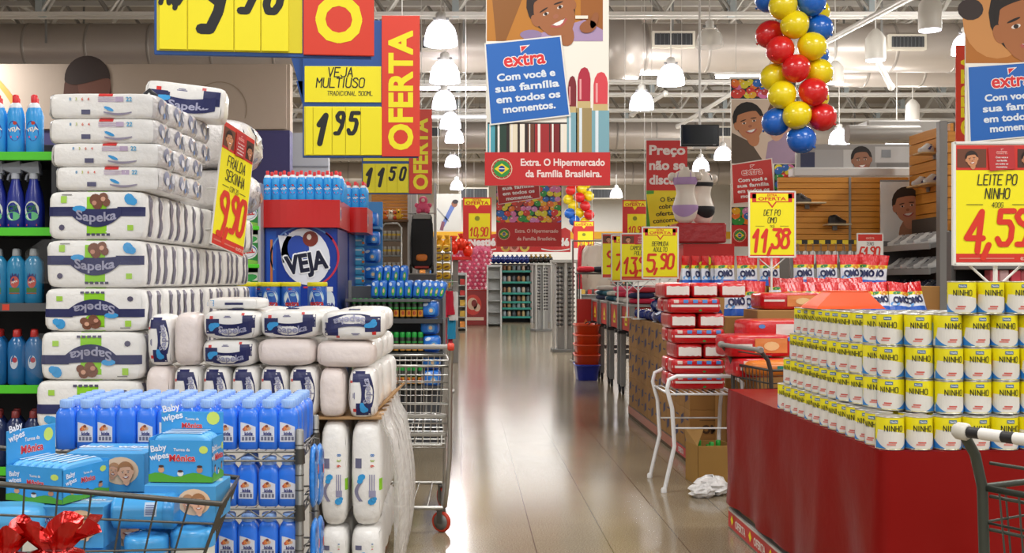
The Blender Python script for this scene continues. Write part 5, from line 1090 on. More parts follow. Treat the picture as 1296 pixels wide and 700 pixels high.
garland('tall twisted garland of red, yellow and blue balloons hanging nearest', gx, Yb, 1, [(c, X(780+x/3.5, Yb)-gx, Z(y/3.5, Yb), .126, -.10+.24*d) for c, x, y, r, d in raw], 7.5)
raw2 = [('r', 722, 241), ('y', 736, 239), ('y', 720, 252), ('r', 733, 250), ('y', 745, 248), ('y', 726, 260), ('r', 740, 261), ('b', 721, 270), ('y', 733, 269), ('r', 745, 272), ('b', 727, 279), ('y', 741, 281), ('r', 730, 291), ('r', 728, 232), ('y', 742, 232)]
Yb = 28; gx = X(733, Yb); garland('small far garland of red and yellow balloons beside the second banner', gx, Yb, 1, [(c, X(x, Yb)-gx, Z(y, Yb), .135, -.08+.16*(i % 3)/2) for i, (c, x, y) in enumerate(raw2)], 7.5)
# ---------------------------------------------------------------- black screen hung from the roof
x, y, z = at(862, 185, 13); t = thing('hanging_screen', 'black flat screen hanging in front of the ducts, above the mannequins', 'screen', (x, y, z), 0)
MB().box(0, .46, 0, .06, 0, .26, mat('#16171a', .35), .008).build('case', t); p = MB(); p.box(.02, .44, -.003, 0, .03, .245, mat('#0d0e10', .12), .001); p.text('SLIM', .40, .018, .014, mat('#b9babd', .4), flat(.003), 1, .02); p.build('panel', t)
MB().bar((.23, .03, .26), (.23, .03, 7.5-z), .014, PAINT, 8).box(.15, .31, .02, .05, -.03, 0, PAINT).build('mount', t)
# ---------------------------------------------------------------- left aisle, middle distance
VB = mat('#123a9c', .3, coat=.2)
def veja_stand(label, x0, x1, Y, d, front=True):
    t = thing('display_stand', label, 'display stand', (0, 0, 0)); zt, zb = Z(253, 9), Z(288, 9)
    MB().box(x0+.02, x1-.02 if front else x0+.07, Y+.02, Y+d, .0, zb, mat('#12307e', .35), .01).build('column', t)
    a = MB(); n = 12; w_ = x1-x0
    xs = [(x0+w_*k/n, Y-.05*math.sin(PI*k/n)) for k in range(n+1)]
    vv = [(x, y, zb) for x, y in xs]+[(x, y, zt) for x, y in xs]+[(x1, Y+d, zb), (x0, Y+d, zb), (x1, Y+d, zt), (x0, Y+d, zt)]; N = n+1
    a.add(vv, [(i, i+1, N+i+1, N+i) for i in range(n)]+[(n, 2*N, 2*N+2, 2*n+1), (2*N, 2*N+1, 2*N+3, 2*N+2), (2*N+1, 0, N, 2*N+3), tuple(range(n+1))+(2*N, 2*N+1)], mat('#c81f1e', .35, coat=.2))
    a.add([(x, y, zt-.013) for x, y in xs]+[(x1, Y+d, zt-.013), (x0, Y+d, zt-.013)], [tuple(range(n+3))], mat('#8a1816', .4)); ao = a.build('red_tray', t)
    e = MB(); e.disc(Y+.06, (zt+zb)/2, .05, .06, mat('#e8dede', .4), lambda u, v, k=1: (x1+.002*k, u, v), 1, 16); e.disc(Y+.06, (zt+zb)/2, .03, .04, mat('#2a4aa0', .4), lambda u, v, k=1: (x1+.002*k, u, v), 2, 14); e.build('emblem', ao)
    if front:
        p = MB(); pr = lambda u, v, k=1: (u, Y+.02-.0015*k, v); cx = X(388, Y); cz = Z(325, Y)
        p.rect(x0+.03, x1-.03, .9, zb-.005, VB, pr, 1); p.rect(x0+.04, x0+.12, 1.0, zb-.03, mat('#1c54b8', .4), pr, 2); p.rect(x0+.07, x0+.09, 1.3, zb-.1, mat('#c8743a', .4), pr, 3)
        for r0, r1, hx, a0, a1 in ((.275, .288, '#5a8ad0', .6, 3.6), (.275, .292, '#c8304a', -1.6, .9)):
            n_ = 24; p.strip([(cx-.02+r1*math.cos(a0+(a1-a0)*k/n_), cz+r1*.9*math.sin(a0+(a1-a0)*k/n_)) for k in range(n_+1)], [(cx-.02+r0*math.cos(a0+(a1-a0)*k/n_), cz+r0*.9*math.sin(a0+(a1-a0)*k/n_)) for k in range(n_+1)], mat(hx, .4), pr, 3)
        p.disc(cx-.01, cz, .2, .24, mat('#e4e8f2', .4), pr, 4, 24, .3); p.poly([(cx-.24, cz+.18), (cx-.13, cz+.17), (cx-.05, cz-.05), (cx-.2, cz-.05)], mat('#e4e8f2', .4), pr, 4); p.disc(cx-.07, cz+.06, .09, .12, mat('#2347a8', .4), pr, 5, 16, .2)
        p.text('VEJA', cx-.0, cz-.07, .155, mat('#f2f4fa', .4), pr, 6, .09, rot=.17, sx=.8); p.text('VEJA', cx-.0, cz-.07, .15, mat('#0c1230', .4), pr, 7, .05, rot=.17, sx=.8); p.disc(cx+.03, cz+.15, .065, .065, mat('#7a2a1c', .4), pr, 6, 16); p.disc(cx+.02, cz+.165, .02, .025, mat('#e8d8cc', .4), pr, 7, 8)
        p.text('Novas', X(372, Y), Z(298, Y), .045, mat('#a9bde8', .4), pr, 3, .02); p.text('embalagens', X(376, Y), Z(306, Y), .04, mat('#a9bde8', .4), pr, 3, .02)
        for k, (px, hx) in enumerate(((402, '#a0246a'), (416, '#d8e4ee'))):
            u = X(px, Y); p.disc(u, Z(383, Y), .05, .1, mat(hx, .4), pr, 3, 14); p.rect(u-.03, u+.03, Z(396, Y)-.1, Z(386, Y), mat(hx, .4), pr, 3); p.text('VEJA', u, Z(387, Y), .03, mat('#1c2c8e' if k else '#f0dce8', .4), pr, 4, .04, rot=.2)
        p.rect(X(413, Y), X(421, Y), Z(369, Y), Z(363, Y), WHITE, pr, 4); p.build('front_print', t)
    return t
veja_stand('blue display stand with red tray of cleaner bottles and big round logo', X(331, 9), X(430, 9), 9.0, .8); veja_stand('second blue stand with red tray of cleaner bottles, behind the logo stand', X(432, 9.95), X(462, 9.95)+.02, 9.95, .6, False)
vp = spray('x', None, 'veja'); vp.scale = (1.12, 1.0, .98); first = [True]
def putv(x, y, lab):
    z = Z(253, 9)-.012
    if first[0]: vp.location = (x, y, z); vp['label'] = lab; vp['group'] = 'cleaner bottles on the red trays'; first[0] = False
    else: dup(vp, (x, y, z), RN.uniform(-.2, .2), lab)
for k in range(9):
    x = X(331, 9)+.045+k*.0715; putv(x, 9.03-.03*math.sin(PI*k/8), 'red-capped cleaner bottle in the red tray front row, %s from the wall end' % ORD[k+1])
    if k in (0, 1, 2, 3, 4, 5, 6, 7, 8): putv(x+.02, 9.13, 'red-capped cleaner bottle in the red tray second row, %s from the wall end' % ORD[k+1])
for k in range(7): putv(X(430, 9)-.05, 9.23+.08*k, 'blue cleaner bottle on the aisle side of the red tray, %s behind the corner' % ORD[k+1])
for k in range(3):
    for r in range(3): putv(X(432, 9.95)+.05+k*.072, 10.02+r*.09, 'blue cleaner bottle on the second stand, %s row, %s from its inner end' % (ORD[r+1], ORD[k+1]))
# detergent pots with yellow lids on a low table
Yp = 7.9; t = thing('low_table', 'plain low table carrying the yellow-lidded detergent pots', 'table', (X(355, Yp), Yp+.1, 0)); zt = Z(393, Yp)
MB().box(-.42, .42, -.2, .2, zt-.03, zt-.001, mat('#c8c4bc', .5)).build('table_top', t)
for a_ in (-.38, .38):
    for b_ in (-.16, .16): MB().box(a_-.02, a_+.02, b_-.02, b_+.02, 0, zt-.03, GREY).build('leg', t)
for k, (px, dy) in enumerate(((312, .02), (344, 0), (368, 0), (326, .17), (398, .16))):
    t = thing('detergent_pot', 'blue and white detergent pot with yellow lid, %s' % ('nearest the green boxes', 'middle one of the front row', 'nearest the printed spray bottle', 'half hidden in the second row', 'in the second row beside the pink print')[k], 'pot', (X(px, Yp), Yp+dy, zt), (-.35, 0, .25, 0, 0)[k], 'yellow-lidded detergent pots'); r = .072
    MB().lathe([(r*.95, 0), (r, .01), (r, .175), (r*.96, .18)], mat('#1f5cb8', .35, coat=.2), 26).build('body', t); MB().lathe([(r*1.03, .176), (r*1.05, .18), (r*1.05, .2), (r*1.0, .207)], mat('#e8dc1e', .35), 26).build('lid', t)
    p = MB(); pr = cylp(r, .0008); p.disc(0, .085, .062, .07, mat('#a8d0ee', .4), pr, 1, 20); p.disc(0, .085, .052, .058, mat('#e4eef6', .4), pr, 2, 20); p.disc(.01, .115, .022, .012, mat('#7fb0dc', .4), pr, 3, 12); p.rect(-.025, .0, .15, .162, mat('#c03a5a', .4), pr, 1, 3)
    p.text('extra', .005, .05, .034, mat('#c22a20', .4), pr, 4, .05); p.build('label', t)
# green detergent boxes on their own shelf
Yg = 8.9; t = thing('shelf_unit', 'narrow green-edged shelf of green detergent boxes behind the tall stack', 'shelf', (0, 0, 0)); gx0, gx1 = X(268, Yg), X(329, Yg)
MB().box(gx0, gx1, Yg+.35, Yg+.37, 0, 2.15, mat('#24304a', .6)).build('back_panel', t)
for x in (gx0, gx1): MB().box(x-.012, x+.012, Yg-.03, Yg+.37, 0, 2.2 if x == gx1 else 2.1, mat('#b9bcc2', .4, .4)).build('side_post', t)
gl = [Z(py, Yg) for py in (287, 335, 383)]
for z in gl+[.5, .12]: so = MB().box(gx0, gx1, Yg-.02, Yg+.35, z-.025, z-.002, mat('#4a4c52', .5)).build('shelf_board', t); MB().box(gx0, gx1, Yg-.035, Yg-.02, z-.028, z+.004, GRN).build('price_rail', so)
gp = None
for li, z in enumerate(gl):
    for c in range(2):
        for lv in range(1):
            lab = 'green and white detergent box on the %s shelf, %s' % (('upper', 'middle', 'lower')[li], ('outer one', 'inner one')[c]); x = gx1-.105-c*.19
            if gp is None:
                gp = tag(MB().box(-.09, .09, 0, .16, 0, .25, mat('#2a8a3c', .4, var=.05), .003).build('detergent_box'), lab, 'box', 'green detergent boxes'); p = MB(); pr = flat(0, .001); p.rect(-.088, .088, .18, .248, mat('#e2e8d8', .45), pr, 1); p.disc(0, .2, .085, .03, mat('#3aa04c', .4), pr, 2, 14, .2); p.disc(0, .11, .085, .065, mat('#e8ece4', .4), pr, 2, 18); p.disc(0, .11, .078, .052, mat('#1f5aa8', .4), pr, 3, 18, .1); p.disc(0, .105, .074, .044, mat('#e4e6ea', .4), pr, 4, 18, .1)
                p.text('ARIEL', 0, .11, .034, mat('#c8222a', .4), pr, 5, .06, rot=.12, wmax=.12); p.poly([(-.088, .002), (.088, .002), (.088, .03), (-.088, .06)], mat('#8ac04a', .4), pr, 2); p.build('print', gp); gp.location = (x, Yg, z)
            else: dup(gp, (x, Yg, z), RN.uniform(-.05, .05), lab)
# ---------------------------------------------------------------- gondola end with insecticide cans and blue packs
Yi = 9.3; sI = F/Yi; t = thing('gondola_shelf', 'grey gondola shelf with green-capped spray cans and blue packs', 'shelf', (0, 0, 0)); ix0, ix1 = X(437, Yi), X(561, Yi)
il = [Z(405, Yi), Z(448, Yi), Z(490, Yi)]
MB().box(ix0, ix1, Yi+.38, Yi+.41, 0, 1.35, mat('#5c5e62', .5)).build('back_panel', t); MB().box(ix0, ix1, Yi, Yi+.4, 0, .14, mat('#3c3d40', .5)).build('base', t)
for x in (ix0, X(537, Yi), ix1): MB().box(x-.015, x+.015, Yi+.36, Yi+.39, 0, 1.4, GREY).build('upright', t)
for z in il+[.16]: MB().box(ix0, ix1, Yi-.02, Yi+.38, z-.03, z-.002, mat('#6c6e70', .45, .4)).box(ix0, ix1, Yi-.03, Yi-.02, z-.03, z+.012, mat('#4c4e50', .4, .5)).build('shelf_board', t)
ic = None
for li, z in enumerate(il):
    for r in range(2):
        for c in range(14):
            lab = 'green-capped insecticide can on the %s shelf, %s row, %s from the aisle packs' % (('upper', 'middle', 'lower')[li], ('front', 'back')[r], ORD[c+1]); x = X(532, Yi)-.052*c
            if x < ix0+.03: continue
            if ic is None:
                ic = MB().lathe([(.023, .002), (.0245, .006), (.0245, .135), (.02, .145)], mat('#2a2c24', .35, .3), 16).build('spray_can'); tag(ic, lab, 'can', 'insecticide spray cans'); MB().lathe([(.022, .142), (.0225, .146), (.0225, .178), (.019, .186)], mat('#1f9a3a', .35), 16).build('cap', ic); p = MB(); pr = cylp(.0245, .0007); p.rect(-.026, .026, .03, .085, mat('#c88a2a', .4), pr, 1, 6); p.rect(-.026, .026, .095, .11, mat('#2f8a3c', .4), pr, 1, 6); p.disc(0, .06, .012, .018, mat('#a03020', .4), pr, 2, 10); p.build('label', ic); ic.location = (x, Yi+.02+r*.06, z)
            else: dup(ic, (x, Yi+.02+r*.06, z), RN.uniform(-.3, .3), lab)
BPK = mat('#2272d0', .3, bump=(16, .4), coat=.25)
def blue_pack(label, w_, d_, h_, pic='#3aa84a', group='blue packs on the gondola'):
    m = MB(); packmesh(m, w_/2, d_/2, h_/2, BPK, 4.5, (7, 5, 7), 3, .003, (0, 0, h_/2)); o = tag(m.build('blue_pack'), label, 'pack', group)
    p = MB(); p.T = Matrix.Translation((0, 0, h_/2)); pr = packproj(w_/2, d_/2, h_/2, 4.5, 3, .003, .0012); p.disc(.12*w_, -.1*h_, .2*w_, .24*h_, mat(pic, .4), pr, 1, 12); p.disc(.1*w_, -.08*h_, .1*w_, .12*h_, mat('#e8c49a', .4), pr, 2, 10); p.disc(-.2*w_, .28*h_, .16*w_, .1*h_, mat('#cfe0f2', .4), pr, 1, 10, .3); p.rect(-.3*w_, .3*w_, -.42*h_, -.36*h_, mat('#0f3a8a', .4), pr, 1, 3); p.build('print', o); return o
bp = blue_pack('x', .075, .13, .16); bl = blue_pack('x', .16, .22, .145, '#5a9ad8'); b0 = [True, True]
def putb(src, x, y, z, rot, lab, scale=None):
    i = 0 if src is bp else 1
    if b0[i]: o = src; o.location = (x, y, z); o.rotation_euler = rot if isinstance(rot, tuple) else (0, 0, rot); o['label'] = lab; b0[i] = False
    else: o = dup(src, (x, y, z), rot, lab)
    return o
zt = Z(378, Yi); sb = MB().box(ix0, X(545, Yi), Yi-.02, Yi+.38, zt-.03, zt-.002, mat('#6c6e70', .45, .4)).build('shelf_board', t)
for c in range(7): putb(bp, X(474+10.6*c, Yi), Yi+.05, zt, (0, .12 if c > 4 else .04, RN.uniform(-.08, .08)), 'blue pouch standing above the green-capped cans, %s from the logo stand' % ORD[c+1])
for c in range(4): putb(bp, X(479+10.5*c, Yi+.2), Yi+.22, zt+.13, (0, .08, RN.uniform(-.08, .08)), 'blue pouch in the raised back row above the green-capped cans, %s along' % ORD[c+1])
for c in range(7): putb(bp, X(476+10.6*c, Yi+.2), Yi+.24, zt, (0, .02, 0), 'blue pouch in the low back row above the green-capped cans, %s along' % ORD[c+1])
for k, (px, py) in enumerate(((546, 402), (546, 424), (548, 446), (548, 468), (548, 490))):
    z = Z(py, Yi)
    putb(bl, X(px, Yi)-.015, Yi+.12, z, RN.uniform(-.1, .1), 'big blue pack in the aisle-end column of the gondola, %s from the top' % ORD[k+1])
for k in range(4): putb(bp, X(536+6*k, Yi), Yi+.05, Z(402, Yi)+.16, (0, .1+.08*k, .1), 'blue pouch leaning at the aisle end above the big packs, %s along' % ORD[k+1])
# hanging strips of pale blue sachets and the blue packs behind them
t = thing('strip_rack', 'narrow rack of blue sachet strips and packs beside the logo stand', 'rack', (0, 0, 0)); sx0, sx1 = X(438, 10.66), X(481, 10.66)
MB().box(sx0, sx1, 11.0, 11.03, 0, 2.2, mat('#3f7fb8', .5)).build('back_panel', t); MB().box(sx0, sx1, 10.66, 11.0, 0, 1.02, mat('#4a86ba', .5)).build('base', t)
s0 = None
for c, px in enumerate((443, 455)):
    for k in range(7):
        lab = 'pale blue sachet in the %s hanging strip beside the logo stand, %s from the top' % (('inner', 'outer')[c], ORD[k+1]); x, z = X(px, 10.62), Z(312+12*k, 10.62)
        if s0 is None:
            m = MB(); packmesh(m, .06 if c else .05, .012, .043, mat('#4aa8d8', .3, coat=.2), 3.5, (6, 4, 5), 2, .002, (0, 0, .043)); s0 = tag(m.build('sachet', None, (x, 10.63, z)), lab, 'sachet', 'hanging sachets'); p = MB(); p.rect(-.045, .02, .052, .066, mat('#d8e8f2', .4), flat(.012), 1); p.disc(.035, .035, .014, .014, mat('#d87a3a', .4), flat(.012), 1, 10); p.build('print', s0)
        else: dup(s0, (x, 10.63, z), RN.uniform(-.1, .1), lab)
for k in range(5): putb(bl, X(471, 10.75), 10.78, Z(311+22*k, 10.75), RN.uniform(-.1, .1), 'blue pack stacked beside the sachet strips, %s from the top' % ORD[k+1])
MB().box(X(462, 10.75), sx1, 10.68, 10.98, 1.03, Z(399, 10.75)-.002, mat('#4a86ba', .5)).build('shelf_board', t)
for k in range(2): putb(bl, X(455+14*k, 10.8), 10.8, Z(287, 10.8), 0, 'blue pack on top of the sachet rack, %s' % ('inner', 'outer')[k])
MB().box(sx0, sx1, 10.68, 11.0, Z(287, 10.8)-.03, Z(287, 10.8)-.002, mat('#4a86ba', .5)).build('shelf_board', t)
# wire rack with grey tins, wooden toy shelf, black stroller, yellow rack
Yw = 15; t = thing('wire_rack', 'chrome wire rack of grey tins behind the blue packs', 'rack', (0, 0, 0)); wx0, wx1 = X(483, Yw), X(508, Yw); r = MB()
r.tube([(wx0, Yw, 0), (wx0, Yw, Z(288, Yw)), (wx0+.05, Yw, Z(283, Yw)), (wx1-.05, Yw, Z(283, Yw)), (wx1, Yw, Z(288, Yw)), (wx1, Yw, 0)], .014, CHROME); r.build('frame', t)
tp = None
for k in range(5):
    z = Z(303+20*k, Yw); MB().box(wx0, wx1, Yw-.02, Yw+.25, z-.02, z, STEEL).build('shelf', t)
    for c in range(4):
        lab = 'grey tin with yellow band on the wire rack, %s shelf, %s along' % (ORD[k+1], ORD[c+1]); x = wx0+.04+c*.065
        if tp is None: tp = tag(MB().lathe([(.028, 0), (.03, .004), (.03, .115), (.028, .12)], mat('#9a948a', .4, .3), 14).build('tin'), lab, 'tin', 'grey tins on the wire rack'); MB().lathe([(.0306, .05), (.0306, .08)], mat('#c8a83a', .4), 14, cap=False).build('band', tp); tp.location = (x, Yw+.04, z+.001)
        else: dup(tp, (x, Yw+.04, z+.001), 0, lab)
Yt = 16; t = thing('toy_shelf', 'orange slatted toy shelf high behind the offer board', 'shelf', (0, 0, 0)); m = MB(); a0, a1 = X(468, Yt), X(517, Yt); n = 9
zb_, zt_ = Z(278, Yt), Z(238, Yt)
for k in range(n): m.box(a0, a1, Yt+.3, Yt+.33, zb_+(zt_-zb_)*k/n, zb_+(zt_-zb_)*(k+.92)/n, SLAT, .003)
m.build('slat_panel', t); MB().box(a0, a1, Yt, Yt+.33, zb_-.03, zb_, mat('#6a4a2a', .5)).build('shelf_board', t); MB().box(a0, a1, Yt+.25, Yt+.33, 0, zb_-.03, mat('#7d6a58', .6)).build('support_panel', t); MB().box(a1-.02, a1+.12, Yt+.1, Yt+.33, 0, Z(215, Yt), mat('#c9c8c6', .5)).build('side_pillar', t)
for k, (px, hx, sc) in enumerate(((482, '#d89a2a', 1.1), (487, '#e06a2a', .9), (494, '#e8dcc0', 1.0), (500, '#d84a2a', .9), (504, '#e8b42a', 1.1))):
    m = MB(); m.ball((0, 0, .045), .05, mat(hx, .5), 12); m.ball((0, 0, .11), .035, mat(hx, .5), 12); m.ball((-.025, 0, .14), .014, mat(hx, .5), 8); m.ball((.025, 0, .14), .014, mat(hx, .5), 8); m.ball((-.05, -.02, .06), .018, mat(hx, .5), 8); m.ball((.05, -.02, .06), .018, mat(hx, .5), 8)
    o = m.build('toy', None, (X(px, Yt), Yt+.1, zb_)); o.scale = (sc,)*3; tag(o, '%s soft toy on the slatted toy shelf, %s along' % (('ochre', 'orange', 'cream', 'red', 'yellow')[k], ORD[k+1]), 'toy', 'toys on the slatted shelf'); MB().ball((0, -.034, .108), .012, mat('#3a2a20', .5), 8).build('nose', o)
Ys = 15.2; t = thing('stroller', 'black folded stroller standing in the aisle beside the yellow packs', 'stroller', (X(534, Ys), Ys, 0)); zt = Z(272, Ys); zb_ = Z(346, Ys)
for s in (-1, 1):
    MB().tube([(s*.15, -.03, zb_+.1), (s*.15, -.02, zb_+.5), (s*.13, .05, zt-.03), (s*.09, .05, zt+.02)], .012, mat('#3a3a3c', .4, .5)).build('frame_tube', t); MB().lathe([(.03, -.02), (.065, -.014), (.065, .014), (.03, .02)], BLK, 16, s*.15, -.05, zb_+.065, axis='x').build('wheel', t)
m = MB(); packmesh(m, .155, .05, (zt-zb_)*.47, mat('#17171a', .75, bump=(8, .4)), 5, (6, 5, 8), 4, .012, (0, 0, zb_+.05+(zt-zb_)*.47)); m.build('seat_fabric', t); MB().tube([(-.13, .04, zt), (.13, .04, zt)], .014, mat('#7a7670', .5)).box(-.12, .12, -.07, -.04, zt-.06, zt-.0, mat('#8d8a84', .6)).build('handle', t); m = MB(); packmesh(m, .08, .03, .05, mat('#d87a2a', .5), 3, (5, 4, 5), 1, .004, (0, -.06, zb_+.22)); m.build('orange_pouch', t); MB().box(-.1, .1, -.08, -.04, zb_+.07, zb_+.1, mat('#a83226', .5)).build('footrest', t)
t = thing('low_stand', 'dark stand under the black stroller and the toy doll', 'stand', (X(534, Ys), Ys, 0)); MB().box(-.2, .2, -.12, .25, 0, zb_-.001, mat('#4c4a4c', .6)).build('block', t); MB().box(-.21, .21, -.13, .26, zb_-.02, zb_-.0005, mat('#8d8a86', .5)).build('top', t); MB().box(-.2, -.16, .2, .25, zb_, Z(230, Ys), mat('#c4c2be', .5)).box(.16, .2, .2, .25, zb_, Z(230, Ys), mat('#c4c2be', .5)).box(-.2, .2, .16, .25, zt+.03, zt+.045, mat('#c4c2be', .5)).build('rear_frame', t)
m = MB(); PK = mat('#e0567a', .6); m.ball((0, 0, .07), .1, PK, 14, sz=.8); m.ball((0, 0, .17), .065, PK, 12); m.ball((-.09, -.02, .1), .035, PK, 8); m.ball((.09, -.02, .1), .035, PK, 8); m.ball((-.06, -.07, .02), .04, PK, 8); m.ball((.06, -.07, .02), .04, PK, 8); o = m.build('pink_toy', None, (X(535, Ys), Ys+.2, zt+.046)); tag(o, 'pink plush toy sitting above the black stroller', 'toy'); MB().ball((0, -.05, .17), .03, mat('#e8c8b8', .5), 8).build('face', o)
# yellow packs on a chrome stand
Yy = 16.5; t = thing('yellow_pack_stand', 'narrow chrome stand of yellow packs beside the pink candy basket', 'stand', (0, 0, 0)); yx0, yx1 = X(549, Yy), X(571, Yy)
for x in (yx0, yx1): MB().bar((x, Yy, 0), (x, Yy, Z(300, Yy)), .012, CHROME).build('post', t)
yp = None
for k in range(5):
    z = Z(319+11.5*k, Yy); MB().box(yx0, yx1, Yy-.05, Yy+.15, z-.012, z, CHROME).build('shelf', t)
    for c in range(2):
        lab = 'yellow snack pack on the chrome stand, %s shelf, %s' % (ORD[k+1], ('inner', 'outer')[c]); x = yx0+.07+.125*c
        if yp is None: m = MB(); packmesh(m, .06, .04, .055, mat('#e8b818', .35, coat=.2), 3.5, (6, 4, 5), 2, .004, (0, 0, .055)); yp = tag(m.build('yellow_pack', None, (x, Yy, z)), lab, 'pack', 'yellow packs on the chrome stand'); p = MB(); p.disc(0, .05, .035, .014, mat('#7a4a14', .4), flat(.041), 1, 12, .3); p.build('print', yp)
        else: dup(yp, (x, Yy, z), RN.uniform(-.1, .1), lab)
for k, (px, py, r_) in enumerate(((556, 292, .10), (566, 290, .09), (574, 300, .13), (584, 295, .12), (592, 303, .11))):
    m = MB(); col = mat('#e8a81c', .3, .3) if k < 2 else mat('#d8381c', .25, .3, bump=(14, .4)); m.ball((0, 0, r_*1.1), r_*.8, col, 14, sz=1.2); m.lathe([(r_*.2, r_*1.9), (r_*.55, r_*2.6), (r_*.5, r_*2.62)], col, 12); yk = Yy+.2 if k < 2 else 18.4
    o = m.build('foil_egg', None, (X(px, yk), yk, Z(py+ (24 if k > 1 else 27), yk))); tag(o, '%s foil-wrapped chocolate egg, %s along' % (('golden', 'golden', 'red', 'red', 'red')[k], ORD[k+1]), 'chocolate egg', 'foil eggs above the pink basket'); MB().lathe([(r_*.24, r_*1.88), (r_*.27, r_*1.95), (r_*.24, r_*2.0)], mat('#f0d8a0', .4), 12, cap=False).build('ribbon', o)
t = thing('egg_shelf', 'small shelf rail carrying the foil eggs', 'shelf', (0, 0, 0)); MB().box(X(548, Yy+.2), X(573, Yy+.2), Yy+.1, Yy+.35, Z(320, Yy+.2)-.02, Z(319.2, Yy+.2), PAINT).build('board', t); MB().box(X(568, 18.4), X(597, 18.4), 18.25, 18.6, Z(327, 18.4)-.03, Z(325, 18.4), RED).build('red_board', t); MB().box(X(573, 18.4), X(580, 18.4), 18.4, 18.5, 0, Z(327, 18.4)-.03, GREY).build('post', t); MB().bar((X(560, Yy+.2), Yy+.3, 0), (X(560, Yy+.2), Yy+.3, Z(320, Yy+.2)), .014, GREY).build('post', t)
# swing poster
Yq = 25; t = thing('swing_poster', 'pale grey wall poster with a slanting figure in blue, beyond the stroller', 'poster', (X(551, Yq), Yq, Z(292, Yq))); w_ = X(584, Yq)-X(551, Yq); MB().box(0, w_, 0, .03, 0, .85, mat('#c9c8c2', .5)).build('board', t); p = MB(); pr = flat(0, .002); p.poly([(.12, .1), (.2, .08), (.45, .55), (.36, .6)], mat('#5a6fae', .5), pr, 1); p.disc(.44, .62, .07, .08, mat('#8a5a44', .5), pr, 2, 12); p.disc(.46, .67, .07, .05, mat('#2a2028', .5), pr, 3, 10); p.poly([(.1, .02), (.18, .0), (.22, .2), (.15, .22)], mat('#7a4a5a', .5), pr, 2); p.poly([(.02, .5), (.3, .2), (.32, .22), (.04, .53)], mat('#8d8d8c', .5), pr, 1); p.build('print', t)
for xx in (.06, w_-.06): MB().bar((xx, .015, .85), (xx, .015, 7.5-Z(292, Yq)), .005, PAINT, 5).build('cord', t)
# pink candy basket on its red bin
Yk = 34; t = thing('candy_basket', 'tapered pink basket covered in rows of pink sweets', 'basket', (X(597, Yk), Yk, 0)); zt, zb_ = Z(318, Yk), Z(366, Yk); R1, R0 = .63, .42
MB().lathe([(R0, zb_), (R1, zt-.05), (R1*.9, zt)], mat('#c03a5c', .5), 26, sy=.7).build('basket_body', t)
m = MB(); cw = mat('#f2c0cc', .4); cp = mat('#d8506e', .4); rows_ = 10
for j in range(rows_):
    z = zb_+.03+(zt-zb_-.07)*j/(rows_-1); r_ = R0+(R1-R0)*j/(rows_-1)+.01; n = 26
    for k in range(n):
        a = 2*PI*(k+.5*(j % 2))/n
        if math.sin(a) < .35: m.ball((r_*math.cos(a), r_*.7*math.sin(a), z), .042, cw if (k+j) % 2 else cp, 8, sz=1.1)
o = m.build('sweets', t); o['kind'] = 'stuff'
m = MB(); pm = mat('#e06a8c', .35, bump=(20, .6))
for k in range(40): a = RN.uniform(0, 2*PI); q = RN.uniform(.3, 1)*R1; m.ball((q*math.cos(a), q*.7*math.sin(a), zt+RN.uniform(-.05, .1)), RN.uniform(.07, .12), pm, 8)
o = m.build('foil_tops', t); o['kind'] = 'stuff'
t = thing('red_bin', 'dark red printed bin under the pink candy basket', 'bin', (X(600, Yk), Yk, 0)); zk = Z(366.5, Yk); MB().box(-.43, .40, -.28, .35, .0, zk-.03, mat('#8d1c18', .4, coat=.2), .01).build('body', t); MB().box(-.45, .42, -.30, .37, zk-.03, zk-.001, mat('#b02a22', .4), .005).build('rim', t); p = MB(); pr0 = flat(.28, .002); pr = lambda u, v, k=1: pr0(u*1.75, v*1.6, k); p.disc(-.02, .4, .15, .2, mat('#c8382a', .45), pr, 1, 18); p.disc(-.03, .42, .09, .12, mat('#d8b89a', .45), pr, 2, 14); p.disc(-.0, .43, .05, .07, mat('#7a2018', .45), pr, 3, 12); p.disc(.05, .35, .06, .08, mat('#d8b89a', .45), pr, 2, 12); p.rect(-.2, .17, .1, .16, mat('#e0c8b0', .45), pr, 1); p.build('print', t)
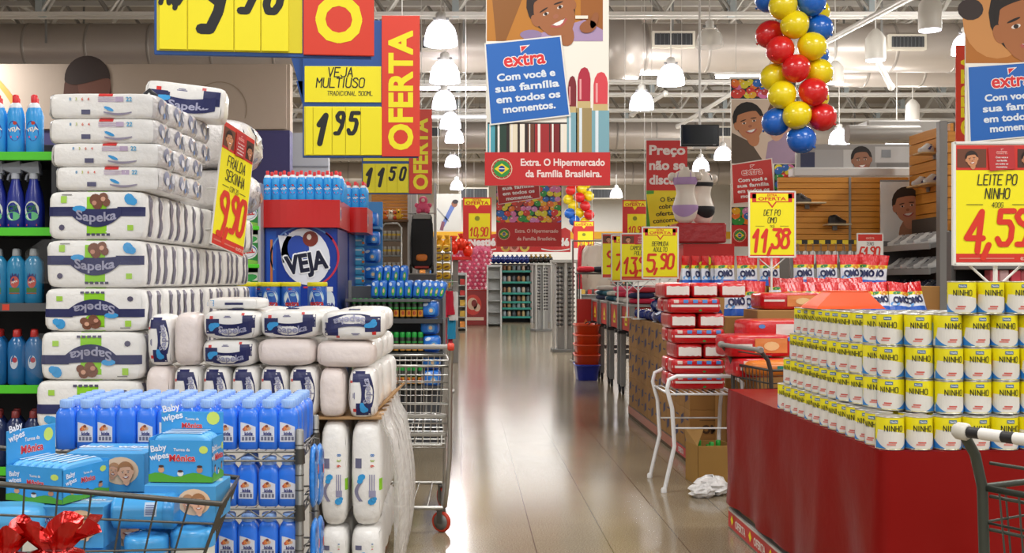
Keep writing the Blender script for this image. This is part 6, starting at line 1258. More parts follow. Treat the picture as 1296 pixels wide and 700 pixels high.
# children's clothes hanging at the corner of the gondola
Yc = 13.5; t = thing('clothes_rail', 'grey rail stand with small clothes beside the gondola end', 'rail', (0, 0, 0)); MB().bar((X(566, Yc), Yc+.1, 0), (X(566, Yc), Yc+.1, Z(356, Yc)), .014, CHROME).build('post', t); MB().bar((X(550, Yc), Yc+.1, Z(357, Yc)), (X(580, Yc), Yc+.1, Z(357, Yc)), .01, CHROME).bar((X(550, Yc), Yc+.1, Z(394, Yc)), (X(580, Yc), Yc+.1, Z(394, Yc)), .01, CHROME).build('arm', t); MB().box(X(557, Yc), X(575, Yc), Yc-.05, Yc+.25, 0, .02, CHROME).build('foot', t)
def garment(label, hx, w_, h_, loc, group, rz=0, sleeve=True, m2=None):
    m = MB(); c = mat(hx, .85, bump=(7, .35)); a = w_/2; n = 10
    for sg in (1, -1):
        vv = []; ff = []
        for j in range(n+1):
            v = j/n; wd = a*(.62+.38*min(1, v*2.2)+.1*v) if sleeve else a*(.9+.15*v)
            for i in range(n+1):
                u = -1+2*i/n; y = -sg*(.035*(1-u*u)+.006+.012*math.sin(u*7+v*5)); z = -h_*v-(.05*w_*abs(u) if v < .1 else 0)
                vv.append((u*wd, y, z))
        for j in range(n):
            for i in range(n): q = j*(n+1)+i; ff.append((q, q+1, q+n+2, q+n+1))
        m.add(vv, ff, c, True)
    o = m.build('garment', None, loc, rz); tag(o, label, 'garment', group)
    if sleeve:
        for s in (-1, 1): MB().tube([(s*a*.55, 0, -.03), (s*a*.95, 0, -h_*.22), (s*a*1.12, 0, -h_*.55), (s*a*1.1, -.01, -h_*.75)], a*.17, c, 8).build('sleeve', o)
    MB().tube([(-a*.6, 0, -.012), (0, 0, .03), (a*.6, 0, -.012)], .005, STEEL, 5).tube([(0, 0, .03), (0, 0, .06), (.015, 0, .075), (.03, 0, .06)], .003, STEEL, 5).build('hanger', o); return o
for k, (px, py, hx, w_, h_, sl) in enumerate(((560, 361, '#d8284a', .16, .34, False), (570, 362, '#c8203a', .14, .3, True), (574, 363, '#e8e6e4', .12, .36, False), (559, 398, '#d83a5a', .16, .34, False), (571, 397, '#2a9ac8', .12, .26, False), (567, 399, '#c8304a', .12, .34, False))):
    garment('%s small garment hanging on the rail beside the gondola, %s' % (('crimson', 'red', 'white', 'pink', 'sky-blue', 'rose')[k], ('upper row', 'upper row', 'upper row', 'lower row', 'lower row', 'lower row')[k]), hx, w_, h_, (X(px, Yc), Yc+.03*k, Z(py, Yc)-.06), 'clothes on the corner rail', .5, sl)
# ---------------------------------------------------------------- right side, middle distance
KRAFT = mat('#a5783f', .7, var=.08); KRD = mat('#3c3a5c', .6)
def omo_carton(label, loc, w_, d_, h_, rz=0, group='printed cartons under the navy bottles', big=False):
    o = tag(MB().box(-w_/2, w_/2, -d_/2, d_/2, 0, h_, KRAFT, .003).build('carton', None, loc, rz), label, 'carton', group)
    p = MB()
    for pr, ww in ((lambda u, v, k=1: (-w_/2-.0012*k, -u, v), d_), (lambda u, v, k=1: (u, -d_/2-.0012*k, v), w_)):
        if big or ww == w_:
            p.text('OMO', 0, h_*.52, h_*.2, mat('#4a3320', .6), pr, 1, .06, wmax=ww*.5); p.rect(-.3*ww, .3*ww, h_*.8, h_*.83, mat('#4a3320', .6), pr, 1); p.rect(-.3*ww, .2*ww, h_*.74, h_*.755, mat('#4a3320', .6), pr, 1)
        else:
            for sx_, sy_ in ((-.22, .68), (.22, .3)): p.poly([((sx_-.14)*ww, (sy_-.16)*h_), ((sx_+.13)*ww, (sy_-.05)*h_), ((sx_+.14)*ww, (sy_+.18)*h_), ((sx_-.13)*ww, (sy_+.08)*h_)], KRD, pr, 1)
            p.rect(-.4*ww, -.1*ww, .3*h_, .34*h_, KRD, pr, 1); p.rect(.1*ww, .4*ww, .72*h_, .76*h_, KRD, pr, 1); p.rect(-.02*ww, .02*ww, .0, h_, mat('#8d6534', .7), pr, .5)
    p.build('print', o); return o
t = thing('carton_pallet', 'low pallet with a red OFERTA strip under the printed cartons', 'pallet', (0, 0, 0)); MB().box(1.71, 2.55, 8.22, 11.25, 0, .11, mat('#5c4630', .7)).build('deck', t); p = MB(); pr = lambda u, v, k=1: (1.71-.002*k, -u, v); pq = lambda u, v, k=1: (u, 8.22-.002*k, v)
p.rect(-11.25, -8.22, .03, .105, mat('#b06a50', .5), pr, 1); p.rect(-8.9, -8.22, .03, .105, RED, pr, 2); p.text('OFERTA', -8.5, .067, .04, WHITE, pr, 3, .03); p.rect(1.72, 2.5, .03, .105, RED, pq, 1); p.text('OFERTA', 1.95, .067, .05, WHITE, pq, 2, .03); p.text('OFERTA', 2.3, .067, .05, WHITE, pq, 2, .03); p.build('strip', t)
for l in range(3):
    for k in range(8): omo_carton('printed brown carton, %s layer, %s along the aisle side of the carton block' % (('bottom', 'middle', 'top')[l], ORD[k+1]), (1.905, 8.41+.378*k, .111+.303*l), .38, .372, .302)
for l in range(3): omo_carton('large brown carton with dark lettering, %s in the row end behind the white-legged rack' % ('bottom', 'middle', 'top')[l], (2.32, 8.45, .111+.303*l), .42, .44, .302, 0, 'large cartons at the row end', True)
for k in range(4): omo_carton('brown carton behind the row end, second row in, %s back' % ORD[k+1], (2.32, 9.0+.62*k, .111), .42, .6, .9, 0, 'inner cartons of the block')
# navy bottles heaped on the cartons
NB = mat('#1f2c6e', .25, coat=.3, bump=(9, .2)); nb = None
for k in range(46):
    i, j = k % 4, k//4; x = 1.78+.075*i+RN.uniform(-.02, .02); y = 8.3+.24*j+RN.uniform(-.03, .03); lay = 0
    lab = 'navy softener bottle lying on the brown cartons, %s row back, %s from the aisle' % (ORD[min(20, j+1)], ORD[i+1])
    if nb is None:
        nb = tag(MB().lathe([(.018, -.10), (.033, -.095), (.036, -.05), (.036, .03), (.03, .06), (.016, .075)], NB, 16, axis='y').build('softener_bottle'), lab, 'bottle', 'navy bottles on the cartons'); MB().lathe([(.018, .074), (.019, .1), (.015, .105)], mat('#3a55b0', .35), 12, axis='y').build('cap', nb); p = MB(); p.disc(0, -.02, .02, .03, mat('#b9c8e8', .4), lambda u, v, kk=1: (-.0365-.0008*kk, v, u), 1, 12); p.build('label', nb); nb.location = (x, y, 1.068); nb.scale = (1.3, 1.25, 1.3)
    else: dup(nb, (x, y, 1.068), (RN.uniform(-.1, .1), RN.uniform(-1, 1), RN.uniform(-.3, .3)), lab)
for k in range(14):
    i, j = k % 2, k//2; dup(nb, (1.80+.1*i, 8.35+.3*j, 1.155), (RN.uniform(-.2, .2), RN.uniform(-1, 1), RN.uniform(-.5, .5)), 'navy softener bottle on top of the heap, %s row back, %s' % (ORD[j+1], ('aisle side', 'inner side')[i]))
# cards on posts above the cartons
def card_stand(label, px0, px1, py0, py1, Y, kind, lines, price, small=None, foot=1.022, wide=None):
    w_ = (px1-px0)*Y/F if not wide else wide; h_ = (py0-py1)*Y/F; x = X(px0, Y)+w_/2; z = Z(py0, Y)
    t = thing('price_sign', label, 'sign', (x, Y, 0), 0, 'price cards on posts'); cd = price_card(t, w_, h_, kind, lines, price, small); cd.location = (0, 0, z)
    m = MB()
    for s in (-1, 1): m.box(s*w_/2-.006, s*w_/2+.006, -.008, .008, z-.006, z+h_+.006, PAINT, .001)
    m.box(-w_/2, w_/2, -.008, .008, z-.008, z+.002, PAINT, .001).box(-w_/2, w_/2, -.008, .008, z+h_-.002, z+h_+.008, PAINT, .001); m.build('frame', t)
    m = MB(); m.bar((0, .012, foot), (0, .012, z+.1), .009, PAINT, 8); m.bar((0, .012, z-.10), (-w_*.32, .012, z), .005, PAINT); m.bar((0, .012, z-.10), (w_*.32, .012, z), .005, PAINT); m.build('post', t); MB().box(-.06, .06, -.05, .07, foot, foot+.008, PAINT, .002).build('foot_plate', t); return t
card_stand('yellow special-offer card on a post with price 5,90', 813, 858, 352, 288, 9.8, 'offer', ('BERMUDA', 'ADULTO'), '5,90')
card_stand('yellow card on a post with price 13,90, just behind the 5,90 card', 786, 830, 355, 296, 10.5, 'photo', ('CAMISETA', 'POLO'), '13,90')
card_stand('red-framed yellow card on a post, third behind the 5,90 card', 774, 814, 356, 298, 11.0, 'offer', ('SHORT',), '7,90', None, 1.022)
card_stand('yellow photo card on a post, furthest behind the 5,90 card', 762, 802, 352, 296, 12.6, 'photo', ('CALCA',), '9,90', None, 1.13)
# soap-powder pouches, cartons under them, their card
t = thing('carton_platform', 'plain brown carton platform under the rows of soap pouches', 'cartons', (0, 0, 0)); bx0, bx1 = 2.60, 3.85
MB().box(bx0, bx1, 8.75, 9.5, 0, Z(362, 9), KRAFT).build('rear_block', t); MB().box(bx0, bx1, 8.3, 8.75, 0, Z(397, 8.6), KRAFT).build('front_block', t); MB().box(1.75, bx0-.02, 9.22, 9.6, 1.03, Z(362, 9.3), KRAFT).build('side_block', t)
PR = mat('#cf1b20', .25, coat=.35, bump=(18, .5)); PB = mat('#2a5fc0', .3, coat=.3); PW = mat('#d9dde8', .3, coat=.3)
def pouch(label, lying=False):
    """stand-up pouch: red top, yellow band, white middle with dark lettering, blue foot"""
    m = MB(); n = 14; w_, h_ = .18, .26
    mats_ = lambda v: PB if v < .2 else (PW if v < .58 else (mat('#e8d832', .3, coat=.3) if v < .68 else PR))
    for sg in (1, -1):
        rows_ = [0, .07, .2, .3, .45, .58, .68, .8, .92, 1.0]
        pts = [[((-1+2*i/n)*w_/2*(1-.08*abs(math.sin(v*PI))+.0), -sg*(.052*(1-v**1.5)*(1-abs(-1+2*i/n)**2.5)+.003*math.sin(i*2.1+v*9)), h_*v) for i in range(n+1)] for v in rows_]
        for a in range(len(rows_)-1): m.add(pts[a]+pts[a+1], [(i, i+1, n+2+i, n+1+i) for i in range(n)], mats_((rows_[a]+rows_[a+1])/2), True)
    o = tag(m.build('soap_pouch'), label, 'pouch', 'red and white soap pouches'); p = MB(); pr = lambda u, v, k=1: (u, -(.052*(1-(v/h_)**1.5)*(1-abs(u/(w_/2*.94))**2.5)+.003*math.sin((u/(w_/2)+1)*7*2.1+v/h_*9))-.0035-.0008*k, v)
    p.text('OMO', 0, .105, .052, mat('#141c50', .4), pr, 2, .06, wmax=.125, rot=.08); p.disc(.04, .16, .028, .018, mat('#d8892a', .4), pr, 1, 12); p.disc(-.03, .165, .03, .012, mat('#2f8a4a', .4), pr, 1, 12, .2); p.disc(-.05, .07, .03, .02, mat('#6aa4e0', .4), pr, 1, 12); p.build('print', o); return o
po = None
def putp(x, y, z, rot, lab):
    global po
    if po is None: po = pouch(lab); po.location = (x, y, z); po.rotation_euler = rot
    else: dup(po, (x, y, z), rot, lab)
for k in range(6): putp(X(929+29.5*k, 9), 9.0, Z(362, 9)+.001, (-.06, 0, RN.uniform(-.08, .08)) , 'red and white soap pouch standing in the top row, %s from the aisle' % ORD[k+1]) if X(929+29.5*k, 9) > 2.68 else putp(X(929+29.5*k, 9), 9.32, Z(362, 9.3)+.001, (-.06, 0, RN.uniform(-.08, .08)), 'red and white soap pouch standing in the top row, %s from the aisle' % ORD[k+1])
for k in range(4): putp(X(868+13*k, 9.35), 9.36+.02*k, Z(362, 9.3)+.001, (0, 0, 1.0), 'sideways soap pouch at the aisle end of the top row, %s along' % ORD[k+1])
for k in range(2): putp(X(1098+12*k, 9), 9.05, Z(362, 9)+.001, (0, .1, -.5), 'turned soap pouch at the far end of the top row, %s' % ('first', 'second')[k])
for k in range(8): putp(X(1002+22*k, 8.6), 8.52+.02*(k % 2), Z(397, 8.6)+.001, (-.3, RN.uniform(-.12, .12), RN.uniform(-.15, .1)), 'leaning soap pouch in the lower row behind the cans, %s from the aisle' % ORD[k+1])
for k in range(5): putp(X(985+24*k, 8.75), 8.72, Z(392, 8.6)+.001, (-.25, RN.uniform(-.12, .12), RN.uniform(-.15, .15)), 'soap pouch behind the leaning row, %s from the aisle' % ORD[k+1])
for k in range(2): putp(X(932+24*k, 8.0), 8.02+.06*k, .0+Z(400, 8.0), (-.05, .06*k, .05), 'large-lettered soap pouch beside the red packs, %s' % ('nearest them', 'second')[k])
t = thing('carton_column', 'brown carton column under the large-lettered soap pouches', 'cartons', (0, 0, 0)); MB().box(1.9, 2.48, 7.86, 8.18, 0, Z(400, 8.0), KRAFT).build('block', t); MB().box(1.9, 2.48, 8.0, 8.03, Z(400, 8.0), Z(400, 8.0)+.0006, mat('#c9a878', .5), 0).build('tape', t)
card_stand('yellow special-offer card on a post with price 11,38 over the soap pouches', 948, 1006, 325, 243, 8.62, 'offer', ('DET PO', 'OMO'), '11,38', '1KG', Z(362, 9) if False else 1.17, None)
card_stand('large yellow card with price 4,59 on a white post over the cans', 1207, 1316, 334, 182, 4.3, 'photo', ('LEITE PO', 'NINHO'), '4,59', '400G', TZ+CHT*4+.004)
t = card_stand('white and red card with a big red price beside the shoe shelves', 1085, 1117, 341, 296, 11.5, 'white', ('TENIS',), '61,90', None, .0)
# red packs: big bricks with a white band
RP = mat('#c4161c', .28, coat=.35, bump=(16, .4)); RW = mat('#e8e2dc', .35)
def red_brick(label, w_, d_, h_, group, style):
    m = MB(); packmesh(m, w_/2, d_/2, h_/2, RP, 8, (10, 8, 6), 7, .003, (0, 0, h_/2)); o = tag(m.build('red_pack'), label, 'pack', group); p = MB(); p.T = Matrix.Translation((0, 0, h_/2)); pr = packproj(w_/2, d_/2, h_/2, 8, 7, .003, .004); S = lambda u, v, k=1: (w_/2*max(.03, 1-abs(u/(d_/2))**8-abs(v/(h_/2))**8)**.125+.003+.001*k, u, v)
    if style == 'side':
        p.rect(-.49*w_, .49*w_, -.1*h_, .06*h_, RW, pr, 1, 14, 2)
        for k in range(5): p.rect((-.4+.18*k)*w_, (-.31+.18*k)*w_, .16*h_, .38*h_, mat('#4a8ad0' if k else '#d8c0b8', .4), pr, 1, 3, 2)
        p.disc(.1*w_, -.32*h_, .03*w_, .07*h_, mat('#3a9a4a', .4), pr, 1, 8); p.rect(-.1*w_, .25*w_, .41*h_, .44*h_, mat('#d8b03a', .4), pr, 1, 4)
    elif style == 'end':
        p.strip([(w_*(-.42+.84*k/8), h_*(.26+.03*math.sin(k*2))) for k in range(9)], [(w_*(-.42+.84*k/8), h_*(-.3+.03*math.sin(k*3))) for k in range(9)], RW, pr, 1)
        p.rect(-.45*d_, .45*d_, -.1*h_, .06*h_, RW, S, 1, 10, 1); [p.rect((-.3+.2*k)*d_, (-.2+.2*k)*d_, .16*h_, .38*h_, mat('#4a6ac0', .4), S, 1, 2, 1) for k in range(4)]
    elif style == 'photo':
        p.rect(-.1*w_, .4*w_, -.3*h_, .34*h_, mat('#e08a4a', .4), pr, 1, 6, 3); p.disc(.15*w_, .0, .12*w_, .2*h_, mat('#f0c890', .4), pr, 2, 12); p.rect(-.46*w_, -.14*w_, -.02*h_, .1*h_, RW, pr, 1, 5, 1); p.disc(.44*w_, .3*h_, .03*w_, .1*h_, mat('#3a7ad0', .4), pr, 1, 8)
    else:
        p.rect(-.1*w_, .46*w_, -.2*h_, .3*h_, RW, pr, 1, 8, 2); p.rect(-.48*w_, -.1*w_, -.3*h_, -.16*h_, RW, pr, 1, 5, 1); p.disc(-.3*w_, .2*h_, .05*w_, .1*h_, mat('#4a8ad0', .4), pr, 1, 8)
    p.build('print', o); return o
Yr = 7.3; zr = .664; hp = .103; rs = rend = None; GR = 'red packs on the white-legged rack'
for l in range(7):
    z = zr+hp*l; sh = (.0, .0, .02, .0, -.02, -.03, -.06)[l]
    if l in (0, 1, 3, 5):
        for r in range(2):
            lab = 'red pack with white band lying on the white-legged rack, layer %s up, %s' % (ORD[l+1], ('front', 'rear')[r]); x = X(885, Yr)+sh
            if rs is None: rs = red_brick(lab, .36, .22, hp, GR, 'side'); rs.location = (x, Yr+.11, z)
            else: dup(rs, (x, Yr+.11+.225*r, z), RN.uniform(-.03, .03), lab)
    else:
        for c in range(3):
            lab = 'red pack showing its white end on the white-legged rack, layer %s up, %s' % (ORD[l+1], ('aisle side', 'middle', 'inner side')[c]); x = X(870, Yr)+sh+.187*c
            if c == 2: x += .0
            if c == 2 and l != 6: continue
            if rend is None: rend = red_brick(lab, .182, .42, hp, GR, 'end'); rend.location = (x, Yr+.22, z)
            else: dup(rend, (x, Yr+.22, z), RN.uniform(-.03, .03), lab)
t = thing('tube_rack', 'white tubular metal rack carrying the red packs beside the aisle', 'rack', (0, 0, 0)); WT = mat('#e6e6e6', .3, coat=.2); xa, xb = X(852, Yr)-.05, X(917, Yr)+.06
for i, y in enumerate((7.18, 7.72)):
    MB().tube([(xa-.02-.02, y-.03, 0), (xa+.035, y, .30), (xa+.02, y, .55), (xa-.015, y, .68), (xa-.0, y, .742), (xa+.05, y, .765), (xb-.03, y, .765), (xb+.03, y, .72), (xb+.01, y, .5), (xb+.0, y, .25), (xb+.07, y-.02, 0)], .014, WT, 10).build('hoop_leg', t)
    MB().lathe([(.02, 0), (.02, .02), (.016, .03)], WT, 12, xa-.04, y-.03, 0).build('foot_cap', t)
m = MB(); m.tube([(xa, 7.18, .645), (xb, 7.18, .645), (xb, 7.72, .645), (xa, 7.72, .645)], .008, WT, 6, True)
for k in range(12): m.bar((xa+(xb-xa)*k/11, 7.18, .652), (xa+(xb-xa)*k/11, 7.72, .652), .003, WT, 4)
m.build('wire_shelf', t); MB().bar((xa+.03, 7.18, .42), (xb, 7.18, .42), .006, WT).bar((xa+.03, 7.72, .42), (xb, 7.72, .42), .006, WT).build('cross_bar', t)
# things under the rack
t = thing('open_box', 'torn open brown carton with green caps inside, on the floor under the rack', 'carton', (X(899, 7.5), 7.52, 0), .12); bw, bh = .26, .27
for a_, b_, c_, d_ in ((-bw/2, bw/2, -.13, -.124), (-bw/2, bw/2, .124, .13), (-bw/2, -bw/2+.006, -.13, .13), (bw/2-.006, bw/2, -.13, .13)): MB().box(a_, b_, c_, d_, 0, bh, mat('#a9803f', .7, var=.1), .001).build('side_panel', t)
MB().box(-bw/2, bw/2, -.13, .13, 0, .006, KRAFT).build('bottom', t); m = MB(); m.add([(-bw/2, -.12, bh), (-bw/2, .12, bh), (-bw/2-.02, .1, bh+.1), (-bw/2+.06, -.08, bh+.12)], [(0, 1, 2, 3)], mat('#b98f52', .7)); m.add([(-bw/2+.003, -.12, bh), (-bw/2+.003, .12, bh), (-bw/2-.017, .1, bh+.1), (-bw/2+.063, -.08, bh+.12)], [(3, 2, 1, 0)], mat('#b98f52', .7)); m.build('flap', t)
gb = None
for k in range(6):
    x, y = X(899, 7.5)-.07+.068*(k % 3), 7.46+.09*(k//3); lab = 'green bottle standing in the torn carton, %s row, %s from the aisle' % (('front', 'rear')[k//3], ORD[k % 3+1])
    if gb is None: gb = tag(MB().lathe([(.026, 0), (.03, .006), (.03, .17), (.015, .215)], mat('#7a9a1c', .3, coat=.2), 16).build('green_bottle'), lab, 'bottle', 'green bottles in the torn carton'); MB().lathe([(.017, .213), (.018, .245), (.014, .25)], mat('#2aa83a', .35), 12).build('cap', gb); gb.location = (x, y, .007)
    else: dup(gb, (x, y, .007+.03*(k % 2)), 0, lab)
for i, (px, Y, r_) in enumerate(((902, 7.1, .10), (888, 7.0, .07))):
    m = MB(); n, k_ = 18, 10; vv = []; ff = []
    for j in range(k_+1):
        for q in range(n):
            a = 2*PI*q/n; th = PI*j/k_; d = 1+.45*noise.noise(Vector((math.cos(a)*2.2+i*5, math.sin(a)*2.2, th*2.2)))
            vv.append((r_*d*math.sin(th)*math.cos(a)*1.2, r_*d*math.sin(th)*math.sin(a), max(0, (r_*.8-r_*1.0*d*math.cos(th))*.62)))
    for j in range(k_):
        for q in range(n): q2 = (q+1) % n; ff.append((j*n+q, j*n+q2, (j+1)*n+q2, (j+1)*n+q))
    m.add(vv, ff, mat('#e6e4e2', .3, bump=(14, .8), coat=.2), False); o = m.build('plastic_bag', None, (X(px, Y), Y, .001)); tag(o, ('crumpled white plastic bag on the floor beside the torn carton', 'smaller crumpled white plastic bag next to the rack leg')[i], 'plastic bag')
# packs in the cart behind the red table, and on the carton next to it
cl = [((958, 452), 6.75, .42, .28, .14, 'photo', .12, 'red pack with an orange picture lying on the loaded cart'), ((985, 432), 6.95, .46, .3, .14, 'label', .1, 'red pack with a white label on top of the loaded cart'), ((1000, 392), 7.55, .44, .3, .12, 'photo', .05, 'red pack with an orange picture lying behind the loaded cart'), ((968, 478), 6.7, .4, .26, .12, 'side', .12, 'red pack with a white band low in the loaded cart')]
for (px, py), Y, w_, d_, h_, st, rz, lab in cl:
    o = red_brick(lab, w_, d_, h_, 'red packs around the loaded cart', st); o.location = (X(px, Y), Y+.1, Z(py, Y)); o.rotation_euler = (0, 0, rz)
m = MB(); packmesh(m, .2, .13, .05, mat('#d87a2a', .35, coat=.2), 4, (8, 6, 5), 3, .004, (0, 0, .05)); o = tag(m.build('orange_pack', None, (X(985, 6.6), 6.68, Z(477, 6.6))), 'orange and green pack in the loaded cart behind the cans', 'pack'); p = MB(); p.T = Matrix.Translation((0, 0, .05)); pr = packproj(.2, .13, .05, 4, 3, .004); p.rect(-.02, .17, -.04, .02, mat('#1f8a7a', .4), pr, 1, 6, 2); p.rect(.02, .14, -.02, .0, mat('#e0e4d8', .4), pr, 2, 4); p.build('print', o)
t = thing('carton_column', 'brown carton column behind the loaded cart under a red pack', 'cartons', (0, 0, 0)); MB().box(2.02, 2.55, 7.45, 7.82, 0, Z(392, 7.55)-.001, KRAFT).build('block', t); MB().box(2.02, 2.55, 7.6, 7.64, Z(392, 7.55)-.001, Z(392, 7.55)-.0004, mat('#c9a878', .5), 0).build('tape', t)
# ---------------------------------------------------------------- wheeled promotional tables along the aisle
OFR = mat('#c8281c', .45)
def promo_table(label, y, x0=1.92, w_=.84, d_=.78):
    t = thing('promo_table', label, 'table', (x0, y, 0), 0, 'wheeled promotional tables'); zt = 1.12; zp = .80
    MB().box(0, w_, -d_/2, d_/2, zt-.03, zt, GREY).build('table_top', t)
    pn = MB().box(.015, .03, -d_/2+.05, d_/2-.05, zp, zt-.03, OFR, .003).build('side_panel', t); p = MB(); pr = lambda u, v, k=1: (.015-.002*k, -u, v); p.poly([(-.1, zp+.06), (.1, zp+.06), (.1, zp+.14), (0, zp+.24), (-.1, zp+.14)], YEL, pr, 1); p.rect(-.06, .06, zp+.09, zp+.12, OFR, pr, 2); p.build('panel_print', pn)
    q = MB().box(.03, w_-.03, -d_/2+.04, -d_/2+.055, zp, zt-.03, OFR, .003).build('front_panel', t); p = MB(); pr = lambda u, v, k=1: (u, -d_/2+.04-.002*k, v); p.poly([(.10, zp+.05), (.34, zp+.05), (.34, zp+.14), (.22, zp+.24), (.10, zp+.14)], YEL, pr, 1); p.build('panel_print', q)
    for a in (0, w_-.06):
        for b_ in (-d_/2, d_/2-.06):
            l = MB().box(a, a+.06, b_, b_+.06, .10, zt-.03, mat('#8a8a88', .4, .3), .006).build('leg', t); MB().box(a-.035, a+.095, b_-.02, b_+.08, zp-.05, zp-.01, mat('#26262a', .5), .006).build('bracket', l); MB().lathe([(.02, -.014), (.05, -.012), (.05, .012), (.02, .014)], mat('#1c1c1e', .5), 16, a+.03, b_+.03, .05, axis='x').build('caster', l); MB().box(a+.012, a+.048, b_+.005, b_+.055, .06, .11, mat('#2a2a2c', .5), .004).build('fork', l)
    MB().box(.06, w_-.06, -d_/2+.01, -d_/2+.03, .42, .47, mat('#77777a', .4, .3)).build('cross_rail', t); return t
for k, y in enumerate((12.9, 13.9, 14.9, 15.95)): promo_table('grey-legged promotional table on casters with red panels, %s from the brown cartons' % ORD[k+1], y)
# folded clothes on them
fp = None; cols = ('#c82848', '#ece8e4', '#262c50', '#1f5a68', '#b8303c', '#d8d4cc', '#3a3f58', '#e05a7a', '#1c4a5c', '#a82a30', '#c9c2b8', '#30344a')
for k, y in enumerate((12.75, 13.05, 13.75, 14.05, 14.75, 15.05, 15.8, 16.1)):
    for c in range(3):
        for l in range(2 if (k+c) % 3 else 3):
            hx = cols[(k*5+c*3+l*2) % 12]; m = MB(); packmesh(m, .15, .14, .036, mat(hx, .9, bump=(8, .3)), 3, (6, 6, 3), k+l, .010, (0, 0, .036)); o = tag(m.build('folded_garment', None, (2.1+.32*c+RN.uniform(-.03, .03), y, 1.121+.066*l), RN.uniform(-.3, .3)), 'folded garment on the promotional tables, pile %s from the aisle, %s up, %s along' % (ORD[c+1], ORD[l+1], ORD[k+1]), 'garment', 'folded clothes on the promotional tables')
# orange basket stack and the blue basket
for k in range(5):
    t = thing('shopping_basket', ('blue plastic hand basket on the floor at the bottom of the orange stack' if k == 0 else 'orange plastic hand basket in the stack by the tables, %s from the floor' % ORD[k+1]), 'basket', (X(743, 15.7)+.05, 16.75 if False else 15.2, .0)); t.location = (1.74, 15.35, .14*k if k else 0); t.rotation_euler = (0, 0, PI/2); m = MB(); c = mat('#1c2fa8' if k == 0 else '#e04a1c', .4, coat=.2); a0, a1, h_ = (.18, .22, .22)
    m.lathe([(a0*1.2, 0), (a0*1.24, .01), (a1*1.24, h_), (a1*1.32, h_+.006), (a1*1.32, h_-.014)], c, 28, sy=.62, n=6, cap=False); m.lathe([(.001, .004), (a0*1.2, .004)], c, 28, sy=.62, n=6, cap=False); m.build('body', t)
    MB().tube([(-.2, 0, h_), (-.19, -.03, h_+.02), (0, -.05, h_+.03), (.19, -.03, h_+.02), (.2, 0, h_)], .007, mat('#22242a', .5), 6).build('handle', t)
t = thing('red_column', 'tall red panel column beside the orange baskets', 'display column', (X(733, 16.3), 16.3, 0)); MB().box(-.03, .26, .0, .05, .1, 1.12, OFR, .004).build('panel', t); p = MB(); p.poly([(.03, .5), (.18, .5), (.18, .7), (.1, .82), (.03, .7)], mat('#e07a3a', .45), flat(0, .002), 1); p.build('panel_print', t); MB().box(-.04, .28, -.08, .16, 0, .1, GREY).build('base', t)
# clothes on hangers further back
t = thing('clothes_rail', 'dark garment rail with hanging shirts behind the promotional tables', 'rail', (0, 0, 0)); Yh = 18.6; hx0, hx1 = X(725, Yh), X(800, Yh); zr_ = Z(305, Yh)
for x in (hx0, hx1): MB().bar((x, Yh, 0), (x, Yh, zr_), .018, STEEL).build('post', t)
MB().bar((hx0, Yh, zr_), (hx1, Yh, zr_), .014, STEEL).build('rail_bar', t)
for x in (hx0, hx1): MB().box(x-.03, x+.03, Yh-.25, Yh+.25, 0, .03, STEEL).build('foot', t)
for k, (px, hx, w_, nm) in enumerate(((735, '#c8283a', .40, 'red'), (752, '#dcd7cc', .50, 'cream'), (746, '#c9c2b4', .42, 'beige'), (768, '#b8b4ae', .44, 'grey'), (784, '#3a3c4a', .42, 'dark'))):
    garment('%s shirt hanging on the dark garment rail behind the tables' % nm, hx, w_, .75, (X(px, Yh), Yh-.12+.06*k if k != 1 else Yh-.2, zr_-.076), 'shirts on the dark rail', 1.3 if k != 1 else .2)
t = thing('low_rack', 'dark low display rack below the hanging shirts', 'rack', (X(753, 17.6), 17.6, 0)); MB().box(-.3, .5, -.2, .2, Z(345, 17.6)-.03, Z(345, 17.6), mat('#4c4a48', .5)).build('top', t)
for a in (-.28, .46):
    for b_ in (-.18, .16): MB().box(a, a+.02, b_, b_+.02, 0, Z(345, 17.6)-.03, mat('#4c4a48', .5)).build('leg', t)
for k in range(3): m = MB(); packmesh(m, .15, .14, .05, mat(('#c82030', '#20242e', '#d86a2a')[k], .8, bump=(8, .4)), 3, (6, 6, 4), k, .012, (0, 0, .05)); tag(m.build('folded_garment', None, (X(753, 17.6)-.15+.26*k, 17.6, Z(345, 17.6)+.001)), '%s garment bundled on the low dark rack' % ('red', 'black', 'orange')[k], 'garment')
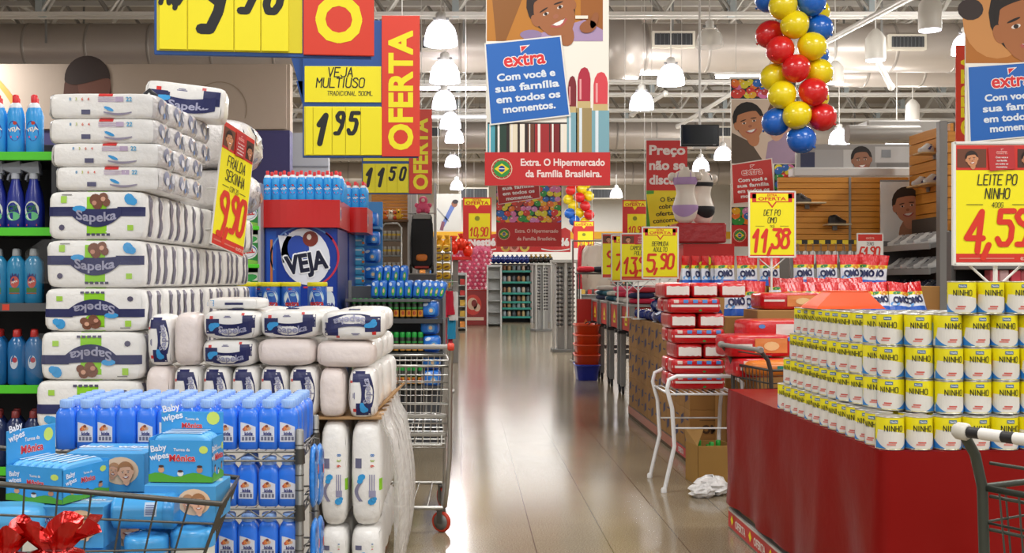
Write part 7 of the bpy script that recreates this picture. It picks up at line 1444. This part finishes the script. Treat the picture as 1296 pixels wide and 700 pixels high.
# eyewear towers
for i, (px0, px1, pyt, Y) in enumerate(((698, 731, 329, 21.3), (674, 696, 333, 30))):
    w_ = (px1-px0)*Y/F; h_ = Z(pyt, Y); t = thing('eyewear_tower', ('grey tower rack of sunglasses, nearer of the two', 'grey tower rack of sunglasses, farther of the two')[i], 'display tower', (X((px0+px1)/2, Y), Y, 0), .25*i); g_ = mat('#a9a9a4', .4, .3)
    MB().box(-w_/2, w_/2, -w_/2, w_/2, 0, .06, mat('#6c6c6a', .5)).build('base', t); MB().box(-w_*.52, w_*.52, -w_*.52, w_*.52, h_-.06, h_, g_).build('top', t); MB().box(-w_*.3, w_*.3, -w_*.3, w_*.3, .06, h_-.06, mat('#8f8f8c', .4, .2)).build('core', t)
    for a in (-w_*.45, w_*.45, 0): MB().box(a-.025, a+.025, -w_*.47, -w_*.42, .06, h_-.06, g_).build('upright', t)
    gp_ = None
    for r in range(14):
        for c in range(2):
            z = h_-.16-r*.085; lab = 'dark sunglasses on the %s eyewear tower, row %s down, %s' % (('nearer', 'farther')[i], ORD[r+1], ('first column', 'second column')[c]); loc = (X((px0+px1)/2, Y)+(-.5+c)*w_*.44, Y-w_*.45, z)
            if z < .5: continue
            if gp_ is None:
                m = MB(); dk = mat('#1c1a1c', .2, coat=.3); [m.lathe([(.001, -.004), (.03, -.003), (.032, 0), (.03, .003)], dk, 12, s*.036, 0, 0, axis='y', sy=.75) for s in (-1, 1)]; m.bar((-.01, 0, .006), (.01, 0, .006), .003, dk); [m.bar((s*.066, 0, .008), (s*.06, .06, .0), .003, mat('#4a3020', .3), 5) for s in (-1, 1)]; gp_ = tag(m.build('sunglasses', None, loc), lab, 'sunglasses', 'sunglasses on the towers'); p = MB(); p.rect(-.004, .012, -.05, -.024, mat('#d8d4cc', .5), flat(.004), 1); p.build('price_tag', gp_)
            else: dup(gp_, loc, 0, lab)
# ---------------------------------------------------------------- end of the aisle
Ye = 36; t = thing('end_gondola', 'dark gondola with teal shelf edges closing the aisle', 'shelf', (0, 0, 0)); ex0, ex1 = X(634, Ye), X(673, Ye); TEAL = mat('#2f9a8c', .4)
MB().box(ex0, ex1, Ye+.5, Ye+.55, 0, 1.9, mat('#3a4448', .6)).build('back_panel', t)
el_ = [Z(py, Ye) for py in (401, 390, 382, 371, 357, 343)]
for z in el_: so = MB().box(ex0, ex1, Ye, Ye+.5, z-.04, z, mat('#5c6a6c', .5)).build('shelf_board', t); MB().box(ex0, ex1, Ye-.02, Ye, z-.05, z+.02, TEAL).build('edge_rail', so)
for x in (ex0, ex1): MB().box(x-.04, x+.04, Ye-.02, Ye+.55, 0, 1.9, mat('#9a9c9a', .5)).build('side_post', t)
for li, z in enumerate(el_):
    for c in range(6):
        x = ex0+.12+c*(ex1-ex0-.2)/5.2; hx = ('#9ab0b8', '#7a9a9c', '#b0a070', '#8a6a4a', '#4a5a60', '#c0b8a0')[(c*5+li*3) % 6]; tag(MB().lathe([(.05, 0), (.06, .02), (.06, .16), (.03, .2)], mat(hx, .35, coat=.2), 10).build('jar', None, (x, Ye+.12, z+.001)), 'jar on the teal-edged shelves, %s shelf up, %s along' % (ORD[li+1], ORD[c+1]), 'jar', 'jars on the end gondola')
t = thing('ball_bin', 'raised dark bin of navy foil balls on the end gondola', 'bin', (0, 0, 0)); zt = Z(336, Ye); MB().box(X(622, Ye), X(705, Ye), Ye-.02, Ye+.6, 1.905, 1.96, mat('#2a2a30', .5)).build('tray', t); MB().box(X(676, Ye), X(704, Ye), Ye+.1, Ye+.5, 0, 1.9, mat('#8a8a88', .5)).build('support', t)
for k in range(26):
    i = k % 13; x = X(625+6*i, Ye); c = '#17307e' if i < 8 else '#1c1e1c'; m = MB(); m.ball((0, 0, .1), .1, mat(c, .2, .3), 12); m.lathe([(.02, .19), (.05, .24), (.045, .245)], mat('#c0a030', .3, .4), 8) if i >= 8 else m.lathe([(.02, .19), (.04, .23)], mat('#0f1a50', .3), 8); tag(m.build('foil_ball', None, (x, Ye+.1+.25*(k//13), 1.961+.07*(k//13))), '%s foil ball in the raised bin, %s row, %s along' % ('navy blue' if i < 8 else 'black and gold', ('front', 'rear')[k//13], ORD[i+1]), 'foil ball', 'foil balls at the aisle end')
t = thing('hanging_fascia', 'red hanging fascia with two white brand names over the aisle end', 'sign', (0, 0, 0)); Yn = 34.6; nx0, nx1 = X(588, Yn), X(722, Yn); zt, zb_ = Z(292, Yn), Z(319, Yn); n = 20
m = MB(); top = [(nx0+(nx1-nx0)*k/n, zt+.12*math.cos((k/n-.5)*2*PI*2)*(1 if 0 < k < n else 0)) for k in range(n+1)]; m.prism(top[::-1]+[(nx0, zb_), (nx1, zb_)], 0+Yn, Yn+.06, RED); m.build('board', t); p = MB(); pr = lambda u, v, k=1: (u, Yn-.004*k, v)
for u in (X(610, Yn), X(703, Yn)): p.text('Nestlé', u, (zt+zb_)/2-.02, .24, WHITE, pr, 1, .06, wmax=.85); p.strip([(u-.45+.09*k, zb_+.12-.06*math.sin(k*.31)) for k in range(11)], [(u-.45+.09*k, zb_+.08-.06*math.sin(k*.31)) for k in range(11)], WHITE, pr, 1)
p.text('GARANTA', X(656, Yn), zt-.1, .12, WHITE, pr, 1, .03); p.rect(X(640, Yn), X(673, Yn), zt-.24, zt-.2, WHITE, pr, 1)
for px, hx in ((640, '#c8a02a'), (651, '#d88a7a'), (664, '#d8c04a')): p.disc(X(px, Yn), zb_+.18, .16, .18, mat(hx, .4), pr, 1, 14); p.disc(X(px, Yn), zb_+.18, .09, .1, mat('#8a3a2a', .4), pr, 2, 12)
p.build('print', t)
for px in (600, 650, 712): MB().bar((X(px, Yn), Yn+.03, zb_+.4), (X(px, Yn), Yn+.03, 7.5), .006, PAINT, 5).build('cord', t)
for i, (px0, px1, pyt, Y, hx) in enumerate(((617, 634, 335, 33, '#c8c8c4'), (555, 590, 345, 30, '#b9bdbc'), (735, 800, 330, 40, '#c4c0ba'), (480, 552, 330, 27, '#b4b0aa'))):
    w_ = (px1-px0)*Y/F; t = thing('shelf_unit', 'pale grey shelf unit %s' % ('beside the teal-edged gondola', 'beyond the pink basket', 'far behind the hanging shirts', 'far behind the gondola of blue packs')[i], 'shelf', (X(px0, Y), Y, 0)); h_ = Z(pyt, Y); MB().box(0, w_, .4, .45, 0, h_, mat(hx, .5)).build('back_panel', t)
    for z in range(6): MB().box(0, w_, 0, .4, .1+z*(h_-.15)/5-.03, .1+z*(h_-.15)/5, mat('#9c9e9c', .5)).build('shelf_board', t)
    for x in (0, w_): MB().box(x-.02, x+.02, 0, .45, 0, h_, mat('#d0d0cc', .5)).build('side_post', t)
    if i == 0: continue
    n = max(2, int(w_/.22))
    for z in range(5):
        for c in range(n): tag(MB().box(-.07, .07, 0, .2, 0, RN.uniform(.14, .24), mat(RN.choice(('#c8a03a', '#b8302a', '#3a6aa8', '#e0dcd4', '#3a8a4a', '#8a4a7a', '#d88a3a')), .45), .004).build('packet', None, (X(px0, Y)+.1+(w_-.2)*c/max(1, n-1), Y+.05, .1+z*(h_-.15)/5+.001)), 'boxed packet on the shelf unit %s, %s shelf, %s along' % (('beside the gondola', 'beyond the basket', 'behind the shirts', 'far behind blue packs')[i], ORD[z+1], ORD[c+1]), 'packet', 'packets on the far shelf units')
# ---------------------------------------------------------------- mannequins on the red plinth
Ym = 14.7; t = thing('display_plinth', 'red-covered plinth with an offer board under the two mannequins', 'plinth', (0, 0, 0)); zt = Z(283, Ym)
MB().box(X(853, Ym), X(915, Ym), Ym-.2, Ym+.35, Z(308, Ym), zt-.001, mat('#b0161c', .35, coat=.2, bump=(10, .6)), .02).build('covered_box', t); bo = MB().box(X(862, Ym), X(926, Ym), Ym-.15, Ym+.3, 0, Z(309, Ym), RED, .005).build('column', t); p = MB(); pr = flat(-Ym+.15, .002); uc = X(893, Ym); p.poly([(uc-.28, Z(345, Ym)), (uc+.28, Z(345, Ym)), (uc+.12, Z(333, Ym)), (uc, Z(324, Ym)), (uc-.12, Z(333, Ym))], YEL, pr, 1); p.text('EXTRA', uc, Z(338, Ym), .06, RED, pr, 2, .04, rot=.0); p.build('print', bo)
BODY = mat('#e8ddd0', .4)
def torso(label, x, back, cloth, dark):
    """headless bust form: neck stub, bust, waist, hips, thigh stumps, dressed in a two-piece"""
    prof = [(.075, .0, .085), (.135, .06, .10), (.165, .16, .11), (.17, .22, .115), (.15, .30, .10), (.118, .40, .082), (.125, .47, .085), (.15, .54, .10), (.165, .60, .10), (.16, .66, .085), (.115, .70, .06), (.05, .725, .045), (.045, .76, .042)]
    o = tag(thing('mannequin', label, 'mannequin', (x, Ym+(.2 if back else -.06), zt), PI*.1 if back else -.35), label, 'mannequin'); m = MB(); n = 24; vv = []; ff = []
    def pt(j, a, g=0): w_, z, d = prof[j]; return ((w_+g)*math.cos(a), (d+g)*math.sin(a)*(1+(.22 if .5 < z < .63 and math.sin(a) < 0 and not back else 0)*abs(math.cos(a)*1.4 if abs(math.cos(a)) < .8 else .5)+(.28 if .08 < z < .3 and math.sin(a) < 0 and back else 0)), z)
    for j in range(len(prof)): vv += [pt(j, 2*PI*k/n) for k in range(n)]
    for j in range(len(prof)-1):
        for k in range(n): k2 = (k+1) % n; ff.append((j*n+k, j*n+k2, (j+1)*n+k2, (j+1)*n+k))
    m.add(vv, ff+[tuple(range(n))[::-1], tuple(range((len(prof)-1)*n, len(prof)*n))], BODY, True)
    for s in (-1, 1): m.ball((s*.175, .0, .635), .06, BODY, 12)
    m.build('body', o); c = mat(cloth, .7)
    def band(j0, j1, name, f=lambda a: 1):
        b = MB(); vv = []; ff = []
        for q in range(5):
            for k in range(n):
                a = 2*PI*k/n; t_ = q/4*f(a); jj = j0+(j1-j0)*t_; i = min(int(jj), len(prof)-2); fr = jj-i; p0, p1 = pt(i, a, .006), pt(i+1, a, .006); vv.append(tuple(p0[w]*(1-fr)+p1[w]*fr for w in range(3)))
        for q in range(4):
            for k in range(n): k2 = (k+1) % n; ff.append((q*n+k, q*n+k2, (q+1)*n+k2, (q+1)*n+k))
        b.add(vv, ff, c, True); return b.build(name, o)
    band(3.3, 1.2, 'briefs', lambda a: .3+.7*abs(math.sin(a))); band(6.7, 8.3, 'bra', lambda a: 1 if math.sin(a) < 0 and not back else .55)
    st = MB()
    for s in (-1, 1): st.tube([(s*.09, -.105, .6), (s*.085, -.07, .67), (s*.07, 0, .72), (s*.08, .07, .66), (s*.09, .1, .58)], .006, c, 6)
    st.build('straps', o); MB().lathe([(.05, -.002), (.048, .0)], GREY, 16).build('base_ring', o); return o
torso('headless mannequin torso in a lilac bikini on the red plinth', X(866, Ym), False, '#b795c4', False); torso('headless mannequin torso seen from behind in a black bikini', X(893, Ym), True, '#18181c', True)
# ---------------------------------------------------------------- shoe department
Yv = 14.6; sv0, sv1 = X(985, Yv), X(1150, Yv)
def slatwall(name, label, x0, x1, y0, y1, z0, z1, n, axis):
    t = thing(name, label, 'slat wall', (0, 0, 0))
    for k in range(n):
        a, b_ = z0+(z1-z0)*k/n, z0+(z1-z0)*(k+.93)/n
        MB().box(x0, x1, y0, y1, a, b_, SLAT, .003).build('slat', t)
    if axis == 'x': MB().box(x0, x1, y1, y1+.02, z0, z1, mat('#6a3f14', .6), 0).build('backing', t)
    else: MB().box(x1, x1+.02, y0, y1, z0, z1, mat('#6a3f14', .6), 0).build('backing', t)
    return t
t = slatwall('slat_wall', 'orange wooden slat wall facing the aisle in the shoe department', sv0, sv1, Yv, Yv+.04, Z(318, Yv), Z(224, Yv), 13, 'x'); MB().box(X(1074, Yv), X(1077, Yv), Yv-.01, Yv, Z(318, Yv), Z(224, Yv), mat('#8d8a86', .4, .4)).build('joint_strip', t); MB().box(sv0, sv1, Yv+.0, Yv+.05, 0, Z(318, Yv), mat('#8d8883', .6)).build('lower_panel', t)
xs_ = X(1150, Yv); t = slatwall('slat_wall', 'orange wooden slat wall at right angles, carrying shoes, beside the grey post', xs_, xs_+.04, 13.35, Yv-.02, 2.13, 3.35, 9, 'y'); MB().box(xs_, xs_+.04, 13.35, Yv-.02, 0, 2.13, mat('#4a4038', .6)).build('lower_panel', t); t.location = (0, 0, 0)
t = thing('grey_post', 'tall grey steel post at the end of the shoe shelves', 'post', (X(1192, 12.6), 12.6, 0)); MB().box(-.045, .045, -.05, .05, 0, 3.25, mat('#8f8d8b', .45, .2), .004).build('shaft', t); MB().box(-.07, .07, -.08, .08, 0, .02, mat('#6c6a68', .5)).build('base_plate', t)
t = slatwall('slat_wall', 'strip of orange slat wall beyond the grey post at the right edge', X(1200, 13), X(1300, 13), 13, 13.04, 2.0, 3.2, 9, 'x'); MB().box(X(1200, 13), X(1300, 13), 13, 13.06, 0, 2.0, mat('#4a4038', .6)).build('lower_panel', t)
# fascia above the slat wall with a printed portrait, and its pale tube
struct(MB().box(X(1000, 14.9), X(1152, 14.9), 14.75, 15.0, Z(225, 14.9), Z(213, 14.9), mat('#d9d6d2', .4), .02).build('trim_5'))
t = thing('fascia_panel', 'grey printed fascia with a dark-haired man above the shoe wall', 'fascia', (0, 0, 0)); MB().box(X(1008, 15), X(1150, 15), 14.96, 15.05, Z(213, 15), Z(183, 15), mat('#9c9894', .5)).build('panel', t); p = MB(); pr = flat(-14.96, .002); p.rect(X(1012, 15), X(1030, 15), Z(213, 15), Z(193, 15), mat('#2c3050', .5), pr, 1); p.rect(X(1030, 15), X(1080, 15), Z(213, 15), Z(190, 15), mat('#aaa6a4', .5), pr, 1); p.rect(X(1066, 15), X(1078, 15), Z(213, 15), Z(190, 15), mat('#c9c6c2', .5), pr, 2); face(p, pr, X(1089, 15), Z(203, 15), .15, '#9a6a50', '#221a18', .1, 2, .2); p.rect(X(1106, 15), X(1150, 15), Z(206, 15), Z(186, 15), mat('#c4c1be', .5), pr, 1); p.rect(X(1108, 15), X(1148, 15), Z(213, 15), Z(207, 15), mat('#77736f', .5), pr, 2); p.rect(X(1114, 15), X(1126, 15), Z(200, 15), Z(190, 15), mat('#8d9094', .5), pr, 2); p.build('print', t)
struct(MB().box(X(1098, 15.3), X(1192, 15.3), 15.3, 15.9, Z(172, 15.3), Z(152, 15.3), mat('#b9b4ae', .5), .02).build('trim_6')); struct(MB().lathe([(.13, 0), (.13, 1.0)], mat('#a39d96', .4, .3), 16, X(1072, 15.2), 15.2, Z(170, 15.2), axis='x').build('trim_7'))
t = thing('man_poster', 'white poster with a smiling man in profile beside the shoe wall', 'poster', (0, 0, 0)); MB().box(X(1114, 14.4), X(1150, 14.4), 14.38, 14.41, Z(330, 14.4), Z(230, 14.4), mat('#e9e6e2', .5)).build('board', t); p = MB(); face(p, flat(-14.38, .002), X(1147, 14.4), Z(261, 14.4), .2, '#c98a6a', '#3a2a20', .15, 1); p.disc(X(1150, 14.4), Z(296, 14.4), .14, .2, mat('#b07a5c', .5), flat(-14.38, .002), 1, 14); p.build('print', t); MB().box(X(1114, 14.4), X(1150, 14.4), 14.375, 14.415, Z(230, 14.4), Z(228, 14.4), GREY).box(X(1116, 14.4), X(1118, 14.4), 14.39, 14.41, 0, Z(330, 14.4), GREY).build('frame', t)
def shoe(label, col, sole='#e8e6e2', group='sneakers on the slanted shelves', dark='#4a4a50'):
    """trainer: sole, upper rising to the heel collar, tongue and laces; points to local -x"""
    m = MB(); n = 12; pts = []; c = mat(col, .6)
    L = .27
    for j in range(n+1):
        u = j/n; x = -L/2+L*u; wd = .045*(1-(2*abs(u-.5))**4*.35)*(.85+.2*math.sin(u*PI)); ht = .035+.065*max(0, min(1, (u-.12)/.45))**1.2-(.012 if u > .8 else 0)
        if j in (0, n): wd *= .55; ht *= .75
        pts.append([(x, wd*math.cos(a), .022+ht*math.sin(a)) for a in [PI*k/8 for k in range(9)]])
    for j in range(n): m.add(pts[j]+pts[j+1], [(i, i+1, 10+i, 9+i) for i in range(8)], c, True)
    m.add(pts[0], [tuple(range(9))], c); m.add(pts[n], [tuple(range(9))[::-1]], c); o = tag(m.build('sneaker'), label, 'shoe', group)
    s = MB(); s.lathe([(.9, 0), (1.0, .008), (1.0, .02), (.93, .026)], mat(sole, .5), 20, sx=L/2*1.04, sy=.047); s.build('sole', o)
    l = MB(); 
    for k in range(4): x = -.045+.022*k; z = .085+.014*k-.01; l.bar((x, -.02, z), (x, .02, z+.002), .004, WHITE, 5)
    l.lathe([(.001, 0), (.03, .0), (.034, .008)], mat(dark, .8), 14, .07, 0, .105, sy=.75, cap=False); l.build('laces', o); st = MB(); st.poly([(-.03, .04), (.02, .035), (.06, .085), (.03, .09)], mat(dark, .5), lambda u, v, k=1: (u, -.0475, v), 1); st.poly([(-.03, .04), (.02, .035), (.06, .085), (.03, .09)], mat(dark, .5), lambda u, v, k=1: (u, .0475, v), 1); st.build('side_stripe', o); return o
shp = {}
t = thing('shoe_shelving', 'row of slanted grey shoe shelves stepping down beside the grey post', 'shelf', (0, 0, 0)); shz = (1.80, 1.50, 1.22, .95)
for k, z in enumerate(shz):
    m = MB(); m.add([(5.5, 12.75, z+.03), (5.92, 12.75, z+.10), (5.92, 14.3, z+.10), (5.5, 14.3, z+.03), (5.5, 12.75, z-.02), (5.92, 12.75, z+.05), (5.92, 14.3, z+.05), (5.5, 14.3, z-.02)], [(0, 1, 2, 3), (7, 6, 5, 4), (0, 4, 5, 1), (1, 5, 6, 2), (2, 6, 7, 3), (3, 7, 4, 0)], mat('#8f8f90', .45, .2)); so = m.build('shelf_board', t); MB().box(5.48, 5.5, 12.75, 14.3, z-.03, z+.045, mat('#a9a9aa', .4, .3), .003).build('edge', so)
for y in (14.33,): MB().box(5.50, 5.95, y-.012, y+.012, 0, shz[0]+.12, mat('#77777a', .5)).build('side_frame', t)
MB().box(5.93, 5.95, 12.72, 14.33, 0, shz[0]+.4, mat('#4a423a', .6)).build('back_panel', t)
for k, z in enumerate(shz):
    for c in range(7):
        y = 12.9+c*.205; lab = '%s sneaker on the slanted shelves, shelf %s down, %s from the grey post' % ((('white', 'grey') if k < 2 else ('navy', 'charcoal'))[c % 2], ORD[k+1], ORD[c+1]); s0_ = (5.68, y, z+.066); rot = (0, -.165, RN.uniform(-.1, .1)-.25)
        kk_ = (k > 1)*2+c % 2; o = dup(shp[kk_], s0_, rot, lab) if kk_ in shp else shoe(lab, ('#e2e0dc', '#a9a7a6', '#2a3350', '#4a4c54')[kk_], '#e8e6e2', dark=('#6c6a70', '#f0eeea', '#c9ccd8', '#1c2030')[kk_]); shp.setdefault(kk_, o)
        o.location = s0_; o.rotation_euler = rot
sb = shoe('blue and white sneaker on the right-angle slat wall, lower shelf nearest the post', '#e4e4e6', dark='#2a3a90', group='blue and white display sneakers'); b2 = None
for k, (y, z) in enumerate(((13.6, 2.62), (13.95, 2.62), (13.75, 3.02))):
    t = thing('shoe_shelf', 'small wooden shelf on the right-angle slat wall, %s' % ('lower near one', 'lower far one', 'upper one')[k], 'shelf', (xs_, y, z)); MB().box(-.24, -.001, -.14, .14, -.02, 0, mat('#d9b27a', .5)).build('board', t); MB().box(-.03, -.001, -.03, .03, -.08, -.02, GREY).build('bracket', t)
    if k == 0: sb.location = (xs_-.13, y, z+.001); sb.rotation_euler = (0, 0, .5)
    else: dup(sb, (xs_-.13, y, z+.001), .5, 'blue and white sneaker on the right-angle slat wall, %s' % ('lower shelf away from the post', 'highest shelf')[k-1])
for k, (px0, px1, py) in enumerate(((1003, 1039, 257), (1041, 1071, 284))):
    t = thing('shoe_shelf', 'small pale shelf with a dark shoe on the orange slat wall, %s' % ('upper one', 'lower one')[k], 'shelf', (X((px0+px1)/2, Yv), Yv, Z(py, Yv))); w_ = (px1-px0)*Yv/F; MB().box(-w_/2, w_/2, -.22, -.001, -.02, 0, mat('#dcc9a4', .5)).build('board', t); MB().box(-.03, .03, -.03, -.001, -.08, -.02, GREY).build('bracket', t)
    o = shoe('dark shoe on the %s pale shelf of the orange slat wall' % ('upper', 'lower')[k], ('#3a3028', '#2c2622')[k], '#4a4038', 'dark shoes on the slat wall', '#1c1814'); o.location = (X((1012, 1056)[k], Yv), Yv-.11, Z(py, Yv)+.001); o.rotation_euler = (0, 0, PI+.3)
# pegs of white packets below the slat wall, with the striped rail
t = thing('peg_rail', 'black and yellow striped rail of hanging white sock packets under the slat wall', 'rail', (0, 0, 0)); Yg_ = 13.4; px_ = [1008+9.5*k for k in range(19)]; zt = Z(309, Yg_); rb = MB()
for k in range(15): rb.box(X(1000, Yg_)+k*.072, X(1000, Yg_)+(k+1)*.072, Yg_, Yg_+.03, zt, zt+.05, mat('#e8c81c' if k % 2 else '#222222', .5), 0)
rb.build('striped_bar', t); MB().box(X(1000, Yg_), X(1000, Yg_)+.04, Yg_, Yg_+.04, 0, zt, GREY).build('post', t); MB().box(X(1108, Yg_)-.04, X(1108, Yg_), Yg_, Yg_+.04, 0, zt, GREY).build('post', t); MB().box(X(1058, Yg_), X(1085, Yg_), Yg_-.12, Yg_-.11, Z(332, Yg_), Z(326, Yg_), WHITE).bar((X(1058, Yg_)+.1, Yg_-.11, Z(329, Yg_)), (X(1058, Yg_)+.1, Yg_, zt), .004, STEEL).build('white_tag', t)
w0 = None
for k, px in enumerate(px_[:11]):
    for l in range(2):
        lab = '%s sock packet on the striped rail, %s from the boy banner, %s' % ('white' if (k+l) % 3 else 'grey', ORD[k+1], ('upper', 'lower')[l]); loc = (X(px, Yg_), Yg_-.05-.04*l, zt-.26-.22*l)
        m = MB(); packmesh(m, .036, .014, .09, mat('#e6e4e0' if (k+l) % 3 else '#9a9a9c', .4, coat=.2), 3, (4, 3, 6), k, .003, (0, 0, .09)); o = tag(m.build('sock_packet', None, loc), lab, 'packet', 'sock packets on the striped rail'); h = MB(); h.tube([(0, 0, .17), (0, .0, .26+.22*l), (0, .06+.04*l, .265+.22*l)], .003, STEEL, 4); h.build('hook', o)
# dark gondola at the right edge behind the LEITE card
t = thing('shelf_unit', 'dark shelf unit behind the large yellow card at the right edge', 'shelf', (0, 0, 0)); Yd = 8.2; dx0, dx1 = X(1201, Yd+.44), X(1201, Yd+.44)+1.5
MB().box(dx0, dx1, Yd+.4, Yd+.44, 0, Z(292, Yd), mat('#1c1b1c', .6)).build('back_panel', t); MB().box(dx0-.02, dx0+.02, Yd+.36, Yd+.44, 0, Z(290, Yd), mat('#5c5a58', .45, .3)).build('side_post', t)
for k, py in enumerate((298, 336, 362, 395)): MB().box(dx0, dx1, Yd, Yd+.4, Z(py, Yd)-.03, Z(py, Yd), mat('#6a6866', .45, .2)).build('shelf_board', t)
for k in range(9):
    for l in range(2): tag(MB().box(-.035, .035, -.05, .05, 0, .12, mat(('#b8525a', '#d8b0b0', '#c23a4a')[k % 3], .45), .004).build('cosmetic_box', None, (X(1262, Yd)+.08*k, Yd+.08+.02*(k % 2), Z((362, 336)[l], Yd)+.001)), 'pinkish small box on the dark shelf unit, %s shelf, %s along' % (('lower', 'upper')[l], ORD[k+1]), 'box', 'pinkish boxes on the dark shelves')
for k in range(5): tag(MB().lathe([(.03, 0), (.035, .01), (.035, .1), (.015, .14), (.015, .17)], mat('#1a1a20', .3), 12).build('dark_bottle', None, (dx0+.08+.09*k, Yd+.1, Z(336, Yd)+.001)), 'black bottle on the dark shelf unit, %s from the side post' % ORD[k+1], 'bottle', 'black bottles on the dark shelves')
